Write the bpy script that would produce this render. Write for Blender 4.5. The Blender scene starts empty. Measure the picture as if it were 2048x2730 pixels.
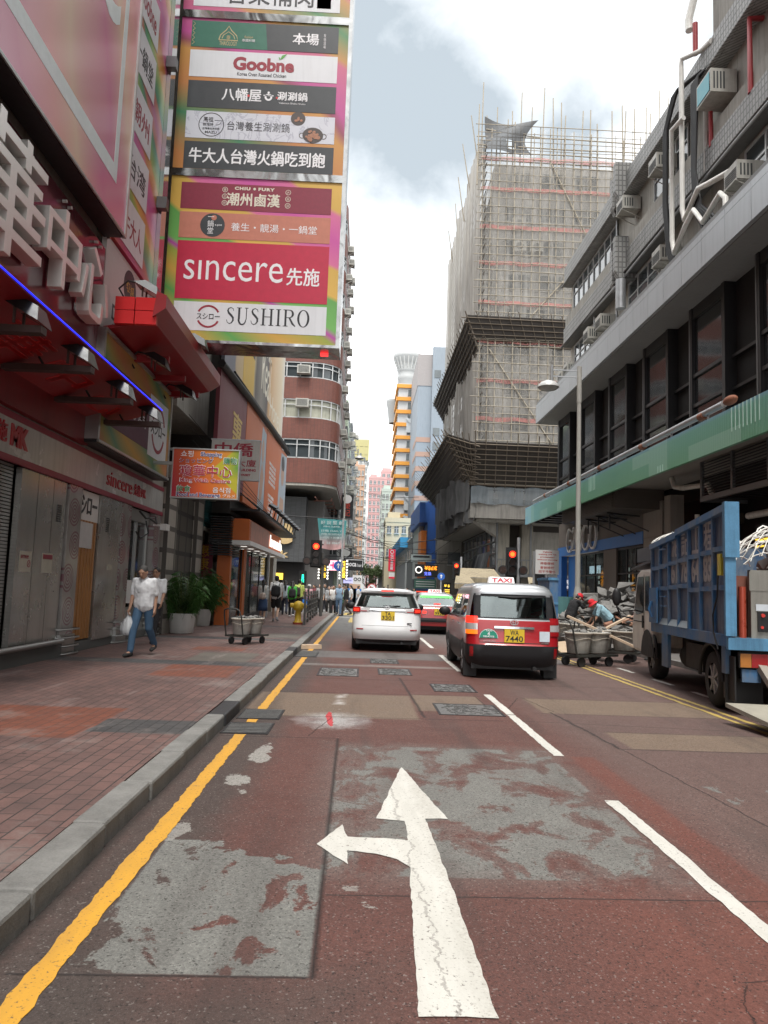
import bpy, bmesh, math, random
from mathutils import Vector, Matrix, Euler
random.seed(7)
sc = bpy.context.scene
COL = sc.collection
# ---------------------------------------------------------------- camera
FPX, RHO, EYE = 2000.0, math.radians(2.0), 1.55       # focal length in photo pixels, roll, eye height
PSI, TH = math.radians(1.478), math.radians(5.85)     # yaw to the right, pitch up
_f = Vector((math.sin(PSI)*math.cos(TH), math.cos(PSI)*math.cos(TH), math.sin(TH)))
_r0 = Vector((math.cos(PSI), -math.sin(PSI), 0)); _u0 = _r0.cross(_f)
_r = _r0*math.cos(RHO)+_u0*math.sin(RHO); _u = _u0*math.cos(RHO)-_r0*math.sin(RHO)
cam = bpy.data.cameras.new('camera'); cam_o = bpy.data.objects.new('camera', cam); COL.objects.link(cam_o)
cam.sensor_fit = 'VERTICAL'; cam.sensor_height = 36; cam.lens = 36*FPX/2730; cam.clip_end = 3000; cam.clip_start = .05
mw = Matrix((( _r.x, _u.x, -_f.x, 0), (_r.y, _u.y, -_f.y, 0), (_r.z, _u.z, -_f.z, EYE), (0,0,0,1)))
cam_o.matrix_world = mw; sc.camera = cam_o
# ---------------------------------------------------------------- light
SUN_EL, SUN_AZ = math.radians(64), math.radians(181)  # compass direction the light comes from (0 = +y, clockwise)
sun = bpy.data.lights.new('sun', 'SUN'); sun.energy = 1.5; sun.angle = math.radians(16); sun.color = (1, .965, .91)
sun_o = bpy.data.objects.new('sun', sun); COL.objects.link(sun_o)
_sd = Vector((math.sin(SUN_AZ)*math.cos(SUN_EL), math.cos(SUN_AZ)*math.cos(SUN_EL), math.sin(SUN_EL)))
sun_o.rotation_euler = _sd.to_track_quat('Z', 'Y').to_euler(); sun_o.location = (0, -20, 60)
sc.view_settings.view_transform = 'Standard'; sc.view_settings.look = 'None'; sc.view_settings.gamma = 1
sc.view_settings.exposure = 1.24
sc.render.engine = 'CYCLES'; sc.cycles.max_bounces = 6; sc.cycles.transparent_max_bounces = 10
sc.cycles.diffuse_bounces = 3; sc.cycles.glossy_bounces = 3; sc.cycles.use_denoising = True
sc.cycles.sample_clamp_indirect = 6

def ray(X, Y):                                         # photo pixel (1659 wide view) to a world direction
    k = 2048/1659
    return _f*FPX + _r*(X*k-1024) - _u*(Y*k-1365)
def at_g(X, Y, z=0.0):
    d = ray(X, Y); t = (z-EYE)/d.z; return Vector((d.x*t, d.y*t, z))
def at_x(X, Y, x):
    d = ray(X, Y); t = x/d.x; return Vector((x, d.y*t, d.z*t+EYE))
def at_y(X, Y, y):
    d = ray(X, Y); t = y/d.y; return Vector((d.x*t, y, d.z*t+EYE))

# ---------------------------------------------------------------- node helper
class S:
    def __init__(s, g, o): s.g, s.o = g, o
    def _m(s, op, b=None, c=None, rev=False):
        n = s.g.t.nodes.new('ShaderNodeMath'); n.operation = op
        ins = [s, b, c] if not rev else [b, s, c]
        for i, v in enumerate(ins):
            if v is None: continue
            if isinstance(v, S): s.g.t.links.new(v.o, n.inputs[i])
            else: n.inputs[i].default_value = v
        return S(s.g, n.outputs[0])
    def __add__(s, b): return s._m('ADD', b)
    __radd__ = __add__
    def __mul__(s, b): return s._m('MULTIPLY', b)
    __rmul__ = __mul__
    def __sub__(s, b): return s._m('SUBTRACT', b)
    def __rsub__(s, b): return s._m('SUBTRACT', b, rev=True)
    def __truediv__(s, b): return s._m('DIVIDE', b)
    def min(s, b): return s._m('MINIMUM', b)
    def max(s, b): return s._m('MAXIMUM', b)
    def abs(s): return s._m('ABSOLUTE')
    def pow(s, b): return s._m('POWER', b)
    def fract(s): return s._m('FRACT')
    def gt(s, b): return s._m('GREATER_THAN', b)
    def lt(s, b): return s._m('LESS_THAN', b)
    def clamp(s): return s.max(0.0).min(1.0)
    def step(s, e, w): return ((s-e)/w+.5).clamp()     # soft step at e of width w
class G:
    def __init__(s, tree): s.t = tree
    def node(s, typ, **kw):
        n = s.t.nodes.new(typ)
        for k, v in kw.items():
            if k.startswith('i_'):
                key = k[2:].replace('_', ' ')
                s.set(n.inputs[key], v)
            else: setattr(n, k, v)
        return n
    def set(s, sock, v):
        if isinstance(v, S): s.t.links.new(v.o, sock)
        elif isinstance(v, bpy.types.NodeSocket): s.t.links.new(v, sock)
        else:
            if isinstance(v, (tuple, list)) and len(v) == 3 and sock.type == 'RGBA': v = (*v, 1)
            sock.default_value = v
    def coord(s, kind='Object'): return s.node('ShaderNodeTexCoord').outputs[kind]
    def xyz(s, vec):
        n = s.node('ShaderNodeSeparateXYZ'); s.t.links.new(vec, n.inputs[0]); return [S(s, o) for o in n.outputs]
    def vec(s, x, y, z):
        n = s.node('ShaderNodeCombineXYZ')
        for i, v in enumerate((x, y, z)): s.set(n.inputs[i], v)
        return n.outputs[0]
    def noise(s, vec, scale, detail=4, rough=.55, dist=0):
        n = s.node('ShaderNodeTexNoise'); s.t.links.new(vec, n.inputs['Vector'])
        n.inputs['Scale'].default_value = scale; n.inputs['Detail'].default_value = detail
        n.inputs['Roughness'].default_value = rough; n.inputs['Distortion'].default_value = dist
        return S(s, n.outputs[0])
    def scale(s, vec, sx, sy, sz):
        n = s.node('ShaderNodeMapping'); s.t.links.new(vec, n.inputs[0]); n.inputs['Scale'].default_value = (sx, sy, sz); return n.outputs[0]
    def mix(s, f, a, b, mode='MIX'):
        n = s.node('ShaderNodeMix', data_type='RGBA', blend_type=mode)
        s.set(n.inputs[0], f); s.set(n.inputs[6], a); s.set(n.inputs[7], b); return n.outputs[2]
    def ramp(s, f, stops, interp='LINEAR'):
        n = s.node('ShaderNodeValToRGB'); s.set(n.inputs[0], f); r = n.color_ramp; r.interpolation = interp
        while len(r.elements) > 1: r.elements.remove(r.elements[0])
        r.elements[0].position = stops[0][0]; r.elements[0].color = (*stops[0][1], 1)
        for p, c in stops[1:]:
            e = r.elements.new(p); e.color = (*c, 1)
        return n.outputs[0]
    def bump(s, h, strength=.3, dist=.02):
        n = s.node('ShaderNodeBump'); s.set(n.inputs['Height'], h); n.inputs['Strength'].default_value = strength
        n.inputs['Distance'].default_value = dist; return n.outputs[0]
def lin(r, g, b):                                      # sRGB bytes to linear
    return tuple((c/255/12.92 if c/255 <= .04045 else ((c/255+.055)/1.055)**2.4) for c in (r, g, b))
def newmat(name):
    m = bpy.data.materials.new(name); m.use_nodes = True; t = m.node_tree; t.nodes.clear()
    g = G(t); out = t.nodes.new('ShaderNodeOutputMaterial')
    p = t.nodes.new('ShaderNodeBsdfPrincipled'); t.links.new(p.outputs[0], out.inputs[0])
    g.p, g.out, g.m = p, out, m
    return g
MATS = {}
def mat(name, col, rough=.6, metal=0, var=.18, scale=6, bump=0, fine=0, emit=0, coat=0, streak=0, spec=None):
    """plain surface with procedural wear: broad tone change, optional fine grain, vertical rain streaks, bump"""
    if name in MATS: return MATS[name]
    g = newmat(name); c = g.coord()
    n = g.noise(c, scale, 5, .6)
    k = (n-.5)*(2*var)+1
    if fine: k = k+(g.noise(c, 90, 2, .6)-.5)*fine
    if streak:
        s_ = g.noise(g.scale(c, 5, 5, .35), 1.6, 4, .65)
        k = k-(s_.step(.6, .3))*streak
    rgb = g.node('ShaderNodeRGB'); rgb.outputs[0].default_value = (*col, 1)
    v = g.node('ShaderNodeVectorMath', operation='SCALE'); g.t.links.new(rgb.outputs[0], v.inputs[0]); g.set(v.inputs['Scale'], k)
    g.t.links.new(v.outputs[0], g.p.inputs['Base Color'])
    g.p.inputs['Metallic'].default_value = metal
    g.set(g.p.inputs['Roughness'], ((n-.5)*.25+rough).clamp())
    if bump: g.set(g.p.inputs['Normal'], g.bump(g.noise(c, scale*6, 5, .65), bump, .01))
    if emit:
        g.p.inputs['Emission Color'].default_value = (*col, 1); g.p.inputs['Emission Strength'].default_value = emit
    if coat: g.p.inputs['Coat Weight'].default_value = coat; g.p.inputs['Coat Roughness'].default_value = .06
    if spec is not None: g.p.inputs['Specular IOR Level'].default_value = spec
    MATS[name] = g.m; return g.m
# ---------------------------------------------------------------- sky
w = bpy.data.worlds.new('World'); sc.world = w; w.use_nodes = True
g = G(w.node_tree); bg = w.node_tree.nodes['Background']
sky = g.node('ShaderNodeTexSky', sky_type='NISHITA', sun_disc=False, sun_elevation=SUN_EL, sun_rotation=SUN_AZ, air_density=1.4, dust_density=3)
gen = g.coord('Generated')
nx, ny, nz = g.xyz(gen)
def blob(X, Y, r):                                      # a soft round region of sky round a direction
    d = ray(X, Y).normalized()
    n = g.node('ShaderNodeVectorMath', operation='DISTANCE'); g.t.links.new(gen, n.inputs[0]); n.inputs[1].default_value = d
    return (1-S(g, n.outputs['Value'])/r).clamp()
cl = g.noise(gen, 2.6, 7, .55, .3); cl2 = g.noise(gen, 6.5, 6, .6, .4)
dark = (blob(900, 300, .33)*1.25).max(blob(1640, 30, .2)*1.2).max(blob(800, 60, .28)*.9).max(blob(1200, 300, .22)*1.0).max(blob(860, 880, .25)*.6)
dark = (dark*.85+(cl-.5)*1.5+(cl2-.5)*.55)
shade = dark.step(.5, .75)
white = (1.02, 1.03, 1.03); grey = (.25, .28, .3)
cloud = g.mix(shade, white, grey)
skyc = g.node('ShaderNodeVectorMath', operation='SCALE'); g.t.links.new(sky.outputs[0], skyc.inputs[0]); skyc.inputs['Scale'].default_value = 1.0
bgs = g.node('ShaderNodeVectorMath', operation='SCALE'); g.t.links.new(cloud, bgs.inputs[0]); bgs.inputs['Scale'].default_value = 11.0
mx = g.mix(.9, skyc.outputs[0], bgs.outputs[0])
g.t.links.new(mx, bg.inputs[0]); bg.inputs[1].default_value = .1
# ---------------------------------------------------------------- mesh building
class MB:
    def __init__(s): s.v, s.f, s.sm = [], [], []
    def add(s, verts, faces, smooth=False):
        o = len(s.v); s.v += [Vector(p) for p in verts]
        for f in faces: s.f.append([i+o for i in f]); s.sm.append(smooth)
        return s
    def box(s, x0, x1, y0, y1, z0, z1, M=None):
        if x0 > x1: x0, x1 = x1, x0
        if y0 > y1: y0, y1 = y1, y0
        if z0 > z1: z0, z1 = z1, z0
        v = [Vector((x, y, z)) for z in (z0, z1) for y in (y0, y1) for x in (x0, x1)]
        if M: v = [M@p for p in v]
        return s.add(v, [(0,2,3,1),(4,5,7,6),(0,1,5,4),(2,6,7,3),(0,4,6,2),(1,3,7,5)])
    def cbox(s, c, d, M=None):
        c, d = Vector(c), Vector(d)/2
        return s.box(c.x-d.x, c.x+d.x, c.y-d.y, c.y+d.y, c.z-d.z, c.z+d.z, M)
    def bar(s, p0, p1, w, h=None, up=(0,0,1)):           # square bar between two points
        p0, p1 = Vector(p0), Vector(p1); h = h or w; d = (p1-p0).normalized(); u = Vector(up)
        if abs(d.dot(u)) > .95: u = Vector((0,1,0)) if abs(d.y) < .9 else Vector((1,0,0))
        r = d.cross(u).normalized()*w/2; u = r.normalized().cross(d)*h/2
        v = [p+a*r+b*u for p in (p0, p1) for a, b in ((-1,-1),(1,-1),(1,1),(-1,1))]
        return s.add(v, [(3,2,1,0),(4,5,6,7),(0,1,5,4),(1,2,6,5),(2,3,7,6),(3,0,4,7)])
    def cyl(s, p0, p1, r0, r1=None, n=12, cap=True, smooth=True):
        p0, p1 = Vector(p0), Vector(p1); r1 = r0 if r1 is None else r1
        d = (p1-p0).normalized(); a = Vector((0,0,1)) if abs(d.z) < .9 else Vector((1,0,0))
        e1 = d.cross(a).normalized(); e2 = d.cross(e1)
        v = []
        for p, r in ((p0, r0), (p1, r1)):
            v += [p+(e1*math.cos(2*math.pi*i/n)+e2*math.sin(2*math.pi*i/n))*r for i in range(n)]
        s.add(v, [(i, i+n, (i+1) % n+n, (i+1) % n) for i in range(n)], smooth)
        if cap: s.add(v[:n], [tuple(range(n))]); s.add(v[n:], [tuple(range(n-1, -1, -1))])
        return s
    def tube(s, pts, r, n=8, smooth=True):
        pts = [Vector(p) for p in pts]; rings = []; e1 = None
        for i, p in enumerate(pts):
            d = ((pts[min(i+1, len(pts)-1)]-p).normalized()+(p-pts[max(i-1, 0)]).normalized()).normalized()
            if e1 is None:
                a = Vector((0,0,1)) if abs(d.z) < .9 else Vector((1,0,0)); e1 = d.cross(a).normalized()
            else: e1 = (e1-d*e1.dot(d)).normalized()
            e2 = d.cross(e1); rr = r[i] if isinstance(r, (list, tuple)) else r
            rings.append([p+(e1*math.cos(2*math.pi*k/n)+e2*math.sin(2*math.pi*k/n))*rr for k in range(n)])
        v = [q for R in rings for q in R]; m = len(rings)
        f = [(j*n+i, j*n+(i+1) % n, (j+1)*n+(i+1) % n, (j+1)*n+i) for j in range(m-1) for i in range(n)]
        s.add(v, f, smooth); s.add(rings[0], [tuple(range(n-1, -1, -1))]); s.add(rings[-1], [tuple(range(n))])
        return s
    def lathe(s, prof, c=(0,0,0), n=20, M=None, smooth=True):   # profile (radius, z) turned round z
        c = Vector(c); v = []
        for r, z in prof:
            v += [c+Vector((r*math.cos(2*math.pi*i/n), r*math.sin(2*math.pi*i/n), z)) for i in range(n)]
        if M: v = [M@p for p in v]
        m = len(prof)
        return s.add(v, [(j*n+i, j*n+(i+1) % n, (j+1)*n+(i+1) % n, (j+1)*n+i) for j in range(m-1) for i in range(n)], smooth)
    def ball(s, c, r, n=10, m=7, M=None):
        c = Vector(c); r = Vector(r) if not isinstance(r, (int, float)) else Vector((r, r, r)); v = []
        for j in range(m+1):
            t = math.pi*j/m
            v += [Vector((math.sin(t)*math.cos(2*math.pi*i/n)*r.x, math.sin(t)*math.sin(2*math.pi*i/n)*r.y, -math.cos(t)*r.z)) for i in range(n)]
        v = [(M@p if M else p)+c for p in v]
        return s.add(v, [(j*n+i, j*n+(i+1) % n, (j+1)*n+(i+1) % n, (j+1)*n+i) for j in range(m) for i in range(n)], True)
    def prism(s, pts, d):                               # planar polygon pushed along d (polygon may be concave)
        pts = [Vector(p) for p in pts]; d = Vector(d); n = len(pts)
        nrm = Vector((0,0,0))
        for i in range(n): nrm += pts[i].cross(pts[(i+1) % n])
        if nrm.dot(d) > 0: pts = pts[::-1]
        v = pts+[p+d for p in pts]
        return s.add(v, [tuple(range(n)), tuple(range(2*n-1, n-1, -1))]+[(i, i+n, (i+1) % n+n, (i+1) % n) for i in range(n)])
    def quad(s, a, b, c, d): return s.add([a, b, c, d], [(0,1,2,3)])
    def rock(s, c, r, seed, flat=.7):
        rnd = random.Random(seed); bm = bmesh.new()
        for i in range(11):
            p = Vector((rnd.gauss(0,1), rnd.gauss(0,1), rnd.gauss(0,1))).normalized()*r*rnd.uniform(.75, 1.15); p.z *= flat; bm.verts.new(p)
        bmesh.ops.convex_hull(bm, input=list(bm.verts)); bm.verts.index_update()
        R = Euler((rnd.uniform(-.6,.6), rnd.uniform(-.6,.6), rnd.uniform(0,6))).to_matrix()
        vs = list(bm.verts); idx = {v: i for i, v in enumerate(vs)}
        s.add([R@v.co+Vector(c) for v in vs], [[idx[v] for v in f.verts] for f in bm.faces]); bm.free(); return s
    def join(s, o): return s.add(o.v, [], False) if not o.f else s._j(o)
    def _j(s, o):
        k = len(s.v); s.v += o.v; s.f += [[i+k for i in f] for f in o.f]; s.sm += o.sm; return s
    def xf(s, M): s.v = [M@p for p in s.v]; return s
    def mesh(s, name, m, org=(0,0,0)):
        me = bpy.data.meshes.new(name); o = Vector(org)
        me.from_pydata([tuple(p-o) for p in s.v], [], s.f); me.polygons.foreach_set('use_smooth', s.sm)
        if m: me.materials.append(m)
        me.update(); return me
ORG = {}
def link(o, parent=None):
    COL.objects.link(o)
    if parent: o.parent = parent
    return o
def thing(name, label, cat, loc=(0,0,0), group=None, kind=None):
    o = bpy.data.objects.new(name, None); link(o); o.location = loc; o.empty_display_size = .2
    ORG[o.name] = Vector(loc); o['label'] = label; o['category'] = cat
    if group: o['group'] = group
    if kind: o['kind'] = kind
    return o
def org(o):
    while o.parent: o = o.parent
    return ORG.get(o.name, Vector((0,0,0)))
SPLIT = {'steel_panel': 'steel_panel', 'recess_rail': 'recess_rail', 'tiled_fin': 'tiled_fin', 'red_pipe': 'red_pipe', 'soffit_lamps': 'soffit_lamp', 'rusty_coupling': 'rusty_coupling', 'shop_fittings': 'shop_fitting', 'notice': 'notice',
         'side_bracket': 'side_bracket', 'windows': 'window', 'old_sign_bracket': 'bracket_rod', 'downlights': 'downlight', 'wall_bracket': 'wall_bracket', 'bracket_block': 'bracket_block', 'white_panel': 'white_panel', 'vent': None, 'white_pipe': 'white_pipe',
         'crown_windows': 'crown_window', 'tail_glass': None, 'drain_pipe': 'drain_pipe', 'salmon_dot': None, 'cooking_pots': None, 'red_dot': 'red_dot', 'window_notice': 'window_notice', 'fixing_stud': 'fixing_stud', 'canopy_stripes': 'canopy_stripe', 'under_lettering': 'under_lettering', 'balls': None, 'downpipe': 'downpipe'}
def islands(mb):
    par = list(range(len(mb.v)))
    def root(i):
        while par[i] != i: par[i] = par[par[i]]; i = par[i]
        return i
    for f in mb.f:
        for i in f[1:]: par[root(i)] = root(f[0])
    out = {}
    for k, f in enumerate(mb.f): out.setdefault(root(f[0]), []).append(k)
    res = []
    for ks in out.values():
        ix = sorted({i for k in ks for i in mb.f[k]}); mp = {i: n for n, i in enumerate(ix)}; b = MB(); b.v = [mb.v[i] for i in ix]; b.f = [[mp[i] for i in mb.f[k]] for k in ks]; b.sm = [mb.sm[k] for k in ks]; res.append(b)
    return res
def part(mb, name, m, parent, label=None):
    if SPLIT.get(name):
        pcs = islands(mb); last = None; near = lambda b: min((p.x*p.x+p.y*p.y)**.5 for p in b.v); pcs.sort(key=near)
        for b in pcs[:100]: last = part1(b, SPLIT[name], m, parent, label)
        if len(pcs) > 100:
            rest = MB()
            for b in pcs[100:]: rest._j(b)
            last = part1(rest, SPLIT[name], m, parent); last['kind'] = 'stuff'
        return last
    return part1(mb, name, m, parent, label)
def part1(mb, name, m, parent, label=None):
    o = bpy.data.objects.new(name, mb.mesh(name, m, org(parent))); link(o, parent)
    if label: o['label'] = label
    return o
def solo(mb, name, m, label, cat, group=None, kind=None, loc=None):   # a thing that is one mesh
    if loc is None:
        lo = [min(p[i] for p in mb.v) for i in range(3)]; hi = [max(p[i] for p in mb.v) for i in range(3)]
        loc = ((lo[0]+hi[0])/2, (lo[1]+hi[1])/2, lo[2])
    o = bpy.data.objects.new(name, mb.mesh(name, m, loc)); link(o); o.location = loc; ORG[o.name] = Vector(loc)
    o['label'] = label; o['category'] = cat
    if group: o['group'] = group
    if kind: o['kind'] = kind
    return o
def struct(mb, name, m):
    o = bpy.data.objects.new(name, mb.mesh(name, m)); link(o); o['kind'] = 'structure'; return o
def copy_tree(o, parent=None):
    c = o.copy(); COL.objects.link(c); c.parent = parent
    for ch in list(o.children): copy_tree(ch, c)
    return c
def bevel(o, wdt=.01, seg=2):
    m = o.modifiers.new('bevel', 'BEVEL'); m.width = wdt; m.segments = seg; m.limit_method = 'ANGLE'; m.angle_limit = .7; return o
# ---------------------------------------------------------------- lettering
_TX = {}
def _text(s, bold, extrude, spacing=1.0):
    k = (s, bold, extrude, spacing)
    if k in _TX: return _TX[k]
    c = bpy.data.curves.new('t', 'FONT'); c.body = s; c.size = 1; c.offset = bold; c.extrude = extrude; c.resolution_u = 3
    c.space_character = spacing; c.align_x = 'CENTER'
    o = bpy.data.objects.new('t', c); COL.objects.link(o)
    dg = bpy.context.evaluated_depsgraph_get(); dg.update(); me = bpy.data.meshes.new_from_object(o.evaluated_get(dg))
    v = [p.co.copy() for p in me.vertices]; f = [list(p.vertices) for p in me.polygons]
    bpy.data.objects.remove(o); bpy.data.curves.remove(c); bpy.data.meshes.remove(me)
    _TX[k] = (v, f); return v, f
def txt(mb, s, c, w, h, right=(1,0,0), up=(0,0,1), bold=.0, ext=.003, spacing=1.0):
    """letters stretched to w x h metres, centred on c in the plane of right / up, standing ext proud of it"""
    cjk = any(ord(ch) > 0x2e80 for ch in s); wide = min(bold*.55, .024) if cjk else 0
    v, f = _text(s, 0 if cjk else bold, .5, spacing)
    if not v: return mb
    x0, x1 = min(p.x for p in v), max(p.x for p in v); y0, y1 = min(p.y for p in v), max(p.y for p in v)
    R, U, C = Vector(right).normalized(), Vector(up).normalized(), Vector(c); N = R.cross(U)
    sy = h/(y1-y0) if h else None; sx = w/(x1-x0) if w else sy
    sy = sy or sx
    for k, (dx, dy) in enumerate(((0, 0), (1, .3), (-1, -.3), (.3, 1)) if wide > .002 else ((0, 0),)):   # heavier strokes: the character again a hair to each side, each copy a little prouder
        e = ext+min(.12*ext, .0008)*k if ext > 0 else ext; mb.add([C+R*((p.x-(x0+x1)/2+dx*wide)*sx)+U*((p.y-(y0+y1)/2+dy*wide)*sy)+N*((p.z+.5)*e) for p in v], f)
    return mb
def lettering(parent, m, items, name='lettering', **kw):
    """items: (text, centre, width, height[, bold]); all on one part"""
    mb = MB()
    for it in items: txt(mb, it[0], it[1], it[2], it[3], bold=it[4] if len(it) > 4 else 0, **kw)
    return part(mb, name, m, parent)
class Plane:
    """a flat face with its own u (right) and v (up) axes, in metres from its lower left corner"""
    def __init__(s, o, right, up): s.o, s.R, s.U = Vector(o), Vector(right).normalized(), Vector(up).normalized(); s.N = s.R.cross(s.U)
    def p(s, u, v, d=0): return s.o+s.R*u+s.U*v+s.N*d
    def rect(s, mb, u0, u1, v0, v1, d0=0, d1=.006):
        a = [s.p(u0,v0,d0), s.p(u1,v0,d0), s.p(u1,v1,d0), s.p(u0,v1,d0)]; return mb.prism(a, s.N*(d1-d0))
    def poly(s, mb, pts, d0=0, d1=.006): return mb.prism([s.p(u, v, d0) for u, v in pts], s.N*(d1-d0))
    def text(s, mb, t, u, v, w, h, d=.006, ext=.003, bold=0, spacing=1.0): return txt(mb, t, s.p(u, v, d), w, h, s.R, s.U, bold, ext, spacing)
    def ring(s, mb, u, v, r, t, d0=.006, d1=.009, a0=0, a1=360, n=28, ry=None):
        k = (ry or r)/r; m = max(4, int(n*(a1-a0)/360)); A = [math.radians(a0+(a1-a0)*i/m) for i in range(m+1)]
        for i in range(m):
            q = [(u+math.cos(a)*rr, v+math.sin(a)*rr*k) for a, rr in ((A[i], r), (A[i+1], r), (A[i+1], r-t), (A[i], r-t))]
            s.poly(mb, q, d0, d1)
        return mb
    def disc(s, mb, u, v, r, d0=.006, d1=.009, n=24, ry=None):
        return s.poly(mb, [(u+math.cos(2*math.pi*i/n)*r, v+math.sin(2*math.pi*i/n)*(ry or r)) for i in range(n)], d0, d1)
    def stroke(s, mb, pts, wd, d0=.006, d1=.009):         # polyline of varying width (wd: number or list)
        n = len(pts); P = [Vector((a, b)) for a, b in pts]; L, R_ = [], []
        for i in range(n):
            t = (P[min(i+1, n-1)]-P[max(i-1, 0)]).normalized(); q = Vector((-t.y, t.x)); ww = (wd[i] if isinstance(wd, (list, tuple)) else wd)/2
            L.append(P[i]+q*ww); R_.append(P[i]-q*ww)
        for i in range(n-1): s.poly(mb, [tuple(L[i]), tuple(L[i+1]), tuple(R_[i+1]), tuple(R_[i])], d0, d1)
        return mb
def serif(pl, mb, word, u, v, w, h, d=.006):
    """Roman capitals with thick and thin strokes and serifs, from strokes; (u, v) is the word's lower left corner"""
    adv = {'S': .62, 'U': .8, 'H': .86, 'I': .44, 'R': .82, 'O': .84}
    tot = sum(adv[c] for c in word); k = w/tot; x = u; d1 = d+.003
    def B(a, b, c_, e): pl.rect(mb, x+a*k, x+b*k, v+c_*h, v+e*h, d, d1)
    for c in word:
        A = adv[c]
        if c in 'HIR':
            for q in ((.14, .26) if c != 'I' else (.16, .28),)+(((A-.26, A-.14),) if c == 'H' else ()):
                B(q[0], q[1], 0, 1); B(q[0]-.08, q[1]+.08, 0, .04); B(q[0]-.08, q[1]+.08, .96, 1)
        if c == 'H': B(.26, A-.26, .49, .535)
        if c == 'U':
            B(.14, .26, .3, 1); B(.06, .34, .96, 1); B(A-.2, A-.15, .3, 1); B(A-.28, A-.07, .96, 1)
            pts = [(x+k*(A/2-.005+math.cos(a)*(A/2-.19)), v+h*(.3+math.sin(a)*.3)) for a in [math.pi*(1+i/10) for i in range(11)]]
            pl.stroke(mb, pts, [k*(.12-.07*i/10) for i in range(11)], d, d1)
        if c == 'O':
            for i in range(28):
                a0, a1 = 2*math.pi*i/28, 2*math.pi*(i+1)/28
                o_ = lambda a: (x+k*(A/2+math.cos(a)*.36), v+h*(.5+math.sin(a)*.52)); n_ = lambda a: (x+k*(A/2+math.cos(a)*.23), v+h*(.5+math.sin(a)*.475))
                pl.poly(mb, [o_(a0), o_(a1), n_(a1), n_(a0)], d, d1)
        if c == 'R':
            pts = [(x+k*(.26), v+h*.975)]+[(x+k*(.42+math.sin(a)*.2), v+h*(.75+math.cos(a)*.225)) for a in [math.pi*i/8 for i in range(9)]]+[(x+k*.26, v+h*.525)]
            pl.stroke(mb, pts, [k*q for q in (.04, .045, .06, .09, .12, .13, .12, .09, .06, .045, .04)], d, d1)
            pl.stroke(mb, [(x+k*.42, v+h*.52), (x+k*.62, v+h*.16), (x+k*.78, v+h*.01)], [k*.1, k*.12, k*.06], d, d1)
        if c == 'S':
            P = [(.5,.78),(.46,.92),(.33,.98),(.2,.92),(.16,.79),(.22,.65),(.36,.52),(.47,.38),(.48,.22),(.4,.08),(.27,.02),(.15,.1),(.1,.26)]
            W = (.03,.04,.05,.07,.1,.12,.13,.12,.1,.07,.05,.04,.03)
            pl.stroke(mb, [(x+k*a, v+h*b) for a, b in P], [k*q for q in W], d, d1)
        x += A*k
    return mb
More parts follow.
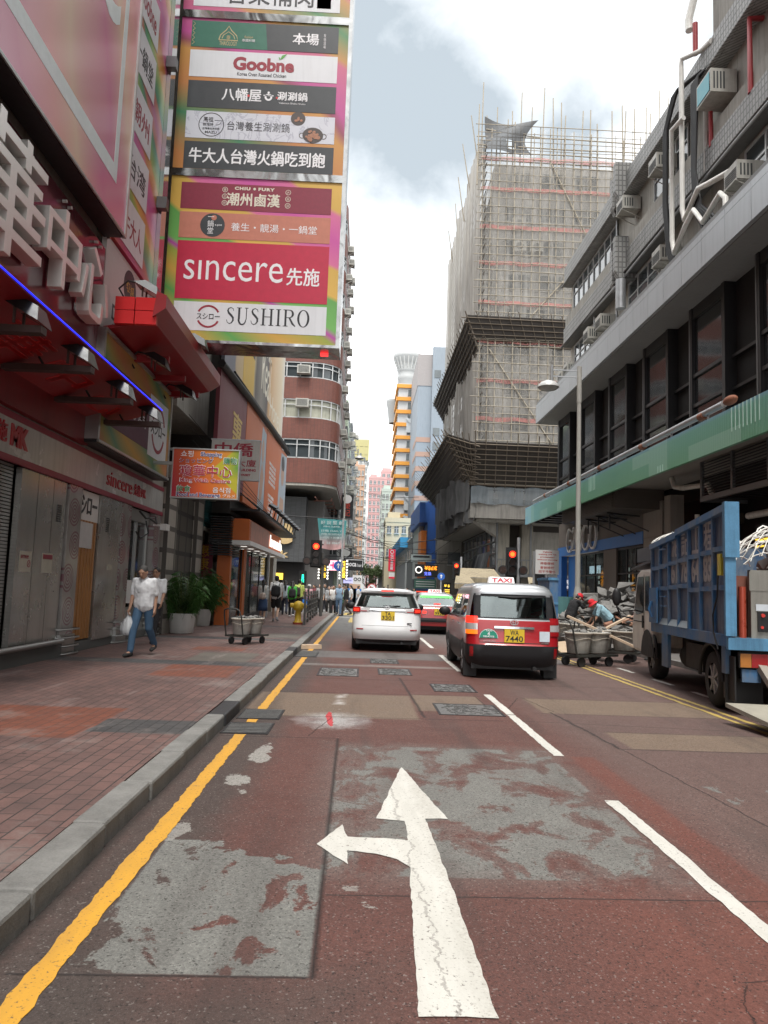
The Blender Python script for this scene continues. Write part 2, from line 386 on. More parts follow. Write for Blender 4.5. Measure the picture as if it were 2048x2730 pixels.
# ---------------------------------------------------------------- road, pavements, kerbs, markings
KX, LX, RX = -1.44, 1.96, 7.35                          # left kerb line, lane line, right kerb line
YL0, YL1, YR0, YR1 = 42.0, 55.0, 40.0, 57.0             # the cross street on the left and on the right
def road_material():
    g = newmat('worn_red_road'); c = g.coord(); x, y, z = g.xyz(c)
    nb = g.noise(c, .55, 5, .6); nm = g.noise(c, 2.4, 6, .65); ns = g.noise(c, 55, 3, .7); nf = g.noise(c, 190, 2, .6)
    wob = (g.noise(c, 3.2, 5, .65)-.5); wob2 = (g.noise(c, 1.1, 3, .5)-.5)
    wf = (g.noise(c, 14, 5, .75)-.5)
    def box(x0, x1, y0, y1, amp=.0, soft=.02, fine=.0):
        X = x+wob*amp+wf*fine; Y = y+wob*(amp*1.4)+wf*fine
        return ((X-x0).min(x1-X).min(Y-y0).min(y1-Y)/soft+.5).clamp()
    def line(x0, y0, x1, y1, wd, amp=.0):               # a joint or crack between two ground points
        L = math.hypot(x1-x0, y1-y0); tx, ty = (x1-x0)/L, (y1-y0)/L
        X = x+wob*amp+wf*(amp*.4); Y = y+wob2*amp+wf*(amp*.3)
        t = (X-x0)*tx+(Y-y0)*ty; d = ((X-x0)*(-ty)+(Y-y0)*tx).abs()
        return ((1-d/wd).clamp()*((t.min(L-t))*40).clamp())
    red = g.mix(nb, (.078, .037, .031), (.155, .063, .049))
    red = g.mix((ns-.42)*2.2, red, (.085, .05, .045))
    red = g.mix((g.noise(c, 26, 4, .7).step(.66, .06)*.7), red, (.05, .035, .032))
    red = g.mix((g.noise(c, 110, 2, .6).step(.64, .08)*.6), red, (.25, .14, .12))
    vo = g.node('ShaderNodeTexVoronoi'); g.t.links.new(c, vo.inputs['Vector']); vo.inputs['Scale'].default_value = 62; cellv = S(g, g.node('ShaderNodeSeparateColor', i_Color=vo.outputs['Color']).outputs[0])
    vo2 = g.node('ShaderNodeTexVoronoi'); g.t.links.new(c, vo2.inputs['Vector']); vo2.inputs['Scale'].default_value = 120; cell2 = S(g, g.node('ShaderNodeSeparateColor', i_Color=vo2.outputs['Color']).outputs[1])
    stone = g.mix((cellv*.6+cell2*.4), (.5, .48, .47), (1.55, 1.5, 1.48)); stone2 = g.mix((cellv*.4+cell2*.6), (.55, .55, .55), (1.45, 1.45, 1.45))
    grey = g.mix(nm, (.13, .13, .12), (.235, .235, .215)); grey = g.mix((ns-.4)*1.6, grey, (.09, .09, .085))
    grey = g.mix(nf.step(.66, .06), grey, (.36, .36, .34))
    tan = g.mix(nm, (.15, .105, .075), (.225, .165, .12)); tan = g.mix((ns-.4)*1.5, tan, (.1, .08, .065))
    dull = g.mix(nb, (.1, .062, .055), (.17, .105, .09)); dull = g.mix((ns-.42)*2, dull, (.075, .06, .055))
    drk = g.mix(nm, (.04, .032, .028), (.085, .068, .06)); drk = g.mix(nf.step(.62, .06)*.5, drk, (.2, .19, .18))
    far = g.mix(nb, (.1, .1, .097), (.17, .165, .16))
    col = red
    col = g.mix(x.step(2.3, .5), col, dull)                                      # right lane is browner
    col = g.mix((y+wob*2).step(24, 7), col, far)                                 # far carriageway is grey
    col = g.mix(box(-1.5, -.82, 0, 22, .35, .3)*.85, col, drk)                   # grimy channel by the kerb
    col = g.mix(box(-1.3, .1, 1.5, 3.2, .3, .6)*.7, col, drk)
    col = g.mix(box(-1.4, .75, 9.2, 11.2, .03, .05), col, tan); col = g.mix(box(.79, 1.75, 9.9, 11.35, .03, .05), col, tan)
    col = g.mix(box(2.45, 4.9, 10.0, 11.35, .03, .05), col, tan); col = g.mix(box(2.85, 6.5, 7.85, 8.75, .03, .05), col, tan)
    col = g.mix(box(-1.4, 1.9, 16.9, 18.6, .05, .1)*.8, col, far); col = g.mix(box(2.0, 4.8, 17.0, 18.5, .05, .1)*.6, col, far)
    col = g.mix(box(-1.2, 1.9, 15.2, 15.5, .2, .2)*.5, col, (.3, .29, .27))
    col = g.mix(box(2.06, 2.3, 2.0, 7.4, .06, .06)*.8, col, (.15, .055, .041))  # brighter strip by the lane line
    col = g.mix(box(1.2, 2.2, 2.4, 4.05, .5, .7)*.5, col, (.18, .064, .046))
    is1 = g.noise(g.scale(c, 1.9, 1.15, 1), 2.1, 7, .6, .5)
    gr = (ns-.5)*.1+(nf-.5)*.05
    p1 = box(-1.12, -.155, 3.17, 4.75, .0, .015, .03)*(((y-3.17)*1.6+(x+1.1)*.6+wob*1.2).step(.12, .03))*((5.25-y-(x+1.1)*.62+wob*.9).step(.35, .02))
    col = g.mix(p1*((1-(is1+(x+.6)*(-.04)+gr).step(.565, .02))), col, grey)
    is2 = g.noise(g.scale(c, 1.5, 1.05, 1), 1.7, 9, .68, .45)
    p2 = box(-.17, 1.88, 4.25, 7.62, .0, .02, .05)
    edge = (x-.35).abs()*.0+(wob*.5)
    p2 = p2*((is2+edge*.25+((x-1.05).abs()*.05)+((y-5.8).abs()*.012)+gr).lt(.535))*(1-g.noise(c, 30, 4, .75).step(.62, .04)*.55)
    soft = box(-.25, 1.95, 4.15, 7.7, .12, .35, .08)*(1-(is2+gr).step(.575, .07)); col = g.mix((p2*.62+soft*.36).clamp()*(1-g.noise(c, 1.3, 4, .6).step(.62, .2)*.35), col, grey)
    p3 = box(2.9, 4.8, 5.2, 6.4, .2, .02, .06)*is2.lt(.44); col = g.mix(p3, col, grey)
    # pale scabs where the red coat has gone
    for (bx, by, rx, ry, s_) in ((-.86, 7.15, .12, .5, 1), (-.93, 6.2, .11, .22, 1), (-1.12, 4.9, .1, .3, .8), (-.87, 5.85, .04, .06, 1), (.08, 3.85, .03, .03, 1), (.0, 4.05, .05, .05, .7)):
        q = (((x-bx+wob*.3)/rx)*((x-bx+wob*.3)/rx)+((y-by+wf*.5+wob2*.4)/ry)*((y-by+wf*.5+wob2*.4)/ry)+(nm-.5)*2.2).lt(.6)
        col = g.mix(q*s_*.9, col, (.31, .3, .275))
    # cement dust with a red paint splash
    q = (1-(((x+.28+wob*.3)/.5)*((x+.28+wob*.3)/.5)+((y-9.0+wf*.8)/.62)*((y-9.0+wf*.8)/.62))).clamp()
    col = g.mix(q*nm.step(.42, .3)*.85, col, (.42, .42, .41))
    q = (((x+.33+wob*.12+(y-9.2)*.07)/.045)*((x+.33+wob*.12+(y-9.2)*.07)/.045)+((y-9.1)/.55)*((y-9.1)/.55)).lt(.8)
    col = g.mix(q*.9, col, (.5, .03, .04))
    q = box(-.3, -.18, 10.2, 11.2, .1, .1)*nm.step(.5, .1); col = g.mix(q*.7, col, (.5, .48, .46))
    # joints between the concrete bays and the cracks
    jt = None
    for a in ((-1.4, 7.92, -.18, 7.94, .014), (-.19, 7.95, -.14, 3.15, .022), (-1.35, 3.15, -.14, 3.17, .014), (-.14, 3.98, 6, 4.12, .012), (-1.4, 9.2, 1.8, 9.3, .02),
              (-1.4, 11.25, 1.9, 11.4, .018), (1.9, 9.35, 7, 8.8, .012), (2.4, 11.35, 7, 11.4, .014), (2.4, 9.98, 7, 9.95, .014), (2.8, 8.76, 7, 8.72, .014), (2.7, 7.82, 7, 7.8, .02),
              (-1.4, 13.0, 1.9, 13.1, .02), (-1.4, 14.9, 6, 15.0, .02), (-1.4, 16.9, 6, 17.0, .02), (-1.4, 18.6, 5, 18.7, .03), (1.95, 12.9, 7, 13.0, .018), (-1.4, 21, 6, 21, .03), (1.78, 9.9, 1.74, 11.4, .012)):
        l = line(*a, .012); jt = l if jt is None else jt.max(l)
    for a in ((1.93, 4.07, 2.15, 2.4, .032, .08), (.83, 9.35, .72, 13.4, .032, .05), (2.45, 11.4, 2.62, 10.1, .014, .1), (2.55, 10.1, 2.72, 7.8, .03, .14), (2.72, 7.8, 2.95, 4.2, .012, .1),
              (1.3, 2.5, 1.62, 3.2, .006, .15), (1.6, 3.2, 1.9, 3.25, .006, .1), (2.4, 11.4, 2.0, 10.2, .01, .1), (-.5, 8.0, -.3, 9.2, .01, .1)):
        jt = jt.max(line(*a))
    col = g.mix(.62, col, stone2, 'MULTIPLY'); col = g.mix(cell2.gt(.97)*.35, col, (.3, .28, .26)); col = g.mix(cell2.lt(.05)*.6, col, (.02, .016, .015))
    col = g.mix(line(-1.43, 0, -1.43, 41, .06, .05)*.8, col, (.02, .018, .016))  # contact shade painted along the kerb foot, together with gutter dirt
    col = g.mix(jt*.9, col, (.022, .018, .017))
    col = g.mix(g.noise(g.scale(c, .9, .08, 1), 2.2, 5, .6).step(.6, .14)*.42, col, (.045, .036, .033))   # tyre grime along the lane
    col = g.mix(g.noise(c, 3.2, 2, .5).step(.79, .012)*.8, col, (.55, .54, .5))                          # chewing gum and spatter
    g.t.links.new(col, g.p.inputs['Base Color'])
    g.set(g.p.inputs['Roughness'], (nm*.3+.55).clamp())
    g.p.inputs['Specular IOR Level'].default_value = .35
    h = ns*.5+nf*.3+nm*.5-p1*.3-p2*.3-jt*1.5
    g.set(g.p.inputs['Normal'], g.bump(h, .45, .012))
    return g.m
mb = MB()
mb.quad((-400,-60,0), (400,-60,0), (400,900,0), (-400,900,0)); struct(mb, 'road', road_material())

def paving_material():
    g = newmat('red_brick_paving'); c = g.coord(); x, y, z = g.xyz(c)
    def bricks(c1, c2, mortar, scale=1.0):
        b = g.node('ShaderNodeTexBrick'); v = g.vec(y, x, z); g.t.links.new(v, b.inputs[0])
        b.inputs['Color1'].default_value = (*c1, 1); b.inputs['Color2'].default_value = (*c2, 1); b.inputs['Mortar'].default_value = (*mortar, 1)
        b.inputs['Scale'].default_value = scale; b.inputs['Brick Width'].default_value = .225; b.inputs['Row Height'].default_value = .1125
        b.inputs['Mortar Size'].default_value = .006; b.inputs['Mortar Smooth'].default_value = .2; b.inputs['Bias'].default_value = -.1
        return b
    nb = g.noise(c, .5, 5, .6); nm = g.noise(c, 3.5, 6, .65); ns = g.noise(c, 70, 3, .6)
    wob = g.noise(c, 2.5, 4, .6)-.5
    def box(x0, x1, y0, y1, soft=.03, amp=0):
        X = x+wob*amp; Y = y+wob*amp
        return ((X-x0).min(x1-X).min(Y-y0).min(y1-Y)/soft+.5).clamp()
    rb = bricks((.19, .112, .098), (.14, .088, .08), (.045, .038, .036)); ob = bricks((.22, .075, .045), (.18, .066, .043), (.09, .05, .04)); gb = bricks((.06, .062, .064), (.085, .085, .085), (.03, .03, .03))
    col = rb.outputs[0]
    band = box(-5.6, -1.5, 7.25, 7.95).max(box(-5.6, -1.5, 13.3, 14.0)).max(box(-5.6, -1.5, 19.5, 20.2)).max(box(-5.6, -1.5, 26, 26.6))
    col = g.mix(band, col, gb.outputs[0])
    orange = box(-4.35, -2.55, 6.95, 8.6, .03, .1).max(box(-3.2, -2.0, 11.6, 13.3, .03, .1)).max(box(-3.6, -2.5, 16.2, 17.2, .03, .1))
    col = g.mix(orange, col, ob.outputs[0])
    cem = box(-3.2, -2.05, 14.0, 15.8, .06, .2).max(box(-2.6, -1.7, 20.5, 22.5, .08, .2))
    col = g.mix(cem*.85, col, g.mix(nm, (.1, .1, .085), (.17, .165, .14)))
    col = g.mix(y.step(38, 6), col, (.15, .14, .13))
    k = g.mix(nb, (.62, .6, .6), (1.3, 1.25, 1.22)); col = g.mix(1.0, col, k, 'MULTIPLY')
    col = g.mix((ns-.45)*1.3, col, (.05, .036, .034))
    streak = g.noise(g.scale(c, 1.2, .16, 1), 2.6, 6, .7).step(.64, .1)
    col = g.mix(streak*.28, col, (.4, .34, .32))
    col = g.mix(g.noise(c, 3.9, 6, .75).step(.71, .05)*.35, col, (.36, .33, .31))
    dirt = g.noise(c, 1.2, 5, .6).step(.6, .2); col = g.mix(dirt*.5, col, (.05, .04, .038)); col = g.mix(g.noise(c, .9, 6, .7).step(.6, .1)*.4, col, (.26, .23, .21)); col = g.mix(g.noise(c, 9, 3, .6).step(.72, .03)*.5, col, (.04, .035, .034))
    col = g.mix(g.noise(c, 5, 2, .5).step(.78, .015)*.7, col, (.03, .03, .03))
    g.t.links.new(col, g.p.inputs['Base Color']); g.set(g.p.inputs['Roughness'], nm*.3+.5)
    h = S(g, rb.outputs['Fac'])*(-1.0)+ns*.25+nm*.3; g.set(g.p.inputs['Normal'], g.bump(h, .4, .008)); return g.m
PV = paving_material()
KW = .2
mb = MB(); mb.box(-9, KX-KW, -20, YL0, -.2, .13); struct(mb, 'pavement', PV)
mb = MB(); mb.box(-9, KX-KW, YL1, 300, -.2, .13); struct(mb, 'pavement', PV)
PR = mat('right_paving', (.17, .155, .145), .7, 0, .25, 2, .3, .3)
mb = MB(); mb.box(RX+.15, 14, -20, 23, -.2, .12); mb.box(6.2, 14, 23, YR0, -.2, .12); struct(mb, 'pavement', PR)
mb = MB(); mb.box(RX, 14, YR1, 300, -.2, .12); struct(mb, 'pavement', PR)
# kerb stones
KM = mat('kerb_granite', (.21, .207, .195), .75, 0, .5, 3, .5, .5, streak=.2)
KD = mat('kerb_dark', (.035, .035, .037), .6, 0, .3, 6, .4, .3)
mb = MB(); dk = MB(); y = -12.0; rnd = random.Random(3)
while y < YL0:
    L = rnd.uniform(.85, 1.0); j = rnd.uniform(-.008, .008); h = .135+rnd.uniform(-.005, .006)
    (dk if (8.05 < y+L/2 < 9.6 or 17 < y+L/2 < 17.9) else mb).box(KX-KW+j, KX+j, y+.006, y+L-.006, -.05, h); y += L
k_o = struct(mb, 'kerb', KM); bevel(k_o, .022, 2); k_o = struct(dk, 'kerb', KD); bevel(k_o, .02, 2)
mb = MB(); y = -12
while y < 23: mb.box(RX, RX+.15, y+.006, y+.99, -.05, .12); y += 1
mb.box(6.05, 6.2, 23, YR0, -.05, .12); mb.box(6.2, RX, 22.85, 23, -.05, .12)
struct(mb, 'kerb', KM)
# painted markings: sheets 4 mm above the road with chipped edges
def paint_mat(name, col, wear, dirt):
    g = newmat(name); c = g.coord()
    n = g.noise(c, 9, 6, .7); f = g.noise(c, 60, 4, .7); lo = g.noise(g.scale(c, 3, .6, 1), 2.2, 5, .65)
    k = g.mix((lo-.25)*1.7, col, dirt); k = g.mix(f.step(.63, .06)*wear, k, (.09, .07, .06)); k = g.mix(n.step(.66, .04)*wear, k, (.14, .1, .085))
    x, y, z = g.xyz(c); wv = (g.noise(c, 2.6, 7, .7)-.5)*.3; ck = ((x-(.32+(5.3-y)*.035)+wv).abs()).lt(.007)*(x.gt(.2))*(x.lt(.6))*y.lt(6.2)*n.gt(.4)
    k = g.mix(ck*.45, k, (.14, .12, .105)); k = g.mix(((x-.44+wv*.8-(3.2-y)*.02).step(.06, .05)*x.lt(.6)*x.gt(.3)*f.step(.45, .2))*.45, k, (.42, .4, .35))
    g.t.links.new(k, g.p.inputs['Base Color']); g.p.inputs['Roughness'].default_value = .6
    g.set(g.p.inputs['Normal'], g.bump(f+n*.5, .35, .006)); return g.m
WP = paint_mat('white_road_paint', (.68, .67, .62), .8, (.5, .49, .44)); YP = paint_mat('yellow_road_paint', (.72, .37, .035), .85, (.5, .27, .05))
YP2 = paint_mat('worn_yellow_paint', (.55, .4, .09), .95, (.3, .23, .1))
def rough_poly(pts, step=.06, amp=.006, seed=1):
    rnd = random.Random(seed); out = []
    for i, p in enumerate(pts):
        a, b = Vector(p), Vector(pts[(i+1) % len(pts)]); n = max(1, int((b-a).length/step)); d = (b-a).normalized(); q = Vector((-d.y, d.x)); w = 0
        for k in range(n):
            w = w*.6+rnd.uniform(-amp, amp); out.append(a+(b-a)*(k/n)+q*(w if k else 0))
    return out
def marking(name, pts, m, step=.06, amp=.008, seed=1, z=.004, solid=.0):
    mb = MB(); P = rough_poly(pts, step, amp, seed); bm = bmesh.new()
    vs = [bm.verts.new((p.x, p.y, z)) for p in P]; f = bm.faces.new(vs); f.normal_update()
    if f.normal.z < 0: f.normal_flip()
    bmesh.ops.triangulate(bm, faces=[f]); bm.verts.index_update()
    mb.add([v.co.copy() for v in bm.verts], [[v.index for v in q.verts] for q in bm.faces]); bm.free(); return mb
rn = 0
def paint(name, pts, m, **k):
    global rn
    rn += 1; return struct(marking(name, pts, m, seed=rn, **k), name, m)
def strip(x, w, y0, y1): return [(x-w/2, y0), (x+w/2, y0), (x+w/2, y1), (x-w/2, y1)]
for a, b in ((.5, 8.0), (8.7, 8.9), (9.62, 16.7), (18.4, 40.5)): paint('yellow_line', strip(-1.195, .115, a, b), YP, step=.035, amp=.0065)
for a, b in ((2.0, 5.87), (7.4, 9.75), (9.79, 11.6), (14.8, 18.4), (20.5, 24.7), (27.5, 31.5), (34, 38)): paint('lane_line', strip(1.965, .105, a, b), WP, amp=.006)
for x in (4.86, 5.04): paint('double_yellow_line', strip(x, .075, 3, 24), YP2, amp=.01)
for k, yy in enumerate((9.5, 11.8, 13.6, 15.6, 18, 20.4)): paint('bay_line', strip(5.62+(.02*k), .1, yy, yy+.95), WP, amp=.012)
# lane arrow: straight ahead and turn left
AR = [(.265, 2.9), (.56, 2.9), (.535, 3.9), (.49, 5.28), (.645, 5.29), (.405, 6.74), (.155, 5.26), (.345, 5.22), (.345, 4.83), (.2, 4.86), (-.03, 4.87), (-.07, 5.11), (-.215, 4.72), (-.02, 4.4), (-.03, 4.62), (.14, 4.58), (.26, 4.5), (.33, 4.38), (.31, 3.9)]
paint('arrow_marking', AR, WP, step=.05, amp=.005, z=.005)
paint('stop_line', [(-1.3, 39.6), (6, 39.6), (6, 39.9), (-1.3, 39.9)], WP)
for k in range(9): paint('crossing_stripe', [(-1.0+k*.98, 43.2), (-.45+k*.98, 43.2), (-.45+k*.98, 46.4), (-1.0+k*.98, 46.4)], YP2, amp=.02)
paint('yellow_line', [(-1.9, 46.9), (7, 46.9), (7, 47.1), (-1.9, 47.1)], YP2); paint('yellow_line', [(-1.9, 42.6), (7, 42.6), (7, 42.8), (-1.9, 42.8)], YP2)
paint('yellow_line', [(-.55, 34), (-.15, 34), (-.15, 39.4), (-.55, 39.4)], YP2, amp=.02)
# iron covers and gratings
IRON = mat('cast_iron', (.2, .2, .195), .5, .6, .4, 20, .8, .6); IRD = mat('dark_iron', (.03, .03, .032), .5, .5, .4, 20, .5, .4)
def cover(x0, x1, y0, y1, label, seed, frame=IRD):
    t = thing('manhole_cover', label, 'manhole cover', ((x0+x1)/2, (y0+y1)/2, 0), 'iron covers in the carriageway')
    mb = MB(); b = .03
    mb.box(x0, x1, y0, y0+b, -.02, .006); mb.box(x0, x1, y1-b, y1, -.02, .006); mb.box(x0, x0+b, y0+b, y1-b, -.02, .006); mb.box(x1-b, x1, y0+b, y1-b, -.02, .006)
    part(mb, 'frame', IRD, t)
    mb = MB(); mb.box(x0+b+.004, x1-b-.004, y0+b+.004, y1-b-.004, -.03, .003); rnd = random.Random(seed)
    for i in range(90):
        cx, cy, a = rnd.uniform(x0+.06, x1-.06), rnd.uniform(y0+.08, y1-.08), rnd.uniform(0, 3.14); dx, dy = math.cos(a)*.045, math.sin(a)*.06
        mb.bar((cx-dx, cy-dy, .006), (cx+dx, cy+dy, .006), .012, .008)
    part(mb, 'lid', IRON, t)
for a in ((-.74, .0, 13.4, 14.7, 'grey patterned cover level with the handcart, nearest the kerb'), (.36, .98, 13.85, 14.9, 'small grey cover right of the one nearest the kerb'), (.23, .84, 15.9, 16.85, 'worn reddish cover just behind the white car, farthest of all'),
          (1.18, 1.86, 11.8, 12.72, 'light grey cover with a fine grid behind the van taxi'), (1.03, 1.88, 9.62, 10.55, 'large rippled iron cover beside the broken white lane line, nearest of all')):
    cover(*a, int(a[2]*10))
def grate(x0, x1, y0, y1, label):
    t = thing('drain_grating', label, 'drain', ((x0+x1)/2, (y0+y1)/2, 0), 'drain gratings along the kerb')
    mb = MB(); b = .025
    mb.box(x0, x1, y0, y0+b, -.03, .008); mb.box(x0, x1, y1-b, y1, -.03, .008); mb.box(x0, x0+b, y0+b, y1-b, -.03, .008); mb.box(x1-b, x1, y0+b, y1-b, -.03, .008); part(mb, 'frame', IRD, t)
    mb = MB(); n = int((y1-y0)/.085)
    for i in range(n): yy = y0+b+(y1-y0-2*b)*(i+.5)/n; mb.bar((x0+b, yy-.03, .003), (x1-b, yy+.03, .003), .026, .02)
    part(mb, 'slats', IRON, t)
    mb = MB(); mb.quad((x0+b, y0+b, .0035), (x1-b, y0+b, .0035), (x1-b, y1-b, .0035), (x0+b, y1-b, .0035)); part(mb, 'gully', mat('gully_black', (.008, .008, .008), .9), t)
grate(-1.42, -.92, 8.03, 8.66, 'slatted iron drain grating across the yellow line, nearer of the pair'); grate(-1.4, -.9, 8.92, 9.6, 'slatted iron drain grating across the yellow line, farther of the pair')
grate(-1.42, -.95, 16.8, 18.2, 'dark drain grating by the kerb beside a loose pale wooden block')
p = at_g(648, 1414, .0); mb = MB(); mb.box(-.28, .28, -.12, .12, 0, .1, Matrix.Translation((-1.25, 19.0, .005))@Matrix.Rotation(.5, 4, 'Z')); solo(mb, 'wooden_block', mat('pale_timber', (.55, .42, .3), .7, 0, .2, 5, .2), 'pale wooden block lying in the gutter against the kerb', 'timber')
# ---------------------------------------------------------------- right: the grey commercial building with the green canopy
W = 10.2; YE = 38.9
CONC = mat('aged_concrete', (.3, .285, .255), .8, 0, .3, 1.2, .3, .3, streak=.35)
CONCD = mat('dark_stone_cladding', (.135, .115, .1), .7, 0, .25, 1.5, .15, .2)
BLK = mat('black_frame_metal', (.022, .022, .024), .45, .3, .3, 3)
GREYM = mat('grey_frame_metal', (.16, .165, .17), .4, .7, .25, 3)
VOID = mat('unlit_interior', (.012, .011, .011), .9, 0, .3, 2)
STEEL = mat('brushed_steel', (.42, .42, .41), .35, .85, .3, 2, fine=.15)
GALV = mat('galvanised_steel', (.4, .41, .42), .5, .7, .3, 4, .2)
PVC = mat('cream_pipe', (.6, .58, .52), .5, 0, .2, 3, streak=.25)
BLKR = mat('black_rubber', (.018, .018, .019), .6, 0, .3, 6)
WHITE = mat('white_paint', (.75, .75, .74), .5, 0, .1, 4)
def glass_mat(name, tint=(.03, .035, .035), rough=.04, see=.0):
    if name in MATS: return MATS[name]
    g = newmat(name); c = g.coord()
    n = g.noise(c, .6, 3, .5)
    g.set(g.p.inputs['Base Color'], g.mix(n, tuple(v*.6 for v in tint), tuple(v*1.5 for v in tint)))
    g.set(g.p.inputs['Roughness'], g.noise(c, 3, 4, .6)*.06+rough); g.p.inputs['Specular IOR Level'].default_value = .6
    g.set(g.p.inputs['Normal'], g.bump(g.noise(c, .9, 2, .5), .06, .05))
    if see:
        tr = g.node('ShaderNodeBsdfTransparent'); tr.inputs[0].default_value = (.75, .85, .83, 1); mx = g.node('ShaderNodeMixShader'); mx.inputs[0].default_value = 1-see
        g.t.links.new(tr.outputs[0], mx.inputs[1]); g.t.links.new(g.p.outputs[0], mx.inputs[2]); g.t.links.new(mx.outputs[0], g.out.inputs[0])
    MATS[name] = g.m; return g.m
DGLASS = glass_mat('tinted_glass', (.02, .022, .024)); WGLASS = glass_mat('window_glass', (.05, .06, .065))
SHOPGL = glass_mat('shop_glass', (.02, .025, .025), .02, .45)
def tile_mat(name, c1, c2, mortar, sx=.14, sy=.07, streak=.35):
    g = newmat(name); c = g.coord(); x, y, z = g.xyz(c)
    b = g.node('ShaderNodeTexBrick'); g.t.links.new(g.vec(x+y, z, 0.0), b.inputs[0]); b.offset = 0
    for k, v in (('Color1', c1), ('Color2', c2), ('Mortar', mortar)): b.inputs[k].default_value = (*v, 1)
    b.inputs['Scale'].default_value = 1; b.inputs['Brick Width'].default_value = sx; b.inputs['Row Height'].default_value = sy; b.inputs['Mortar Size'].default_value = sy*.12
    n = g.noise(c, .8, 5, .6); s_ = g.noise(g.scale(c, 4, 4, .3), 1.4, 5, .65)
    col = g.mix(1.0, b.outputs[0], g.mix(n, (.7, .7, .7), (1.2, 1.2, 1.2)), 'MULTIPLY'); col = g.mix(s_.step(.6, .25)*streak, col, (.035, .033, .03))
    g.t.links.new(col, g.p.inputs['Base Color']); g.p.inputs['Roughness'].default_value = .55
    g.set(g.p.inputs['Normal'], g.bump(S(g, b.outputs['Fac'])*(-1.0), .3, .006)); return g.m
TILE = tile_mat('weathered_mosaic_tile', (.34, .34, .33), (.28, .28, .27), (.14, .14, .135), .16, .22)
B = thing('commercial_building', 'long grey commercial block with black glass bays above a green canopy', 'building', (W, YE, 0))
# shell
mb = MB()
mb.box(W+.25, 24, -25, YE-.02, 5.2, 11.9); mb.box(W+2.6, 24, -25, 26.8, 0, 5.2); mb.box(W+2.0, 24, 26.8, YE-.3, 0, 5.2)
part(mb, 'core_wall', VOID, B)
mb = MB()                                               # pale upper storeys
mb.box(W+.55, 24, -25, YE-.1, 11.9, 19.0); mb.box(W+.55, 24, -25, 22.4, 19.0, 40)
part(mb, 'upper_wall', CONC, B)
for z0, z1 in ((14.75, 15.75), (18.1, 19.15)):
    mb = MB(); mb.box(W+.12, W+.8, -25, YE, z0, z1); mb.box(W-.02, W+.12, -25, YE+.1, z0, z0+.06); bevel(part(mb, 'tiled_band', TILE, B), .03)
mb = MB(); mb.box(W+.12, W+.8, -25, 22.6, 22.0, 23.1); part(mb, 'tiled_band', TILE, B)
mb = MB()                                               # bent tile fins where the block steps
for z0, z1 in ((17.9, 19.5), (14.5, 16.3)):
    for k, yy in enumerate((29.2, 30.5)):
        mb.prism([(W-.35+.3*k, yy, z0+.35), (W-.2+.3*k, yy, z0), (W+.6, yy, z0), (W+.6, yy, z1), (W-.35+.3*k, yy, z1)], (0, .3, 0))
part(mb, 'tiled_fin', TILE, B)
mb = MB(); mb.box(W+.2, W+.6, -25, YE-.1, 15.75, 16.3); mb.box(W+.3, W+.6, -25, YE-.1, 11.9, 12.7); part(mb, 'rendered_sill_wall', CONC, B)
# windows of the two upper floors
def wall_window(parent, x, y0, y1, z0, z1, n, frame, glass, side=-1, rows=(.65,), lab=None):
    f = MB(); t = .06; fx = x+side*.05
    f.box(fx, x+side*-.02, y0, y1, z0, z0+t); f.box(fx, x+side*-.02, y0, y1, z1-t, z1)
    for i in range(n+1):
        yy = y0+(y1-y0)*i/n; f.box(fx, x+side*-.02, max(y0, yy-t/2), min(y1, yy+t/2), z0+t, z1-t)
    for r in rows: f.box(x+side*.04, x+side*-.02, y0+t, y1-t, z0+(z1-z0)*r, z0+(z1-z0)*r+t*.7)
    fo = part(f, 'window', frame, parent, lab)
    q = MB(); q.box(x+side*-.03, x, y0, y1, z0, z1); part(q, 'pane', glass, fo); return fo
ALU = mat('white_window_frame', (.5, .51, .51), .4, .2, .15, 4); WG2 = glass_mat('pale_window_glass', (.16, .18, .18), .06)
for y0, y1, n in ((31.4, 38.3, 8), (24.2, 27.2, 3), (-4, 16, 14)):
    wall_window(B, W+.52, y0, y1, 16.35, 18.0, n, ALU, WGLASS)
for y0, y1, n in ((34.5, 38.0, 4), (26.8, 30, 3), (17, 20.4, 3), (0, 12, 8)):
    wall_window(B, W+.52, y0, y1, 12.75, 14.6, n, ALU, WGLASS)
wall_window(B, W+.52, 10, 18, 19.9, 21.6, 6, ALU, WGLASS)
# silver fascia
FASC = mat('silver_panel', (.42, .45, .47), .42, .35, .14, .5, streak=.12)
mb = MB(); y = YE+.9; n = 0
while y > -25:
    mb.box(9.1, 9.22, y-1.32, y, 10.75, 11.55); mb.box(9.1, 9.22, y-1.32, y, 11.56, 11.75); y -= 1.335
part(mb, 'fascia_panel', FASC, B)
mb = MB(); mb.box(9.23, W+.6, -25, YE+.9, 10.72, 11.7); mb.box(9.13, W+.7, -25, YE+.85, 11.7, 11.9); part(mb, 'soffit', mat('grey_soffit', (.24, .25, .25), .6, 0, .2, .6, streak=.1), B)
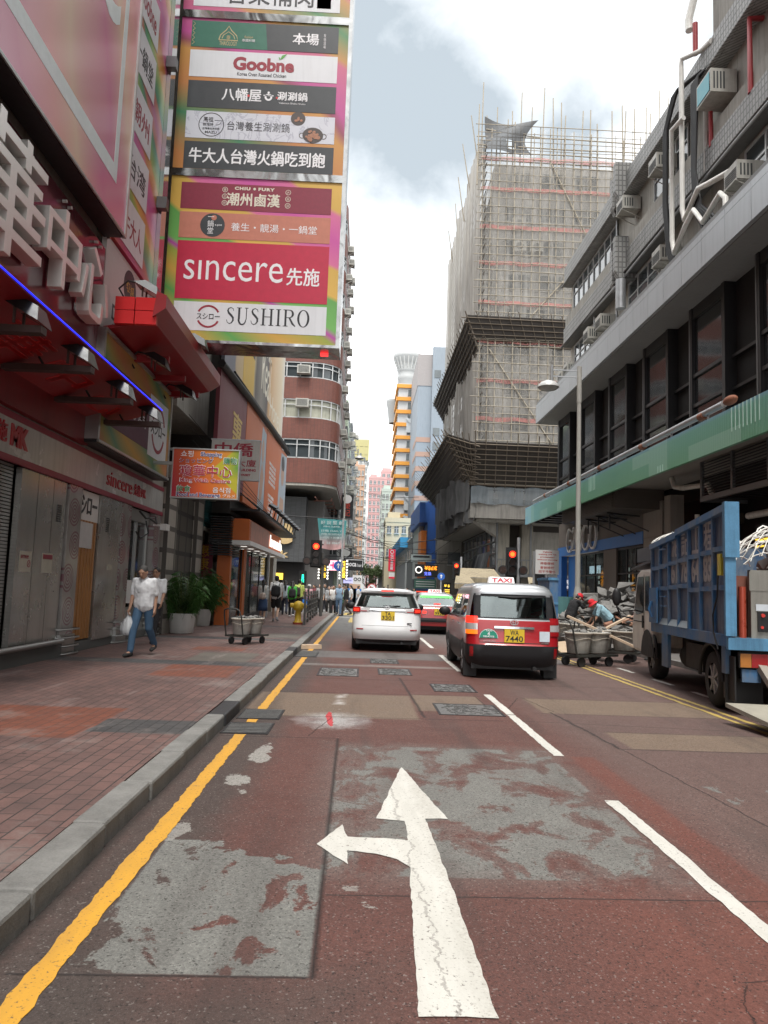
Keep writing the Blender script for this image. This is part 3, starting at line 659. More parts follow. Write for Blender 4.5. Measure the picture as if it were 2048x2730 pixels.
# black bays
bays = [(36.75, 38.75), (32.65, 34.8), (28.65, 30.65), (24.65, 26.75), (20.65, 22.8), (16.65, 18.75), (12.65, 14.75), (8.6, 10.7), (4.5, 6.6), (.4, 2.5)]
for y0, y1 in bays:
    f = MB()
    for yy in (y0-.09, y1-.09): f.box(W-.1, W+.3, yy, yy+.18, 5.9, 10.72)
    for z in (7.5, 8.45): f.box(W-.07, W+.1, y0+.09, y1-.09, z, z+.11)
    f.box(W-.07, W+.1, y0+.09, y1-.09, 10.35, 10.72)
    fo = part(f, 'window_bay', BLK, B)
    q = MB(); q.box(W+.0, W+.05, y0+.09, y1-.09, 5.9, 7.5); q.box(W+.0, W+.05, y0+.09, y1-.09, 7.61, 8.45); q.box(W+.0, W+.05, y0+.09, y1-.09, 8.56, 10.35); part(q, 'pane', DGLASS, fo)
    q = MB(); q.box(W-.112, W-.1, y1+.03, y1+.088, 5.9, 10.7); part(q, 'bright_edge', GREYM, fo)
mb = MB()
for i in range(len(bays)-1):
    a, b = bays[i+1][1]+.09, bays[i][0]-.09
    for z in (7.5, 8.45): mb.box(W+.1, W+.24, a, b, z, z+.09)
part(mb, 'recess_rail', BLK, B)
mb = MB(); mb.box(W-.1, 24, YE-.05, YE+.05, 5.2, 10.72); part(mb, 'end_wall', BLK, B)
# green canopy
def green_mat():
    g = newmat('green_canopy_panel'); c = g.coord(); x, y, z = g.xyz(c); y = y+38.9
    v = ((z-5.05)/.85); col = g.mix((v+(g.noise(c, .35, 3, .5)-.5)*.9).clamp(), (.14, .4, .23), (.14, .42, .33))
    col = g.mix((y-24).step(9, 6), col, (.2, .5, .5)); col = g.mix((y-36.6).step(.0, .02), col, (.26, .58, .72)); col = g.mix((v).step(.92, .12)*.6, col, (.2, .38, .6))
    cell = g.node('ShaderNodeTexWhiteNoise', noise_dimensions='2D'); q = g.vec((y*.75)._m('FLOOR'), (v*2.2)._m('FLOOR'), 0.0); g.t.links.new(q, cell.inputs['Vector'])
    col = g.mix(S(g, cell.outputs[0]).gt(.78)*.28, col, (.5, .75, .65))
    g.t.links.new(col, g.p.inputs['Base Color']); g.p.inputs['Roughness'].default_value = .38
    rib = ((y*9.0).fract()-.5).abs(); g.set(g.p.inputs['Normal'], g.bump(rib.step(.42, .06), .6, .02)); return g.m
CX = 8.2
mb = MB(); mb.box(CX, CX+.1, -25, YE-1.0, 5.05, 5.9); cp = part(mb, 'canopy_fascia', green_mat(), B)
mb = MB()
for y0, n, z0, z1 in ((13.3, 5, 5.5, 5.9), (15.2, 8, 5.35, 5.9), (20.3, 3, 5.06, 5.25), (26.4, 5, 5.35, 5.88), (31.0, 4, 5.1, 5.5)):
    for k in range(n): mb.box(CX-.006, CX, y0+k*.17, y0+k*.17+.03, z0, z1)
part(mb, 'canopy_stripes', mat('pale_green_stripe', (.55, .78, .68), .5), cp)
mb = MB(); mb.box(CX+.1, W+.3, -25, YE-1.02, 5.3, 5.85); part(mb, 'canopy_body', mat('canopy_soffit', (.33, .31, .28), .7, 0, .2, .7, streak=.2), B)
mb = MB()
for k in range(7): mb.box(8.6, 9.9, 37.2-k*1.05, 37.6-k*1.05, 5.1, 5.22)
part(mb, 'soffit_lamps', BLK, B)
mb = MB()
for k in range(12): mb.box(8.5, 8.56, 25.5, 32, 4.62+k*.055, 4.645+k*.055)
mb.box(8.57, W+.1, 25.4, 32.1, 4.6, 5.29); part(mb, 'louvred_bulkhead', mat('bronze_louvre', (.1, .085, .07), .5, .3), B)
mb = MB(); mb.tube([(8.32, 36.5, 6.1), (8.32, 17.0, 6.14)], .085, 10)
for k in range(9): mb.cyl((8.32, 35.4-k*2.2, 5.88), (8.32, 35.4-k*2.2, 6.1), .03, .03, 6)
part(mb, 'canopy_pipe', GALV, B)
mb = MB(); mb.ball((8.32, 16.7, 6.15), (.12, .28, .11), 12, 8)
for k in range(5): mb.cyl((8.32, 34.0-k*4, 6.105), (8.32, 34.25-k*4, 6.105), .1, .1, 10)
part(mb, 'rusty_coupling', mat('rust', (.26, .1, .055), .8, 0, .35, 8, .4), B)
# ground floor
mb = MB()
mb.box(W+.0, W+.24, 27.0, YE, 3.98, 5.3); mb.box(W+.0, W+.24, 30.0, 31.6, 0.1, 3.5); mb.box(W, W+.24, YE-.16, YE, .1, 3.98)
part(mb, 'shop_wall', CONCD, B)
mb = MB()
for z in (.1, 1.3, 2.5, 3.7): mb.box(W-.06, W+.5, 25.2, 26.9, z, z+1.19)
mb.box(W-.06, W+.4, 24.5, 25.0, .1, 5.0); part(mb, 'stone_column', mat('column_stone', (.3, .27, .235), .7, 0, .2, 2, .2, .2, streak=.2), B)
BLUE = mat('shop_blue', (.03, .17, .5), .45, 0, .12, 2)
mb = MB(); mb.box(W-.05, W+.02, 27.0, YE+.02, 3.52, 3.97); mb.box(W-.05, W+.24, YE-.75, YE+.02, .1, 3.515); mb.box(W+.3, W+.34, 35.8, YE-.8, .1, 3.5); part(mb, 'blue_portal', BLUE, B)
f = MB()
for a, b in ((31.6, 35.8), (27.0, 30.0)):
    f.box(W+.06, W+.14, a, b, 3.42, 3.5); f.box(W+.06, W+.14, a, b, .1, .5)
    for k in range(4): yy = a+(b-a)*k/3; f.box(W+.06, W+.14, yy-.03, yy+.03, .5, 3.42)
    f.box(W+.06, W+.14, a, b, 2.45, 2.5)
fo = part(f, 'shop_window', BLK, B); q = MB(); q.box(W+.09, W+.11, 27.02, 29.98, .5, 3.42); q.box(W+.09, W+.11, 31.62, 35.78, .5, 3.42); part(q, 'pane', SHOPGL, fo)
PR_ = Plane((W-.08, YE, 0), (0, -1, 0), (0, 0, 1))       # the shop front as read from the street; u runs towards the camera
mb = MB()
for k in range(3): PR_.ring(mb, YE-34.75+k*1.02, 4.22, .54, .075, 0, .09, n=32, ry=.62)
PR_.ring(mb, YE-36.4, 4.22, .5, .075, 0, .09, 50, 310, ry=.6); PR_.stroke(mb, [(YE-36.35, 4.2), (YE-36.0, 4.2), (YE-36.0, 3.8)], .075, 0, .09)
PR_.stroke(mb, [(YE-35.62+a, b) for a, b in ((-.22, 4.55), (-.1, 4.78), (.1, 4.78), (.2, 4.55), (.05, 4.2), (-.22, 3.7), (.25, 3.7))], .08, 0, .09)
part(mb, 'shop_lettering', WHITE, B)
LIT = mat('lit_orange_sign', (1, .32, .02), .5, emit=.7); LITW = mat('lit_white_sign', (1, .97, .9), .5, emit=.5); LITY = mat('lit_yellow_sign', (1, .6, .06), .5, emit=.65)
IP = Plane((W+.55, YE, 0), (0, -1, 0), (0, 0, 1)); s1 = MB(); s2 = MB()   # lit notices inside the shop windows
for (u, v, w_, h, st) in ((5.7, 1.4, .9, 1.5, '新\n款'), (9.3, 1.4, .5, 1.2, '上\n市'), (10.8, 1.4, .9, 1.3, '折扣')):
    IP.text(s1, st, u, 1.95, w_, h, 0, .02, .02)
    for k in range(6): IP.rect(s2, u-w_/2-.3, u-w_/2-.16, 1.35+k*.25, 1.5+k*.25, 0, .03); IP.rect(s2, u+w_/2+.16, u+w_/2+.3, 1.35+k*.25, 1.5+k*.25, 0, .03)
part(s1, 'window_notice', LIT, B); part(s2, 'notice_bulbs', LITW, B)
s3 = MB(); IP.rect(s3, 3.6, 5.2, 2.6, 2.95, 0, .02); part(s3, 'lit_window_sign', mat('lit_pale_sign', (.75, .85, 1), .5, emit=1.2), B)
mb = MB()                                               # bent rods of an old sign bracket
for yy in (26.9, 28.2, 29.5): mb.bar((8.8, yy, 4.58), (10.0, yy, 4.5), .05); mb.bar((8.9, yy, 4.55), (W, yy-.5, 3.9), .045); mb.bar((8.9, yy, 4.55), (8.9, yy, 4.0), .045)
part(mb, 'old_sign_bracket', BLK, B)
# dark arcade nearer the camera: caged plant hung under the canopy, pipes
mb = MB()
for k in range(5): mb.box(9.12, 9.2, 20-k*1.7-.05, 20-k*1.7+.05, 4.3, 5.5)
mb.box(9.12, 9.22, 12, 20.06, 4.2, 4.34); mb.box(9.12, 9.22, 12, 20.06, 5.42, 5.5); mb.box(9.2, W+.2, 19.98, 20.06, 4.2, 4.34)
cg = part(mb, 'plant_cage', GREYM, B)
mb = MB()
for k in range(14): mb.box(9.14, 9.18, 12, 20, 4.4+k*.075, 4.415+k*.075)
for k in range(20): mb.box(9.2, 10.4, 19.97-k*.4, 19.99-k*.4, 4.3, 4.32)
part(mb, 'cage_bars', BLK, cg)
mb = MB(); mb.tube([(9.4, 22.6, 5.25), (9.4, 22.4, 4.95), (9.45, 21.9, 4.85), (9.5, 20.4, 4.75), (9.55, 20.1, 4.3)], .08, 8); mb.tube([(9.6, 21.3, 4.0), (9.6, 21.3, 3.4), (9.65, 21.2, 3.0)], .07, 8); mb.tube([(9.9, 19, 3.75), (9.9, 6, 3.75)], .09, 8)
part(mb, 'drain_pipe', PVC, B)
mb = MB()
rnd = random.Random(5)
for k in range(60):
    yy, zz = rnd.uniform(8, 26), rnd.uniform(.3, 4.4); mb.box(W+2.3, W+2.55, yy, yy+rnd.uniform(.3, 1.2), zz, zz+rnd.uniform(.2, .6))
part(mb, 'shop_fittings', mat('dim_shop_fittings', (.07, .05, .03), .7, 0, .8, 2), B)
def ac_unit(parent, x, y, z, side=-1, w_=.65, h=.42, d=.55, col='ac_cream', lab=None, bracket=True):
    """window air conditioner: casing, grille face and bracket; side is the x direction it faces"""
    x1 = x+side*d; mb = MB(); mb.box(x, x1, y-w_/2, y+w_/2, z, z+h)
    if bracket:
        for yy in (y-w_/2+.06, y+w_/2-.06): mb.bar((x, yy, z-.02), (x1+side*.05, yy, z-.02), .03); mb.bar((x, yy, z-.35), (x1, yy, z-.03), .025)
    a = part(mb, 'air_conditioner', MATS[col], parent, lab); q = MB()
    xo = x1+side*.004
    for k in range(6): q.box(xo, xo+side*.006, y-w_/2+.05, y+w_/2-.05, z+.06+k*.055, z+.06+k*.055+.028)
    for k in range(4): q.box(min(x, x1)+.08+k*.1, min(x, x1)+.13+k*.1, y-w_/2-.005, y-w_/2-.001, z+.1, z+h-.1)
    part(q, 'grille', MATS['ac_dark'], a); return a
mat('ac_cream', (.42, .41, .37), .5, .1, .25, 4, streak=.3); mat('ac_dark', (.05, .055, .055), .6); mat('ac_teal', (.02, .2, .24), .4, .3)
for y, z in ((25.5, 16.9), (29.0, 17.2), (25.2, 13.3), (31.8, 13.3), (33.6, 13.35), (37.1, 12.75), (38.2, 12.7), (19.8, 13.2), (16.2, 17.0)): ac_unit(B, W+.5, y, z, w_=.75, h=.55, d=.75)
a = ac_unit(B, W+.5, 21.3, 16.75, w_=.95, h=.75, d=.8, bracket=False, lab='large silver air conditioner with a teal face')
q = MB(); q.box(W-.32, W-.31, 20.9, 21.7, 16.82, 17.42); part(q, 'teal_face', MATS['ac_teal'], a)
mb = MB()                                               # white pipe stacks
P1 = [(10.3, 21.6, 19.0), (10.3, 22.3, 19.2), (9.85, 22.75, 19.2), (9.85, 22.78, 18.9), (9.85, 22.75, 14.0), (9.85, 22.6, 13.6), (9.85, 21.6, 14.1), (9.85, 21.0, 13.9), (10.3, 20.0, 13.9)]
P2 = [(9.8, 22.5, 17.0), (9.7, 23.2, 17.0), (9.7, 23.2, 13.2), (9.7, 23.05, 12.7), (9.7, 22.2, 13.2), (9.7, 21.6, 13.4), (9.7, 21.0, 12.7), (9.7, 19.9, 13.0), (9.7, 19.6, 12.7), (9.7, 19.6, 12.0)]
mb.tube(P1, .085, 10); mb.tube(P2, .08, 10); mb.tube([(10.25, 22.6, 24), (10.2, 22.6, 21.2), (10.1, 22.75, 20.6), (10.1, 22.7, 20.2)], .13, 10); mb.tube([(10.4, 22.2, 15.0), (10.4, 22.2, 18.5)], .1, 8)
part(mb, 'white_pipe', mat('white_pipe', (.68, .67, .63), .45, 0, .15, 3, streak=.2), B)
mb = MB()
for k in range(6):
    o = k*.09; mb.tube([(10.3, 22.3, 18.5), (9.95, 23.3+o, 18.55), (9.9, 24.05+o*.6, 17.6), (9.9, 24.1+o*.6, 15), (9.9, 23.8+o*.6, 13.2), (10.0, 23.3+o*.5, 12.0)], .05, 6)
    mb.tube([(10.3, 22.2-o, 18.3), (10.0, 22.35-o, 18.0), (10.0, 22.35-o*.5, 15), (9.95, 22.1-o, 13.6), (9.9, 21.2-o*2, 12.4), (9.9, 20.4-o, 12.2)], .045, 6)
part(mb, 'black_cable', BLKR, B)
RED = mat('red_pipe', (.3, .03, .035), .45, 0, .15, 3)
mb = MB(); mb.tube([(10.35, 21.8, 18.2), (10.35, 21.8, 15.6)], .07, 8); mb.tube([(10.9, 19.4, 18.0), (10.35, 19.4, 17.95), (10.35, 19.4, 15.7)], .08, 8); mb.tube([(10.2, 22.5, 20.3), (10.2, 22.5, 19.2)], .09, 8); part(mb, 'red_pipe', RED, B)
mb = MB(); mb.tube([(W+.1, 38, 14.9), (W+.05, 30, 14.6), (W+.05, 20, 14.7), (W+.05, 4, 14.6)], .05, 6); mb.tube([(W+.3, 34, 11.95), (W+.3, 34, 14.7)], .06, 6); mb.cyl((9.9, 28.7, 13.0), (9.9, 28.7, 14.2), .2, .2, 12); mb.tube([(W+.4, 31.2, 12), (W+.4, 31.2, 18)], .05, 6); part(mb, 'downpipe', GALV, B)
# burger sign glowing in the arcade
bs = thing('burger_sign', 'glowing white and yellow burger outline sign in the dark arcade by the truck', 'sign', (9.8, 18.1, 2.8))
PB = Plane((9.8, 18.45, 2.8), (0, -1, 0), (0, 0, 1)); m1 = MB(); m2 = MB(); m3 = MB()
PB.stroke(m1, [(.02, .36), (.02, .45), (.12, .56), (.35, .62), (.58, .56), (.68, .45), (.68, .36), (.02, .36)], .022, 0, .02)
for u, v in ((.15, .46), (.25, .53), (.35, .47), (.45, .55), (.55, .46)): PB.disc(m1, u, v, .014, 0, .02, 8)
PB.stroke(m1, [(.0, .24), (.7, .24)], .02, 0, .02); PB.stroke(m1, [(.03, .02), (.67, .02)], .02, 0, .02); PB.stroke(m1, [(.02, .0), (.02, .24)], .015, 0, .02)
PB.rect(m2, 0, .7, .28, .31, 0, .02); PB.rect(m2, 0, .7, .1, .14, 0, .02)
for k in range(5): PB.poly(m2, [(.05+k*.13, .28), (.17+k*.13, .28), (.11+k*.13, .24)], 0, .02)
PB.rect(m3, -.05, .75, -.06, .68, -.05, -.002)
part(m3, 'backboard', VOID, bs); part(m1, 'white_tube', LITW, bs); part(m2, 'yellow_tube', LITY, bs)
# plain block along the far side of the cross street is the scaffolded one (see below); lamp post at the kerb
def street_lamp(x, y, h, label, arm=(-1, 0), name='street_lamp', group=None, r=.09):
    t = thing(name, label, 'street lamp', (x, y, .12), group); ax, ay = arm
    mb = MB(); mb.cyl((x, y, .12), (x, y, 1.6), r*1.6, r*1.5, 14); mb.cyl((x, y, 1.6), (x, y, 1.85), r*1.5, r, 14); mb.cyl((x, y, 1.85), (x, y, h-1.2), r, r*.8, 14); mb.cyl((x, y, h-1.2), (x, y, h+.1), r*.95, r*.95, 12)
    part(mb, 'pole', mat('lamp_concrete', (.36, .35, .32), .7, 0, .2, 4, .2, .2), t)
    mb = MB(); L = 1.0; px, py = x+ax*L, y+ay*L
    mb.bar((x, y, h-.05), (px, py, h-.02), .04); mb.bar((x, y, h-.28), (px, py, h-.25), .04); mb.cyl((px, py, h-.55), (px, py, h+.15), .05, .05, 8); part(mb, 'arm', GALV, t)
    qx, qy = x+ax*(L+.12), y+ay*(L+.12)
    mb = MB(); mb.lathe([(.05, .02), (.12, 0), (.26, -.06), (.36, -.16), (.38, -.24)], (qx, qy, h-.42), 20); part(mb, 'lamp_shade', mat('lamp_head_grey', (.5, .5, .49), .5, .2, .1), t)
    mb = MB(); mb.lathe([(.36, -.23), (.3, -.3), (.15, -.35), (.0, -.36)], (qx, qy, h-.42), 20); part(mb, 'lens', glass_mat('lamp_lens', (.3, .3, .28), .15), t); return t
pl = at_y(1249, 1100, 25.5)
street_lamp(pl.x, 25.5, 9.45, 'grey street lamp with a bell shaped head in front of the green canopy', (-.95, .1))
# ---------------------------------------------------------------- left: shopping centre with its signs
FX = -5.5
A = thing('shopping_centre', 'low shopping centre front with steel panels and a white and red shop fascia', 'building', (FX, 12, 0))
SHUT = mat('shutter_steel', (.32, .32, .31), .4, .5, .25, 2); DSTEEL = mat('dark_steel_panel', (.42, .41, .39), .27, .8, .35, .8, fine=.12, streak=.2)
FWHITE = mat('fascia_white', (.5, .5, .48), .25, 0, .2, 1, streak=.2); FRED = mat('fascia_red', (.26, .02, .045), .45, 0, .15, 2)
REDP = mat('red_panel', (.56, .014, .016), .35, .0, .15, 1.5); REDD = mat('canopy_red', (.26, .012, .016), .4, 0, .25, 1)
CREAM = mat('pale_render', (.33, .315, .28), .75, 0, .2, 1.5, .2, streak=.3); DKWALL = mat('dark_upper_wall', (.05, .045, .042), .8, 0, .3, 1)
GOLD = mat('gold_letter', (.6, .42, .1), .45, .2)
mb = MB(); mb.box(-16, FX-.35, -25, 20.45, 0, 40); part(mb, 'core_wall', DKWALL, A)
mb = MB(); mb.box(FX-.35, FX-.01, -25, 20.45, 4.02, 18); part(mb, 'upper_wall', CREAM, A)
def P(u0, v0): return Plane((FX, 0, 0), (0, 1, 0), (0, 0, 1))
LP = Plane((FX, 0, 0), (0, 1, 0), (0, 0, 1))            # reads u along +y; its normal points at the street
mb = MB(); mb.box(FX-.3, FX+.02, -25, 20.4, 3.4, 3.96); fb = part(mb, 'shop_fascia', FWHITE, A)
mb = MB(); mb.box(FX-.02, FX+.035, -25, 20.4, 3.96, 4.06); mb.box(FX-.02, FX+.035, -25, 20.4, 3.3, 3.4); part(mb, 'red_trim', FRED, fb)
TRED = mat('fascia_letter_red', (.4, .03, .04), .45)
mb = MB(); LP.text(mb, 'sincere', 16.75, 3.69, 1.75, .3, .02, .02, .0); LP.text(mb, '先施 MK', 18.25, 3.69, .95, .27, .02, .02, .02); LP.text(mb, '先施', 11.05, 3.72, .65, .32, .02, .02, .02); LP.text(mb, 'MK', 11.8, 3.72, .6, .34, .02, .02, .05)
LP.text(mb, 'sincere 先施 MK', 6.5, 3.7, 3.2, .32, .02, .02, .01); part(mb, 'lettering', TRED, fb)
# bays below: shutter, steel, ring columns, wooden door, dark window
mb = MB()
for k in range(52): mb.box(FX-.2, FX-.14, -8, 12.05, .42+k*.056, .42+k*.056+.04)
part(mb, 'roller_shutter', SHUT, A)
mb = MB()
for a, b in ((12.1, 12.72), (12.74, 13.36), (13.38, 13.95)): mb.box(FX-.12, FX-.02, a, b, .4, 3.29)
mb.box(FX-.1, FX+.0, 15.72, 17.08, .3, 3.29); part(mb, 'steel_panel', DSTEEL, A)
mb = MB(); mb.box(FX-.34, FX-.3, 14.6, 20.4, .1, 3.4); part(mb, 'recess_wall', VOID, A)
def ring_mat():
    g = newmat('ring_pattern_panel'); c = g.coord(); x, y, z = g.xyz(c)
    cell = (z/.62); dz = (cell.fract()-.5)*.62; ph = (cell._m('FLOOR')*.37).fract()
    dy = (y*1.0+ph*.35); dy = ((dy/.7).fract()-.5)*.7
    r = (dy*dy+dz*dz).pow(.5); rg = ((r*16.0).fract()-.5).abs().step(.25, .12)
    m = rg*r.lt(.29)
    col = g.mix(m*.75, g.mix(g.noise(c, 2, 4, .6), (.16, .15, .145), (.4, .38, .36)), (.17, .04, .065)); g.t.links.new(col, g.p.inputs['Base Color']); g.p.inputs['Roughness'].default_value = .15; return g.m
RINGS = ring_mat()
for a, b in ((14.0, 14.62), (17.1, 17.75), (19.7, 20.35)):
    mb = MB(); mb.box(FX-.15, FX+.02, a, b, .5, 3.29); col_o = part(mb, 'ring_column', RINGS, A)
    mb = MB()
    for z in (.3, 1.2, 2.2): pass
    mb.box(FX-.15, FX+.06, a-.03, b+.03, .1, .5); part(mb, 'base', STEEL, col_o)
    mb = MB()
    for z in (.16, .3, .45, .6):
        mb.tube([(FX-.1, a-.08, z), (FX+.12, a-.06, z), (FX+.15, a+.02, z), (FX+.15, b-.02, z), (FX+.12, b+.06, z), (FX-.1, b+.08, z)], .018, 6)
    part(mb, 'bumper_rail', STEEL, col_o)
mb = MB(); n = 0; yy = 14.7
while yy < 15.62: mb.box(FX-.12, FX-.05+.012*(n % 2), yy, yy+.075, .35, 2.7); yy += .08; n += 1
dr = part(mb, 'slatted_door', mat('warm_timber', (.42, .19, .055), .45, 0, .25, 3, streak=.1), A)
mb = MB(); mb.box(FX-.035, FX-.02, 14.68, 15.4, 2.15, 2.66); part(mb, 'white_cloth', mat('white_cloth', (.6, .6, .6), .9, 0, .15, 8, .4), dr)
mb = MB(); mb.box(FX-.12, FX-.04, 14.64, 15.7, 2.7, 3.28); dsn = part(mb, 'door_sign', WHITE, A)
mb = MB(); Plane((FX-.04, 0, 0), (0, 1, 0), (0, 0, 1)).text(mb, 'シロー', 15.17, 3.0, .85, .36, .0, .01, .04); part(mb, 'lettering', BLK, dsn)
f = MB(); f.box(FX-.2, FX-.1, 17.8, 19.65, 3.0, 3.29); f.box(FX-.2, FX-.1, 17.8, 19.65, .1, .9)
for q in (17.8, 18.7, 19.6): f.box(FX-.2, FX-.12, q, q+.05, .9, 3.0)
fo = part(f, 'ticket_window', STEEL, A); q = MB(); q.box(FX-.18, FX-.16, 17.8, 19.65, .9, 3.0); part(q, 'pane', DGLASS, fo)
q = MB(); q.box(FX-.1, FX-.07, 17.85, 18.7, 1.0, 1.55); part(q, 'notice', WHITE, fo)
mb = MB()
for a, b in ((12.25, 1.62), (13.1, 1.62)): mb.box(FX-.02, FX-.014, a, a+.42, b, b+.34)
mb.box(FX-.0, FX+.006, 16.35, 16.65, 1.75, 1.87); nt = part(mb, 'notice', mat('notice_paper', (.5, .48, .4), .6, 0, .2, 8), A)
mb = MB(); NP = Plane((FX-.014, 0, 0), (0, 1, 0), (0, 0, 1)); NP.text(mb, '嚴禁吸煙', 12.42, 1.87, .28, .06, 0, .003); NP.ring(mb, 12.58, 1.76, .06, .014, 0, .003); NP.stroke(mb, [(12.54, 1.72), (12.62, 1.8)], .012, 0, .003)
NP.rect(mb, 13.12, 13.5, 1.86, 1.94, 0, .003); part(mb, 'print', FRED, nt)
mb = MB()
for k in range(8): mb.box(FX-.02, FX-.012, 13.55, 13.75, 2.55+k*.04, 2.575+k*.04); mb.box(FX+.0, FX+.008, 16.1, 16.3, 2.55+k*.04, 2.575+k*.04)
part(mb, 'vent', BLK, A)
mb = MB(); mb.box(FX-.3, FX+.1, -25, 13.95, .1, .38); mb.box(FX-.3, FX-.02, 14.62, 20.4, .1, .32); part(mb, 'plinth', mat('plinth_stone', (.12, .125, .12), .6, 0, .25, 2, .2), A)
mb = MB(); mb.tube([(FX+.16, -6, .42), (FX+.16, 13.8, .42)], .045, 8); part(mb, 'kick_rail', STEEL, A)
mb = MB(); mb.box(FX+.0, FX+.12, -25, 14.4, 4.1, 4.62); mb.box(FX+.0, FX+.12, 12.45, 12.47, 4.1, 4.62); part(mb, 'red_soffit_band', mat('deep_red_band', (.2, .012, .016), .4, 0, .3, 1, streak=.2), A)
mb = MB(); mb.tube([(FX+.1, 18.1, 3.2), (FX+.2, 18.3, 3.05), (FX+.15, 18.8, 3.1), (FX+.22, 19.2, 3.0), (FX+.1, 19.5, 3.2)], .025, 6); mb.tube([(FX+.15, 18.5, 3.0), (FX+.25, 18.4, 2.7), (FX+.15, 18.1, 2.55), (FX+.1, 17.9, 2.7)], .02, 6); part(mb, 'loose_cable', BLKR, A)
mb = MB(); mb.cbox((FX+.3, 19.7, 2.95), (.16, .36, .16)); mb.bar((FX, 19.7, 3.0), (FX+.3, 19.7, 3.0), .05); part(mb, 'camera_housing', WHITE, A)
# metal letter board above the canopy
def sheet_mat(name, stops, ang=(1, .3, .8), sc=.5, rough=.3, warp=.5):
    """printed sheet: diagonal bands of colour"""
    g = newmat(name); c = g.coord(); x, y, z = g.xyz(c)
    f = (x*ang[0]+y*ang[1]+z*ang[2])*sc+(g.noise(c, .22, 1, .4)-.5)*warp
    tri = ((f.fract()-.5)*2).abs()
    col = g.ramp(tri, stops); g.t.links.new(col, g.p.inputs['Base Color']); g.p.inputs['Roughness'].default_value = rough; return g.m
BANDS = [(0, (.5, .07, .3)), (.22, (.62, .13, .25)), (.3, (.55, .2, .04)), (.45, (.62, .33, .06)), (.52, (.3, .4, .05)), (.68, (.06, .3, .1)), (.76, (.03, .2, .12)), (.82, (.45, .12, .05)), (1, (.4, .06, .2))]
DRB = mat('dark_red_board', (.13, .03, .045), .12, 0, .25, .6)
lb = thing('letter_board', 'dark red board with big steel Chinese letters over the blue lit canopy', 'sign', (-5.35, 14.3, 6))
mb = MB(); mb.box(-5.48, -5.28, -6, 14.3, 5.35, 8.0); part(mb, 'board', DRB, lb)
NPL = Plane((-5.26, 0, 0), (0, 1, 0), (0, 0, 1)); SATIN = mat('satin_steel', (.72, .71, .68), .33, .45, .1, .8)
for s_, yy in (('瓊', 6.6), ('華', 9.6), ('中', 11.85), ('心', 13.3)):
    mb = MB(); NPL.text(mb, s_, yy if s_ != '華' else 10.0, 6.85, 2.1 if s_ in '瓊華' else 1.35, 1.85 if s_ in '瓊華' else 1.3, .02, .22, .006); part(mb, 'steel_letter', SATIN, lb)
mb = MB(); NPL.text(mb, '商場 Shopping Centre', 11.6, 5.72, 4.6, .26, .02, .06, .02); part(mb, 'small_letters', SATIN, lb)
mb = MB()
for k in range(9):
    for dy in (0, .22): mb.cyl((-5.27, 13.9-k*1.5-dy, 7.85), (-5.2, 13.9-k*1.5-dy, 7.85), .03, .03, 8)
part(mb, 'fixing_stud', SATIN, lb)
# canopy with the blue light line
cn = thing('lit_canopy', 'dark red sloping canopy edged with a bright blue light line', 'canopy', (-4.2, 15.1, 4.9))
mb = MB(); mb.prism([(-4.2, 15.1, 4.98), (-4.2, 15.1, 5.03), (-5.27, 15.1, 5.3), (-5.38, 15.1, 4.62)], (0, -25, 0)); part(mb, 'canopy_shell', REDD, cn)
mb = MB(); mb.box(-4.205, -4.19, -10, 15.12, 5.0, 5.016); part(mb, 'blue_light_line', mat('blue_led', (.008, .02, 1), .4, emit=.95), cn)
UP = Plane((-4.2, 0, 4.98), (0, 1, 0), Vector((-1.18, 0, -.36)).normalized()*-1); m1 = MB()
q_ = Vector((1.18, 0, .36)).normalized()
for s_, yy in (('瓊', 7.9), ('華', 10.2), ('中', 11.9), ('心', 13.8)): txt(m1, s_, Vector((-4.85, yy, 4.775)), 1.3, .62, (0, 1, 0), q_, .06, -.012)
part(m1, 'under_lettering', REDP, cn)
# flood lamps on arms beneath it
def flood(x, y, z, label, arm=1.2, grp='flood lamps under the left canopies', tilt=.5, wall=-5.4):
    t = thing('flood_lamp', label, 'lamp', (x, y, z), grp)
    mb = MB()
    if arm: mb.bar((wall, y, z), (x+.12, y, z), .16, .09)
    mb.bar((x-.2, y-.13, z+.05), (x-.2, y-.13, z+.3), .03); mb.bar((x-.2, y+.13, z+.05), (x-.2, y+.13, z+.3), .03); part(mb, 'arm', mat('lamp_arm', (.07, .04, .035), .6, .2), t)
    M = Matrix.Translation((x-.12, y, z+.2))@Matrix.Rotation(tilt, 4, 'Y')
    mb = MB(); mb.add([M@Vector(p) for p in ((-.28,-.22,0),(.28,-.22,0),(.28,.22,0),(-.28,.22,0),(-.14,-.12,.16),(.14,-.12,.16),(.14,.12,.16),(-.14,.12,.16))], [(0,1,5,4),(1,2,6,5),(2,3,7,6),(3,0,4,7),(4,5,6,7)]); part(mb, 'housing', mat('lamp_black', (.03, .032, .035), .35, .4), t)
    mb = MB(); mb.add([M@Vector(p) for p in ((-.26,-.2,.004),(.26,-.2,.004),(.26,.2,.004),(-.26,.2,.004))], [(0,3,2,1)]); part(mb, 'lens', glass_mat('flood_lens', (.3, .3, .28), .15), t)
    mb = MB(); mb.tube([(x-.35, y, z+.38), (x-.55, y, z+.42), (x-.72, y, z+.25), (x-.6, y, z+.05)], .02, 6); part(mb, 'cable', BLKR, t); return t
for yy, lab in ((9.2, 'black flood lamp on an arm beneath the blue lit canopy, nearest the camera'), (10.9, 'black flood lamp on an arm, second along the blue lit canopy'), (12.8, 'black flood lamp on an arm, third along the blue lit canopy'), (14.6, 'black flood lamp at the far end of the blue lit canopy')):
    flood(-4.2, yy, 4.6, lab)
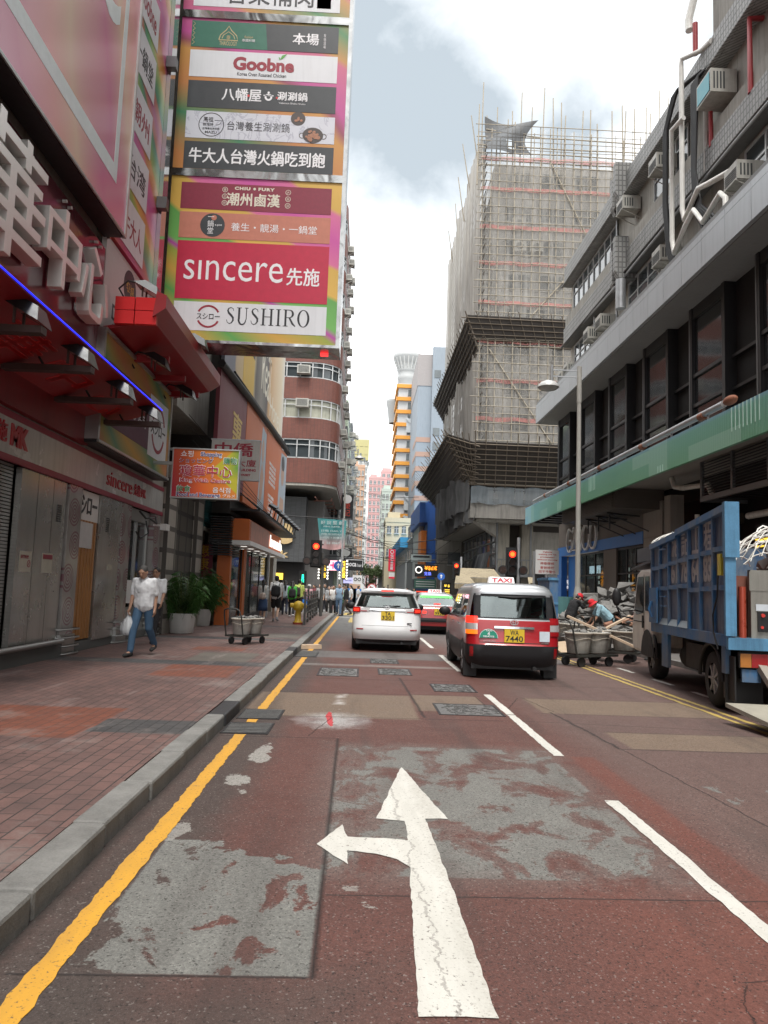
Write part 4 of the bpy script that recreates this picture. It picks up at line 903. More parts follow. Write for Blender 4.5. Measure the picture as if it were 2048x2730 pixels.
# pink billboard box
pk = thing('pink_billboard', 'huge pink billboard box with white lines on the left wall', 'billboard', (-4.9, 14.2, 8.2))
PINK = sheet_mat('pink_print', [(0, (.66, .24, .36)), (.35, (.6, .16, .25)), (.6, (.7, .3, .27)), (.8, (.68, .45, .32)), (1, (.55, .15, .26))], (0, .7, .55), .11, .22, .5)
mb = MB(); mb.box(-5.3, -4.92, -6, 14.2, 8.2, 20); part(mb, 'case', mat('billboard_black', (.012, .012, .012), .5), pk)
mb = MB(); mb.box(-4.92, -4.9, -6, 14.16, 8.24, 20); pp = part(mb, 'printed_face', PINK, pk)
PKP = Plane((-4.9, 0, 0), (0, 1, 0), (0, 0, 1)); mb = MB()
PKP.poly(mb, [(3, 8.95), (13.55, 8.95), (13.55, 9.25), (3, 9.25)], 0, .004); PKP.poly(mb, [(13.36, 9.25), (13.55, 9.25), (13.55, 20), (13.36, 20)], 0, .004)
PKP.text(mb, 'e', 12.55, 12.6, 1.2, 2.0, 0, .004); part(mb, 'white_lines', mat('print_white', (.62, .68, .68), .35), pp)
mb = MB(); mb.box(-4.95, -4.87, 14.16, 14.24, 8.2, 20); 
for k in range(3): mb.box(-4.9+.0, -4.87, -6, 14.16, 8.2+k*.018, 8.21+k*.018)
part(mb, 'metal_edge', STEEL, pk)
# narrow shop directory strip on the wall behind the pink box
st = thing('directory_strip', 'narrow wall sign of stacked white shop panels beside the pink billboard', 'sign', (-5.25, 16, 8.4))
BGS = sheet_mat('strip_print', BANDS, (0, .6, 1), .23, .35, .6)
mb = MB(); mb.box(-5.48, -5.25, 14.3, 17.35, 8.4, 24); part(mb, 'printed_face', BGS, st)
mb = MB(); mb.box(-5.48, -5.15, 17.36, 17.75, 8.2, 24); mb.box(-5.26, -5.2, 14.26, 14.3, 8.2, 24); part(mb, 'steel_edge', mat('mirror_steel', (.6, .6, .6), .14, 1, .1, 1), st)
SPL = Plane((-5.245, 0, 0), (0, 1, 0), (0, 0, 1)); m1 = MB(); m2 = MB(); m3 = MB()
PWH = mat('panel_white', (.68, .7, .73), .45, 0, .07, 1, streak=.08); PDK = mat('panel_charcoal', (.035, .04, .045), .4); PMR = mat('panel_maroon', (.22, .015, .04), .4, 0, .2, 12); PCR = mat('panel_crimson', (.48, .012, .05), .4); PSA = mat('panel_salmon', (.5, .18, .12), .45); PGR = mat('panel_green', (.02, .14, .09), .4)
INK = mat('ink_black', (.02, .02, .025), .5); MARINK = mat('ink_maroon', (.28, .01, .03), .5); WINK = mat('ink_white', (.8, .8, .82), .5)
for k, (v, tt) in enumerate(((8.55, '牛大人'), (9.85, '台湾'), (11.15, '潮州'), (12.5, '一鍋堂'), (13.8, 'Goobne'), (15.1, '蜀味'), (16.4, '先施'))):
    SPL.rect(m1, 14.7, 16.5, v, v+1.05); SPL.text(m2 if k % 2 else m3, tt, 15.7, v+.5, 1.2, .5, .006, .003, .02)
part(m1, 'white_panel', PWH, st); part(m2, 'dark_lettering', INK, st); part(m3, 'maroon_lettering', MARINK, st)
mb = MB()
for z in (10.4, 14.0): mb.box(-5.24, -5.0, 17.2, 17.4, z, z+.28)
part(mb, 'bracket_block', GREYM, st)
# Korean banner beneath the strip
kb = thing('wall_banner', 'white wall banner with brush lettering and a black oval above the red canopy', 'banner', (-5.3, 15.9, 6.4))
mb = MB(); mb.box(-5.4, -5.3, 14.4, 17.4, 6.3, 8.35); part(mb, 'cloth', mat('banner_white', (.6, .59, .58), .6, 0, .1, 2), kb)
KP = Plane((-5.3, 0, 0), (0, 1, 0), (0, 0, 1)); m1 = MB(); KP.text(m1, '먹방', 15.6, 6.85, 1.3, .7, 0, .004, .0); KP.disc(m1, 15.95, 7.85, .42, 0, .004, 24, .4); part(m1, 'print', INK, kb)
m1 = MB(); KP.text(m1, '먹고 놀자', 15.95, 7.85, .5, .25, .004, .004); part(m1, 'gold_print', GOLD, kb)
# red box canopy
rc = thing('red_canopy', 'bright red panelled box canopy jutting out under the tall directory sign', 'canopy', (-4.05, 20, 6.7))
mb = MB()
for x0, x1 in ((-5.06, -4.68), (-4.66, -4.24)): mb.box(x0, x1, 14.42, 14.52, 6.84, 7.1); mb.box(x0, x1, 14.42, 14.52, 6.56, 6.825)
mb.box(-5.06, -4.24, 14.53, 20.0, 7.04, 7.1); part(mb, 'front_panel', REDP, rc)
mb = MB(); mb.prism([(-4.24, 14.36, 7.22), (-4.05, 14.36, 7.14), (-4.05, 14.36, 6.88), (-4.3, 14.36, 6.7)], (0, 5.66, 0)); part(mb, 'sloped_edge', REDD, rc)
mb = MB(); mb.prism([(-4.33, 14.53, 6.68), (-4.28, 14.53, 6.74), (-5.4, 14.53, 6.5), (-5.4, 14.53, 6.42)], (0, 5.45, 0))
for k in range(3): mb.box(-5.4, -4.4, 16.1+k*1.5, 16.2+k*1.5, 6.3, 6.44)
part(mb, 'soffit_panel', REDD, rc)
for yy, lab in ((16.0, 'black flood lamp beneath the red canopy, nearer one'), (18.6, 'black flood lamp beneath the red canopy, farther one')): flood(-4.5, yy, 6.06, lab, arm=0)
flood(-4.45, 14.9, 7.2, 'small black flood lamp standing on top of the red canopy', arm=0)
flood(-4.0, 17.4, 6.98, 'small black flood lamp against the white sushi panel', arm=0)
# sushi board on the wall
sb = thing('sushi_board', 'framed purple and orange wall board with a white panel bearing a red ring', 'sign', (-5.15, 17, 4.2))
SBG = sheet_mat('sushi_print', [(0, (.45, .25, .06)), (.3, (.5, .2, .08)), (.5, (.35, .3, .08)), (.7, (.1, .25, .14)), (1, (.5, .3, .05))], (0, .5, 1), .33, .6, .5)
mb = MB(); mb.box(-5.14, -5.1, 14.2, 19.4, 4.15, 4.2); mb.box(-5.48, -5.1, 14.2, 19.4, 6.33, 6.4); mb.box(-5.48, -5.12, 14.2, 14.28, 4.2, 6.33); mb.box(-5.48, -5.12, 19.32, 19.4, 4.2, 6.33); part(mb, 'frame', STEEL, sb)
mb = MB(); mb.box(-5.4, -5.15, 14.28, 19.32, 4.2, 6.33); part(mb, 'printed_face', SBG, sb)
mb = MB(); mb.box(-5.48, -5.141, 14.2, 19.4, 4.13, 4.19); part(mb, 'dark_underside', BLK, sb)
SP = Plane((-5.15, 0, 0), (0, 1, 0), (0, 0, 1)); m1 = MB(); SP.rect(m1, 14.6, 17.5, 4.6, 5.85); part(m1, 'purple_panel', mat('panel_plum', (.09, .02, .05), .6), sb)
m1 = MB(); SP.rect(m1, 17.5, 19.1, 4.5, 5.95); part(m1, 'white_panel', PWH, sb)
m1 = MB(); SP.ring(m1, 18.3, 5.22, .58, .09, .006, .01, 20, 160); SP.ring(m1, 18.3, 5.22, .58, .09, .006, .01, 200, 340); part(m1, 'ring', MARINK, sb)
m1 = MB(); SP.text(m1, 'スシロー', 18.3, 5.22, 1.25, .3, .006, .004, .03); part(m1, 'dark_lettering', INK, sb)
m1 = MB(); SP.text(m1, 'SUSHIRO 寿司', 16.2, 5.2, 2.1, .35, .006, .004); part(m1, 'pale_lettering', mat('ink_grey', (.45, .42, .44), .5), sb)
# ---------------------------------------------------------------- the tall directory sign across the street
BY = 18.5; X0, X1 = -5.42, -.8
def zc(y): return at_y(565, y, BY).z
bg = thing('directory_sign', 'tall colourful steel framed sign of stacked restaurant panels hanging over the pavement', 'sign', (-3.1, BY, 7.4))
ZB, ZT = zc(746), 24.0
MIRR = MATS['mirror_steel']
def wavy_steel():
    g = newmat('rippled_mirror_steel'); c = g.coord(); g.p.inputs['Metallic'].default_value = 1; g.set(g.p.inputs['Base Color'], g.mix(g.noise(c, 1.3, 4, .6), (.14, .14, .14), (.5, .5, .49)))
    g.p.inputs['Roughness'].default_value = .2; g.set(g.p.inputs['Normal'], g.bump(g.noise(c, 1.4, 2, .4, .8), .35, .1)); return g.m
WSTEEL = wavy_steel()
mb = MB(); mb.box(X0, X1, BY+.03, BY+.95, ZB, ZT); part(mb, 'case', WSTEEL, bg)
secs = [(zc(742), zc(386)), (zc(373), zc(44)), (zc(31), ZT)]
mb = MB()
for z0, z1 in ((ZB, zc(740)), (zc(388), zc(372)), (zc(46), zc(30))): mb.box(X0, X1, BY-.03, BY+.03, z0, z1)
mb.box(X0, X0+.14, BY-.03, BY+.03, zc(740), zc(388)); mb.box(X0, X0+.14, BY-.03, BY+.03, zc(372), zc(46)); mb.box(X1-.1, X1, BY-.03, BY+.03, zc(740), zc(388)); mb.box(X1-.1, X1, BY-.03, BY+.03, zc(372), zc(46)); part(mb, 'steel_trim', WSTEEL, bg)
SG = {'a': sheet_mat('sign_print_lower', [(0, (.55, .08, .33)), (.17, (.62, .14, .3)), (.2, (.6, .38, .07)), (.4, (.68, .42, .08)), (.43, (.12, .36, .08)), (.62, (.16, .44, .1)), (.66, (.45, .05, .35)), (.7, (.3, .36, .05)), (.85, (.6, .34, .06)), (1, (.1, .35, .08))], (.6, 0, 1), .115, .4, .25),
      'b': sheet_mat('sign_print_upper', [(0, (.04, .2, .09)), (.2, (.5, .2, .06)), (.4, (.55, .27, .06)), (.45, (.28, .06, .1)), (.5, (.5, .07, .28)), (.75, (.55, .12, .22)), (.8, (.5, .25, .06)), (1, (.06, .22, .08))], (.55, 0, 1), .1, .4, .3)}
for (z0, z1), k in zip(secs, 'abb'):
    mb = MB(); mb.box(X0+.14, X1-.1, BY+.0, BY+.03, z0, z1); part(mb, 'printed_face', SG[k], bg)
U0, U1 = X0+.4, X1-.36; TW = U1-U0
SPL2 = Plane((U0, BY, 0), (1, 0, 0), (0, 0, 1))
def panel(c0, c1, m, crop, lab):
    zz = [(zc((c*.27343) if crop == 2 else 364.5+c*.27343)) for c in (c0, c1)]
    mb = MB(); SPL2.rect(mb, 0, TW, zz[1], zz[0]); return part(mb, 'shop_panel', m, bg, lab), zz[1], zz[0]
def dress(pn, m, fn, nm='lettering'):
    mb = MB(); fn(mb); return part(mb, nm, m, pn)
T2 = SPL2.text
# top, cut off by the frame
pn, a, b = panel(-180, 72, PWH, 2, 'white panel cut off by the top of the picture'); dress(pn, INK, lambda m: T2(m, '香菜補肉', 2.0, a+.42, 2.3, .62, .006, .004, .02)); dress(pn, FRED, lambda m: SPL2.rect(m, 3.25, 3.62, a+.1, a+.5), 'red_seal')
# half green half charcoal
pn, a, b = panel(188, 395, PGR, 2, 'panel half green and half charcoal'); dress(pn, PDK, lambda m: SPL2.poly(m, [(TW*.52, a), (TW, a), (TW, b), (TW*.5, b)], .006, .008), 'charcoal_half')
PGOLD = mat('ink_gold', (.55, .42, .22), .5)
def thai(m):
    SPL2.stroke(m, [(.72, a+.22), (.76, a+.36), (.9, a+.5), (.97, a+.62), (1.04, a+.5), (1.18, a+.36), (1.22, a+.22), (.72, a+.22)], .022, .006, .01)
    SPL2.stroke(m, [(.8, a+.26), (.84, a+.36), (.97, a+.46), (1.1, a+.36), (1.14, a+.26)], .016, .006, .01); T2(m, '泰', .97, a+.3, .11, .12); T2(m, 'THAIOLOGY', .97, a+.13, .46, .12, .006, .004); T2(m, 'fusion', 1.5, a+.34, .22, .07, .006, .004)
    for k in range(5): SPL2.stroke(m, [(.03, a+.06+k*.13), (.09, a+.12+k*.13), (.03, a+.18+k*.13)], .012, .006, .01)
dress(pn, PGOLD, thai, 'gold_emblem')
dress(pn, WINK, lambda m: (T2(m, '本場', 3.0, a+.36, .68, .32, .01, .004, .04), T2(m, '泰國料理', 1.5, a+.24, .34, .08, .01, .004), T2(m, '炭\n燒\n酒\n場', 3.5, a+.33, .06, .42, .01, .004)))
# chicken
pn, a, b = panel(420, 630, PWH, 2, 'white panel with maroon rounded lettering and a green leaf')
dress(pn, MARINK, lambda m: T2(m, 'Goobne', TW*.5, a+.42, 1.6, .38, .006, .004, .045)); dress(pn, INK, lambda m: T2(m, 'Korea Oven Roasted Chicken', TW*.49, a+.13, 1.28, .1, .006, .004, .015)); dress(pn, mat('leaf_green', (.1, .35, .06), .5), lambda m: (SPL2.poly(m, [(TW*.5+.42, a+.58), (TW*.5+.5, a+.62), (TW*.5+.6, a+.75), (TW*.5+.47, a+.7)], .01, .013), SPL2.poly(m, [(TW*.5+.4, a+.57), (TW*.5+.38, a+.66), (TW*.5+.43, a+.62)], .01, .013)), 'leaf')
# hot pot, dark
pn, a, b = panel(660, 872, PDK, 2, 'charcoal panel with a white cooking pot between brush letters')
dress(pn, WINK, lambda m: (T2(m, '八幡屋', 1.4, a+.4, 1.02, .34, .006, .004, .035), T2(m, '涮涮鍋', 2.72, a+.42, .78, .24, .006, .004, .03), T2(m, 'Yabataya Shabu Shabu', 2.72, a+.22, .7, .06, .006, .004), SPL2.ring(m, 2.1, a+.37, .1, .05, .006, .01), SPL2.rect(m, 1.97, 2.23, a+.4, a+.43, .006, .01), SPL2.disc(m, 2.1, a+.5, .03, .006, .01, 10)))
dress(pn, mat('ink_red', (.6, .03, .03), .5), lambda m: (SPL2.disc(m, 1.58, a+.38, .035, .012, .014, 10), SPL2.disc(m, 2.32, a+.36, .03, .012, .014, 10)), 'red_dot')
# marble
def marble_mat():
    g = newmat('panel_marble'); c = g.coord(); n = g.noise(c, 1.6, 6, .6, 1.2); v = ((n-.5).abs()).lt(.018)
    g.t.links.new(g.mix(v*.6+(g.noise(c, 4, 4, .6)-.4)*.4, (.62, .64, .7), (.36, .37, .45)), g.p.inputs['Base Color']); g.p.inputs['Roughness'].default_value = .4; return g.m
pn, a, b = panel(901, 1114, marble_mat(), 2, 'marbled pale panel with two pots of food')
dress(pn, INK, lambda m: (SPL2.ring(m, .66, a+.38, .33, .02), T2(m, '馬祖', .58, a+.52, .26, .13, .006, .004, .01), T2(m, '無限時', .58, a+.38, .27, .09, .006, .004), T2(m, '台灣養生涮涮鍋', .66, a+.27, .44, .06, .006, .004), T2(m, 'MAZU', .66, a+.17, .3, .07, .006, .004, .01), SPL2.stroke(m, [(.74, a+.5), (.93, a+.5), (.87, a+.39), (.78, a+.37)], .014), T2(m, '台灣養生涮涮鍋', 1.88, a+.38, 1.62, .25, .006, .004, .0)))
def food(m):
    SPL2.disc(m, 2.9, a+.66, .19, .006, .01); SPL2.disc(m, 3.3, a+.22, .27, .006, .01, 28, .215)
    for u in (2.99, 3.6): pass
    SPL2.ring(m, 3.02, a+.2, .08, .02); SPL2.ring(m, 3.58, a+.2, .08, .02)
dress(pn, mat('pot_dark', (.06, .045, .04), .5), food, 'cooking_pots')
def bits(m):
    r = random.Random(4)
    for k in range(26):
        t_, q = r.uniform(0, 6.28), r.uniform(0, .15); SPL2.disc(m, 3.3+math.cos(t_)*q*1.3, a+.22+math.sin(t_)*q, r.uniform(.03, .06), .011, .013+k*.0002, 6)
        if k < 10: SPL2.disc(m, 2.9+math.cos(t_)*q*.8, a+.64+math.sin(t_)*q*.5, .035, .011, .013+k*.0002, 6)
dress(pn, mat('pot_food', (.38, .18, .11), .6, 0, .8, 30), bits, 'food')
pn, a, b = panel(1141, 1354, PDK, 2, 'charcoal panel with one row of large white brush letters'); dress(pn, WINK, lambda m: T2(m, '牛大人台灣火鍋吃到飽', TW*.49, a+.36, 3.5, .4, .006, .004, .045))
# lower section
pn, a, b = panel(133, 340, PMR, 3, 'maroon panel with cream lettering and small rings'); PCRM = mat('ink_cream', (.7, .66, .55), .5)
def chiu(m):
    T2(m, 'CHIU', TW*.405, a+.6, .4, .085, .006, .004, .05, 1.2); T2(m, 'FURY', TW*.565, a+.6, .42, .085, .006, .004, .05, 1.2); T2(m, '潮州鹵漢', TW*.48, a+.3, 1.36, .34, .006, .004, .045)
    for k, (u, t_) in enumerate(((.29, '香正宗'), (.71, '大飯店'))):
        for j in range(3): SPL2.ring(m, TW*u, a+.55-.18*j, .07, .012); T2(m, t_[j], TW*u, a+.55-.18*j, .07, .07, .006, .004)
    SPL2.disc(m, TW*.485, a+.6, .035, .006, .01, 10)
dress(pn, PCRM, chiu)
pn, a, b = panel(365, 570, PSA, 3, 'salmon panel with a black disc'); dress(pn, PDK, lambda m: SPL2.disc(m, .85, a+.36, .315, .006, .009), 'black_disc')
dress(pn, WINK, lambda m: (T2(m, '養生・靚湯・一鍋堂', 2.42, a+.34, 2.2, .22, .006, .004, .0), T2(m, '一\n鍋\n堂', .8, a+.36, .16, .46, .009, .004), T2(m, 'e.pot', 1.0, a+.36, .18, .06, .009, .004)))
dress(pn, PSA, lambda m: SPL2.disc(m, .88, a+.56, .07, .0095, .0105, 14), 'salmon_dot')
pn, a, b = panel(593, 1050, PCR, 3, 'large crimson panel'); hh = b-a
dress(pn, WINK, lambda m: (T2(m, 'sıncere', TW*.376, a+hh*.5, TW*.65, .52, .006, .004, -.004), T2(m, '先施', TW*.835, a+hh*.45, TW*.215, .46, .006, .004, .03)))
pn, a, b = panel(1072, 1298, PWH, 3, 'white panel at the bottom with black Roman capitals'); hh = b-a
dress(pn, INK, lambda m: (serif(SPL2, m, 'SUSHIRO', 1.3, a+.2, 2.16, .44), T2(m, 'スシロー', .88, a+hh*.5, .58, .15, .006, .004, .03)))
dress(pn, MARINK, lambda m: (SPL2.ring(m, .88, a+hh*.5, .3, .05, .006, .01, 25, 155), SPL2.ring(m, .88, a+hh*.5, .3, .05, .006, .01, 205, 335)), 'ring')
mb = MB()
for z in (8.6, 14, 20): mb.bar((X0-.2, BY+.5, z), (X0+.1, BY+.5, z), .2)
part(mb, 'wall_bracket', GREYM, bg)
mb = MB(); mb.cbox((-1.2, BY+.45, ZB-.03), (.2, .14, .06)); part(mb, 'red_lamp', mat('red_lens', (.7, .03, .03), .4, emit=1.0), bg)
# ---------------------------------------------------------------- small projecting signs
def gradient_sign():
    g = newmat('orange_sign_print'); c = g.coord(); x, y, z = g.xyz(c)
    f = (x*.55+.5+(z-.6)*.25).clamp(); col = g.ramp(f, [(0, (.42, .02, .04)), (.35, (.6, .1, .02)), (.7, (.65, .2, .02)), (1, (.62, .28, .03))])
    q = (x-.25).min((x*.6+.35)-(z-.75).abs()*1.4+.0); col = g.mix((x-.05-(z-.72).abs()*1.1).step(.1, .03), col, (.5, .45, .03)); col = g.mix(((x-.55)*1.0+(.75-z)*.2).step(.08, .25)*(z-.62).step(0, .3)*.8, col, (.06, .3, .05))
    g.t.links.new(col, g.p.inputs['Base Color']); g.p.inputs['Roughness'].default_value = .35; return g.m
kx0, kx1, kz0, kz1, ky = -4.68, -3.06, 3.55, 4.77, 18.0
ks = thing('projecting_sign', 'orange and red light box sign lettered in four languages', 'sign', (kx0+.8, ky, kz0))
mb = MB(); mb.box(kx0+.03, kx1-.03, ky, ky+.22, kz0+.03, kz1-.03); part(mb, 'printed_face', gradient_sign(), ks)
mb = MB(); mb.box(kx0, kx1, ky-.02, ky+.24, kz0, kz0+.03); mb.box(kx0, kx1, ky-.02, ky+.24, kz1-.03, kz1); mb.box(kx0, kx0+.03, ky-.02, ky+.24, kz0+.03, kz1-.03); mb.box(kx1-.03, kx1, ky-.02, ky+.24, kz0+.03, kz1-.03); mb.bar((-5.5, ky+.11, 4.4), (kx0, ky+.11, 4.4), .08); part(mb, 'frame', STEEL, ks)
KPL = Plane((kx0, ky, kz0), (1, 0, 0), (0, 0, 1)); m1 = MB(); m2 = MB(); m3 = MB(); m4 = MB()
T = KPL.text
T(m1, '瓊華中心', .82, .67, 1.26, .29, .004, .004, .075); T(m2, '瓊華中心', .82, .67, 1.24, .275, .008, .004, .012); T(m1, 'King Wah Centre', .82, .43, 1.24, .13, .004, .004, .06); T(m2, 'King Wah Centre', .82, .43, 1.2, .12, .008, .004, .02)
T(m1, 'Shopping', .93, 1.07, .52, .15, .004, .004, .06); T(m3, 'Shopping', .93, 1.07, .5, .135, .008, .004, .02); T(m1, 'ショッピング', .58, .92, .82, .12, .004, .004, .03); T(m3, 'ショッピング', .58, .92, .8, .105, .008, .004, .0); T(m1, '購物', 1.39, .94, .33, .17, .004, .004, .06); T(m4, '購物', 1.39, .94, .31, .15, .008, .004, .02)
T(m1, '쇼핑', .35, 1.08, .3, .15, .004, .004, .02); T(m1, '飲食', .31, .23, .35, .17, .004, .004, .06); T(m4, '飲食', .31, .23, .33, .15, .008, .004, .02); T(m1, 'Food and Beverage', .67, .08, 1.06, .13, .004, .004, .06); T(m3, 'Food and Beverage', .67, .08, 1.03, .12, .008, .004, .02); T(m1, '음식점', 1.22, .22, .42, .13, .004, .004, .02); T(m1, 'グルメ', 1.4, .09, .3, .08, .004, .004, .02)
part(m1, 'white_lettering', WINK, ks); part(m2, 'red_lettering', mat('ink_crimson', (.45, .01, .05), .5), ks); part(m3, 'navy_lettering', mat('ink_navy', (.03, .05, .2), .5), ks); part(m4, 'green_lettering', mat('ink_green', (.03, .25, .08), .5), ks)
cy = 20.6; cs = thing('building_name_sign', 'grey white sign with red Chinese and English building name, behind the orange sign', 'sign', (-3.6, cy, 4.4))
cx0, cx1, cz0, cz1 = -4.3, -2.98, 4.42, 5.5
mb = MB(); mb.box(cx0, cx1, cy, cy+.16, cz0, cz1); part(mb, 'face', mat('sign_grey_white', (.45, .44, .41), .5, 0, .1, 2, streak=.2), cs)
mb = MB(); mb.box(cx0-.02, cx1+.02, cy-.02, cy+.18, cz1, cz1+.03); mb.box(cx0-.02, cx1+.02, cy-.02, cy+.18, cz0-.03, cz0); mb.bar((-5.5, cy+.08, 5.2), (cx0, cy+.08, 5.2), .07); part(mb, 'frame', GALV, cs)
CP = Plane((cx0, cy, cz0), (1, 0, 0), (0, 0, 1)); m1 = MB(); CP.text(m1, '中僑', .62, .82, 1.05, .38, .0, .005, .04); CP.text(m1, '商業大廈', .68, .45, 1.14, .2, .0, .005, .02); CP.text(m1, 'COMMERCIAL BUILDING', .66, .26, 1.18, .075, 0, .005, .05); CP.text(m1, 'SHANTUNG STREET', .66, .12, .9, .06, 0, .005, .05); part(m1, 'lettering', MARINK, cs)
# ---------------------------------------------------------------- left: block with billboards and the orange shop
D_ = thing('arcade_building', 'older block with pale tiled pillars and an orange shop under large billboards', 'building', (-5, 31, 0))
PTILE = tile_mat('pale_stone_tile', (.42, .39, .35), (.38, .35, .31), (.1, .09, .08), .9, .6, .2); DTILE = tile_mat('dark_stone_tile', (.1, .09, .075), (.075, .07, .06), (.02, .02, .02), .9, .6, .15)
mb = MB(); mb.box(-16, -6.6, 20.5, 42, 0, 22); mb.box(-6.6, -5.02, 24.6, 42, 4.65, 17.5); mb.box(-6.6, -4.75, 26.4, 42, 4.0, 4.6); part(mb, 'core_wall', DKWALL, D_)
mb = MB(); mb.box(-6.6, -5.3, 20.5, 26.4, 6.4, 9.2); mb.box(-5.9, -5.2, 25.2, 27.2, 5.2, 8.2); part(mb, 'pale_balcony', CREAM, D_)
for a, b, t in ((20.6, 21.55, 4.5), (24.2, 25.1, 4.4), (28.3, 29.3, 3.4)):
    mb = MB(); mb.box(-6.0, -5.35, a, b, .1, t); part(mb, 'tiled_pillar', PTILE, D_)
mb = MB(); mb.box(-6.1, -5.5, 21.55, 24.2, .1, 4.4); part(mb, 'dark_tile_wall', DTILE, D_)
mb = MB(); mb.box(-6.6, -6.3, 25.1, 28.3, .1, 4.0); part(mb, 'entrance_recess', VOID, D_)
mb = MB(); mb.box(-6.0, -5.25, 20.5, 30, 4.4, 4.75); mb.box(-5.45, -5.35, 25.1, 28.3, 3.3, 3.42); part(mb, 'beam', CREAM, D_)
mb = MB(); mb.box(-5.42, -5.38, 25.1, 29.5, 3.42, 4.38); part(mb, 'teal_transom', mat('teal_glass', (.03, .13, .14), .1, 0, .5, 1.5), D_)
mb = MB()
for k in range(16): mb.box(-5.2, -4.5, 25.4, 27.5, 2.5+k*.085, 2.54+k*.085)
part(mb, 'louvre', BLK, D_)
ORG_ = mat('shop_orange', (.55, .13, .02), .45, 0, .12, 2)
mb = MB(); mb.box(-5.2, -3.95, 25.9, 26.05, 3.05, 3.75); mb.box(-5.2, -4.0, 26.05, 36.5, 3.05, 3.8); part(mb, 'orange_fascia', ORG_, D_)
mb = MB(); mb.box(-5.2, -3.88, 25.85, 37.5, 2.88, 3.04); part(mb, 'white_edge', WHITE, D_)
mb = MB(); mb.box(-3.998, -3.96, 26.4, 31.5, 3.1, 3.75); part(mb, 'fascia_posters', mat('fascia_print', (.42, .22, .17), .4, 0, .7, 3), D_)
mb = MB(); Plane((-3.95, 0, 0), (0, 1, 0), (0, 0, 1)).text(mb, 'le monde', 33.9, 3.4, 4.4, .5, 0, .03, .03); part(mb, 'lit_lettering', LITW, D_)
mb = MB(); r5 = random.Random(2)
for k in range(6):
    for j in range(2): mb.cyl((-4.25-.45*j, 26.8+k*1.7+.5*j, 2.872), (-4.25-.45*j, 26.8+k*1.7+.5*j, 2.878), .12, .12, 10)
part(mb, 'downlights', LITW, D_)
for a, b in ((25.95, 26.25), (28.9, 29.5), (36.6, 37.0)):
    mb = MB(); mb.box(-5.0, -4.55, a, b, .1, 2.87); part(mb, 'orange_post', ORG_ if a < 36 else mat('cream_panel', (.5, .42, .26), .5), D_)
f = MB()
for q in (26.25, 28.85, 29.5, 31.5, 34, 36.55): f.box(-4.7, -4.62, q, q+.05, .1, 2.87)
f.box(-4.7, -4.62, 26.3, 36.6, .1, .35); fo = part(f, 'shop_window', BLK, D_); q = MB(); q.box(-4.67, -4.65, 26.3, 36.6, .35, 2.87); part(q, 'pane', SHOPGL, fo)
mb = MB(); mb.box(-6.5, -6.45, 26.3, 41, .1, 2.87); part(mb, 'shop_interior', mat('glowing_shop_interior', (.5, .36, .24), .8, 0, .5, 1.5, emit=.16), D_)  # shop lighting put in as a faint glow of the back wall
mb = MB()
for k in range(46):
    yy, zz = r5.uniform(26.6, 36.2), r5.choice((.3, .8, 1.3, 1.8)); mb.box(-6.3, -6.05, yy, yy+.3, zz, zz+r5.uniform(.2, .42))
part(mb, 'shelf_goods', mat('shelf_goods', (.35, .2, .16), .6, 0, .9, 4), D_)
mb = MB(); mb.box(-5.0, -3.7, 26.5, 41, 4.12, 4.2)
for k in range(10): mb.bar((-3.7, 27+k*1.5, 4.16), (-4.6, 27+k*1.5, 4.9), .04)
part(mb, 'lamp_rack', BLK, D_)
for k in range(9):
    yy = 29.5+k*1.35; t = thing('spot_lamp', 'small black spot lamp standing along the rack below the billboards', 'lamp', (-3.75, yy, 4.2), 'spot lamps on the billboard rack')
    M = Matrix.Translation((-3.6, yy, 4.62))@Matrix.Rotation(.5, 4, 'Y')@Matrix.Rotation(.25, 4, 'X'); mb = MB(); mb.box(-.16, .16, -.2, .2, -.05, .05, M); part(mb, 'housing', MATS['lamp_black'], t)
    mb = MB(); mb.bar((-3.75, yy, 4.2), (-3.66, yy, 4.6), .04); part(mb, 'stem', BLK, t)
mb = MB(); mb.box(-6.6, -4.8, 40.6, 42, .1, 4.0); part(mb, 'end_pier', CREAM, D_)
# banner in the entrance
vb = thing('entrance_banner', 'tall red banner with yellow characters inside the dark entrance', 'banner', (-5.9, 27, .4))
mb = MB(); mb.box(-6.06, -5.34, 26.9, 26.94, .5, 2.9); part(mb, 'cloth', FRED, vb)
VP = Plane((-6.06, 26.9, .5), (1, 0, 0), (0, 0, 1)); mb = MB(); VP.text(mb, '惠\n康', .38, 1.95, .42, .85, 0, .004, .02); part(mb, 'yellow_lettering', mat('ink_yellow', (.7, .4, .03), .5), vb)
mb = MB(); txt(mb, 'ome', VP.p(.38, .85, 0), .8, .36, (0, 0, 1), (-1, 0, 0), .03, .004); part(mb, 'white_lettering', WINK, vb)
# billboards above (printed sheets in frames, plane x = -4.5)
BX = -4.5
def bill(name, label, y0, y1, zb, zt, m, x=BX, slope=0):
    """zb/zt at y0 and y1: heights of the lower and upper edge"""
    t = thing(name, label, 'billboard', (x, (y0+y1)/2, min(zb))); mb = MB()
    mb.prism([(x, y0, zb[0]), (x, y1, zb[1]), (x, y1, zt[1]), (x, y0, zt[0])], (-.12, 0, 0)); part(mb, 'printed_sheet', m, t); return t
BPL = Plane((BX, 0, 0), (0, 1, 0), (0, 0, 1))
b1 = bill('grocery_billboard', 'maroon billboard sheet with large gold Chinese characters', 22.3, 27.4, (4.8, 4.75), (8.05, 8.3), mat('print_maroon', (.17, .025, .04), .5, 0, .1, .5))
mb = MB(); BPL.text(mb, '惠\n康', 25.6, 6.1, 1.9, 2.5, 0, .006, .035); part(mb, 'gold_lettering', GOLD, b1)
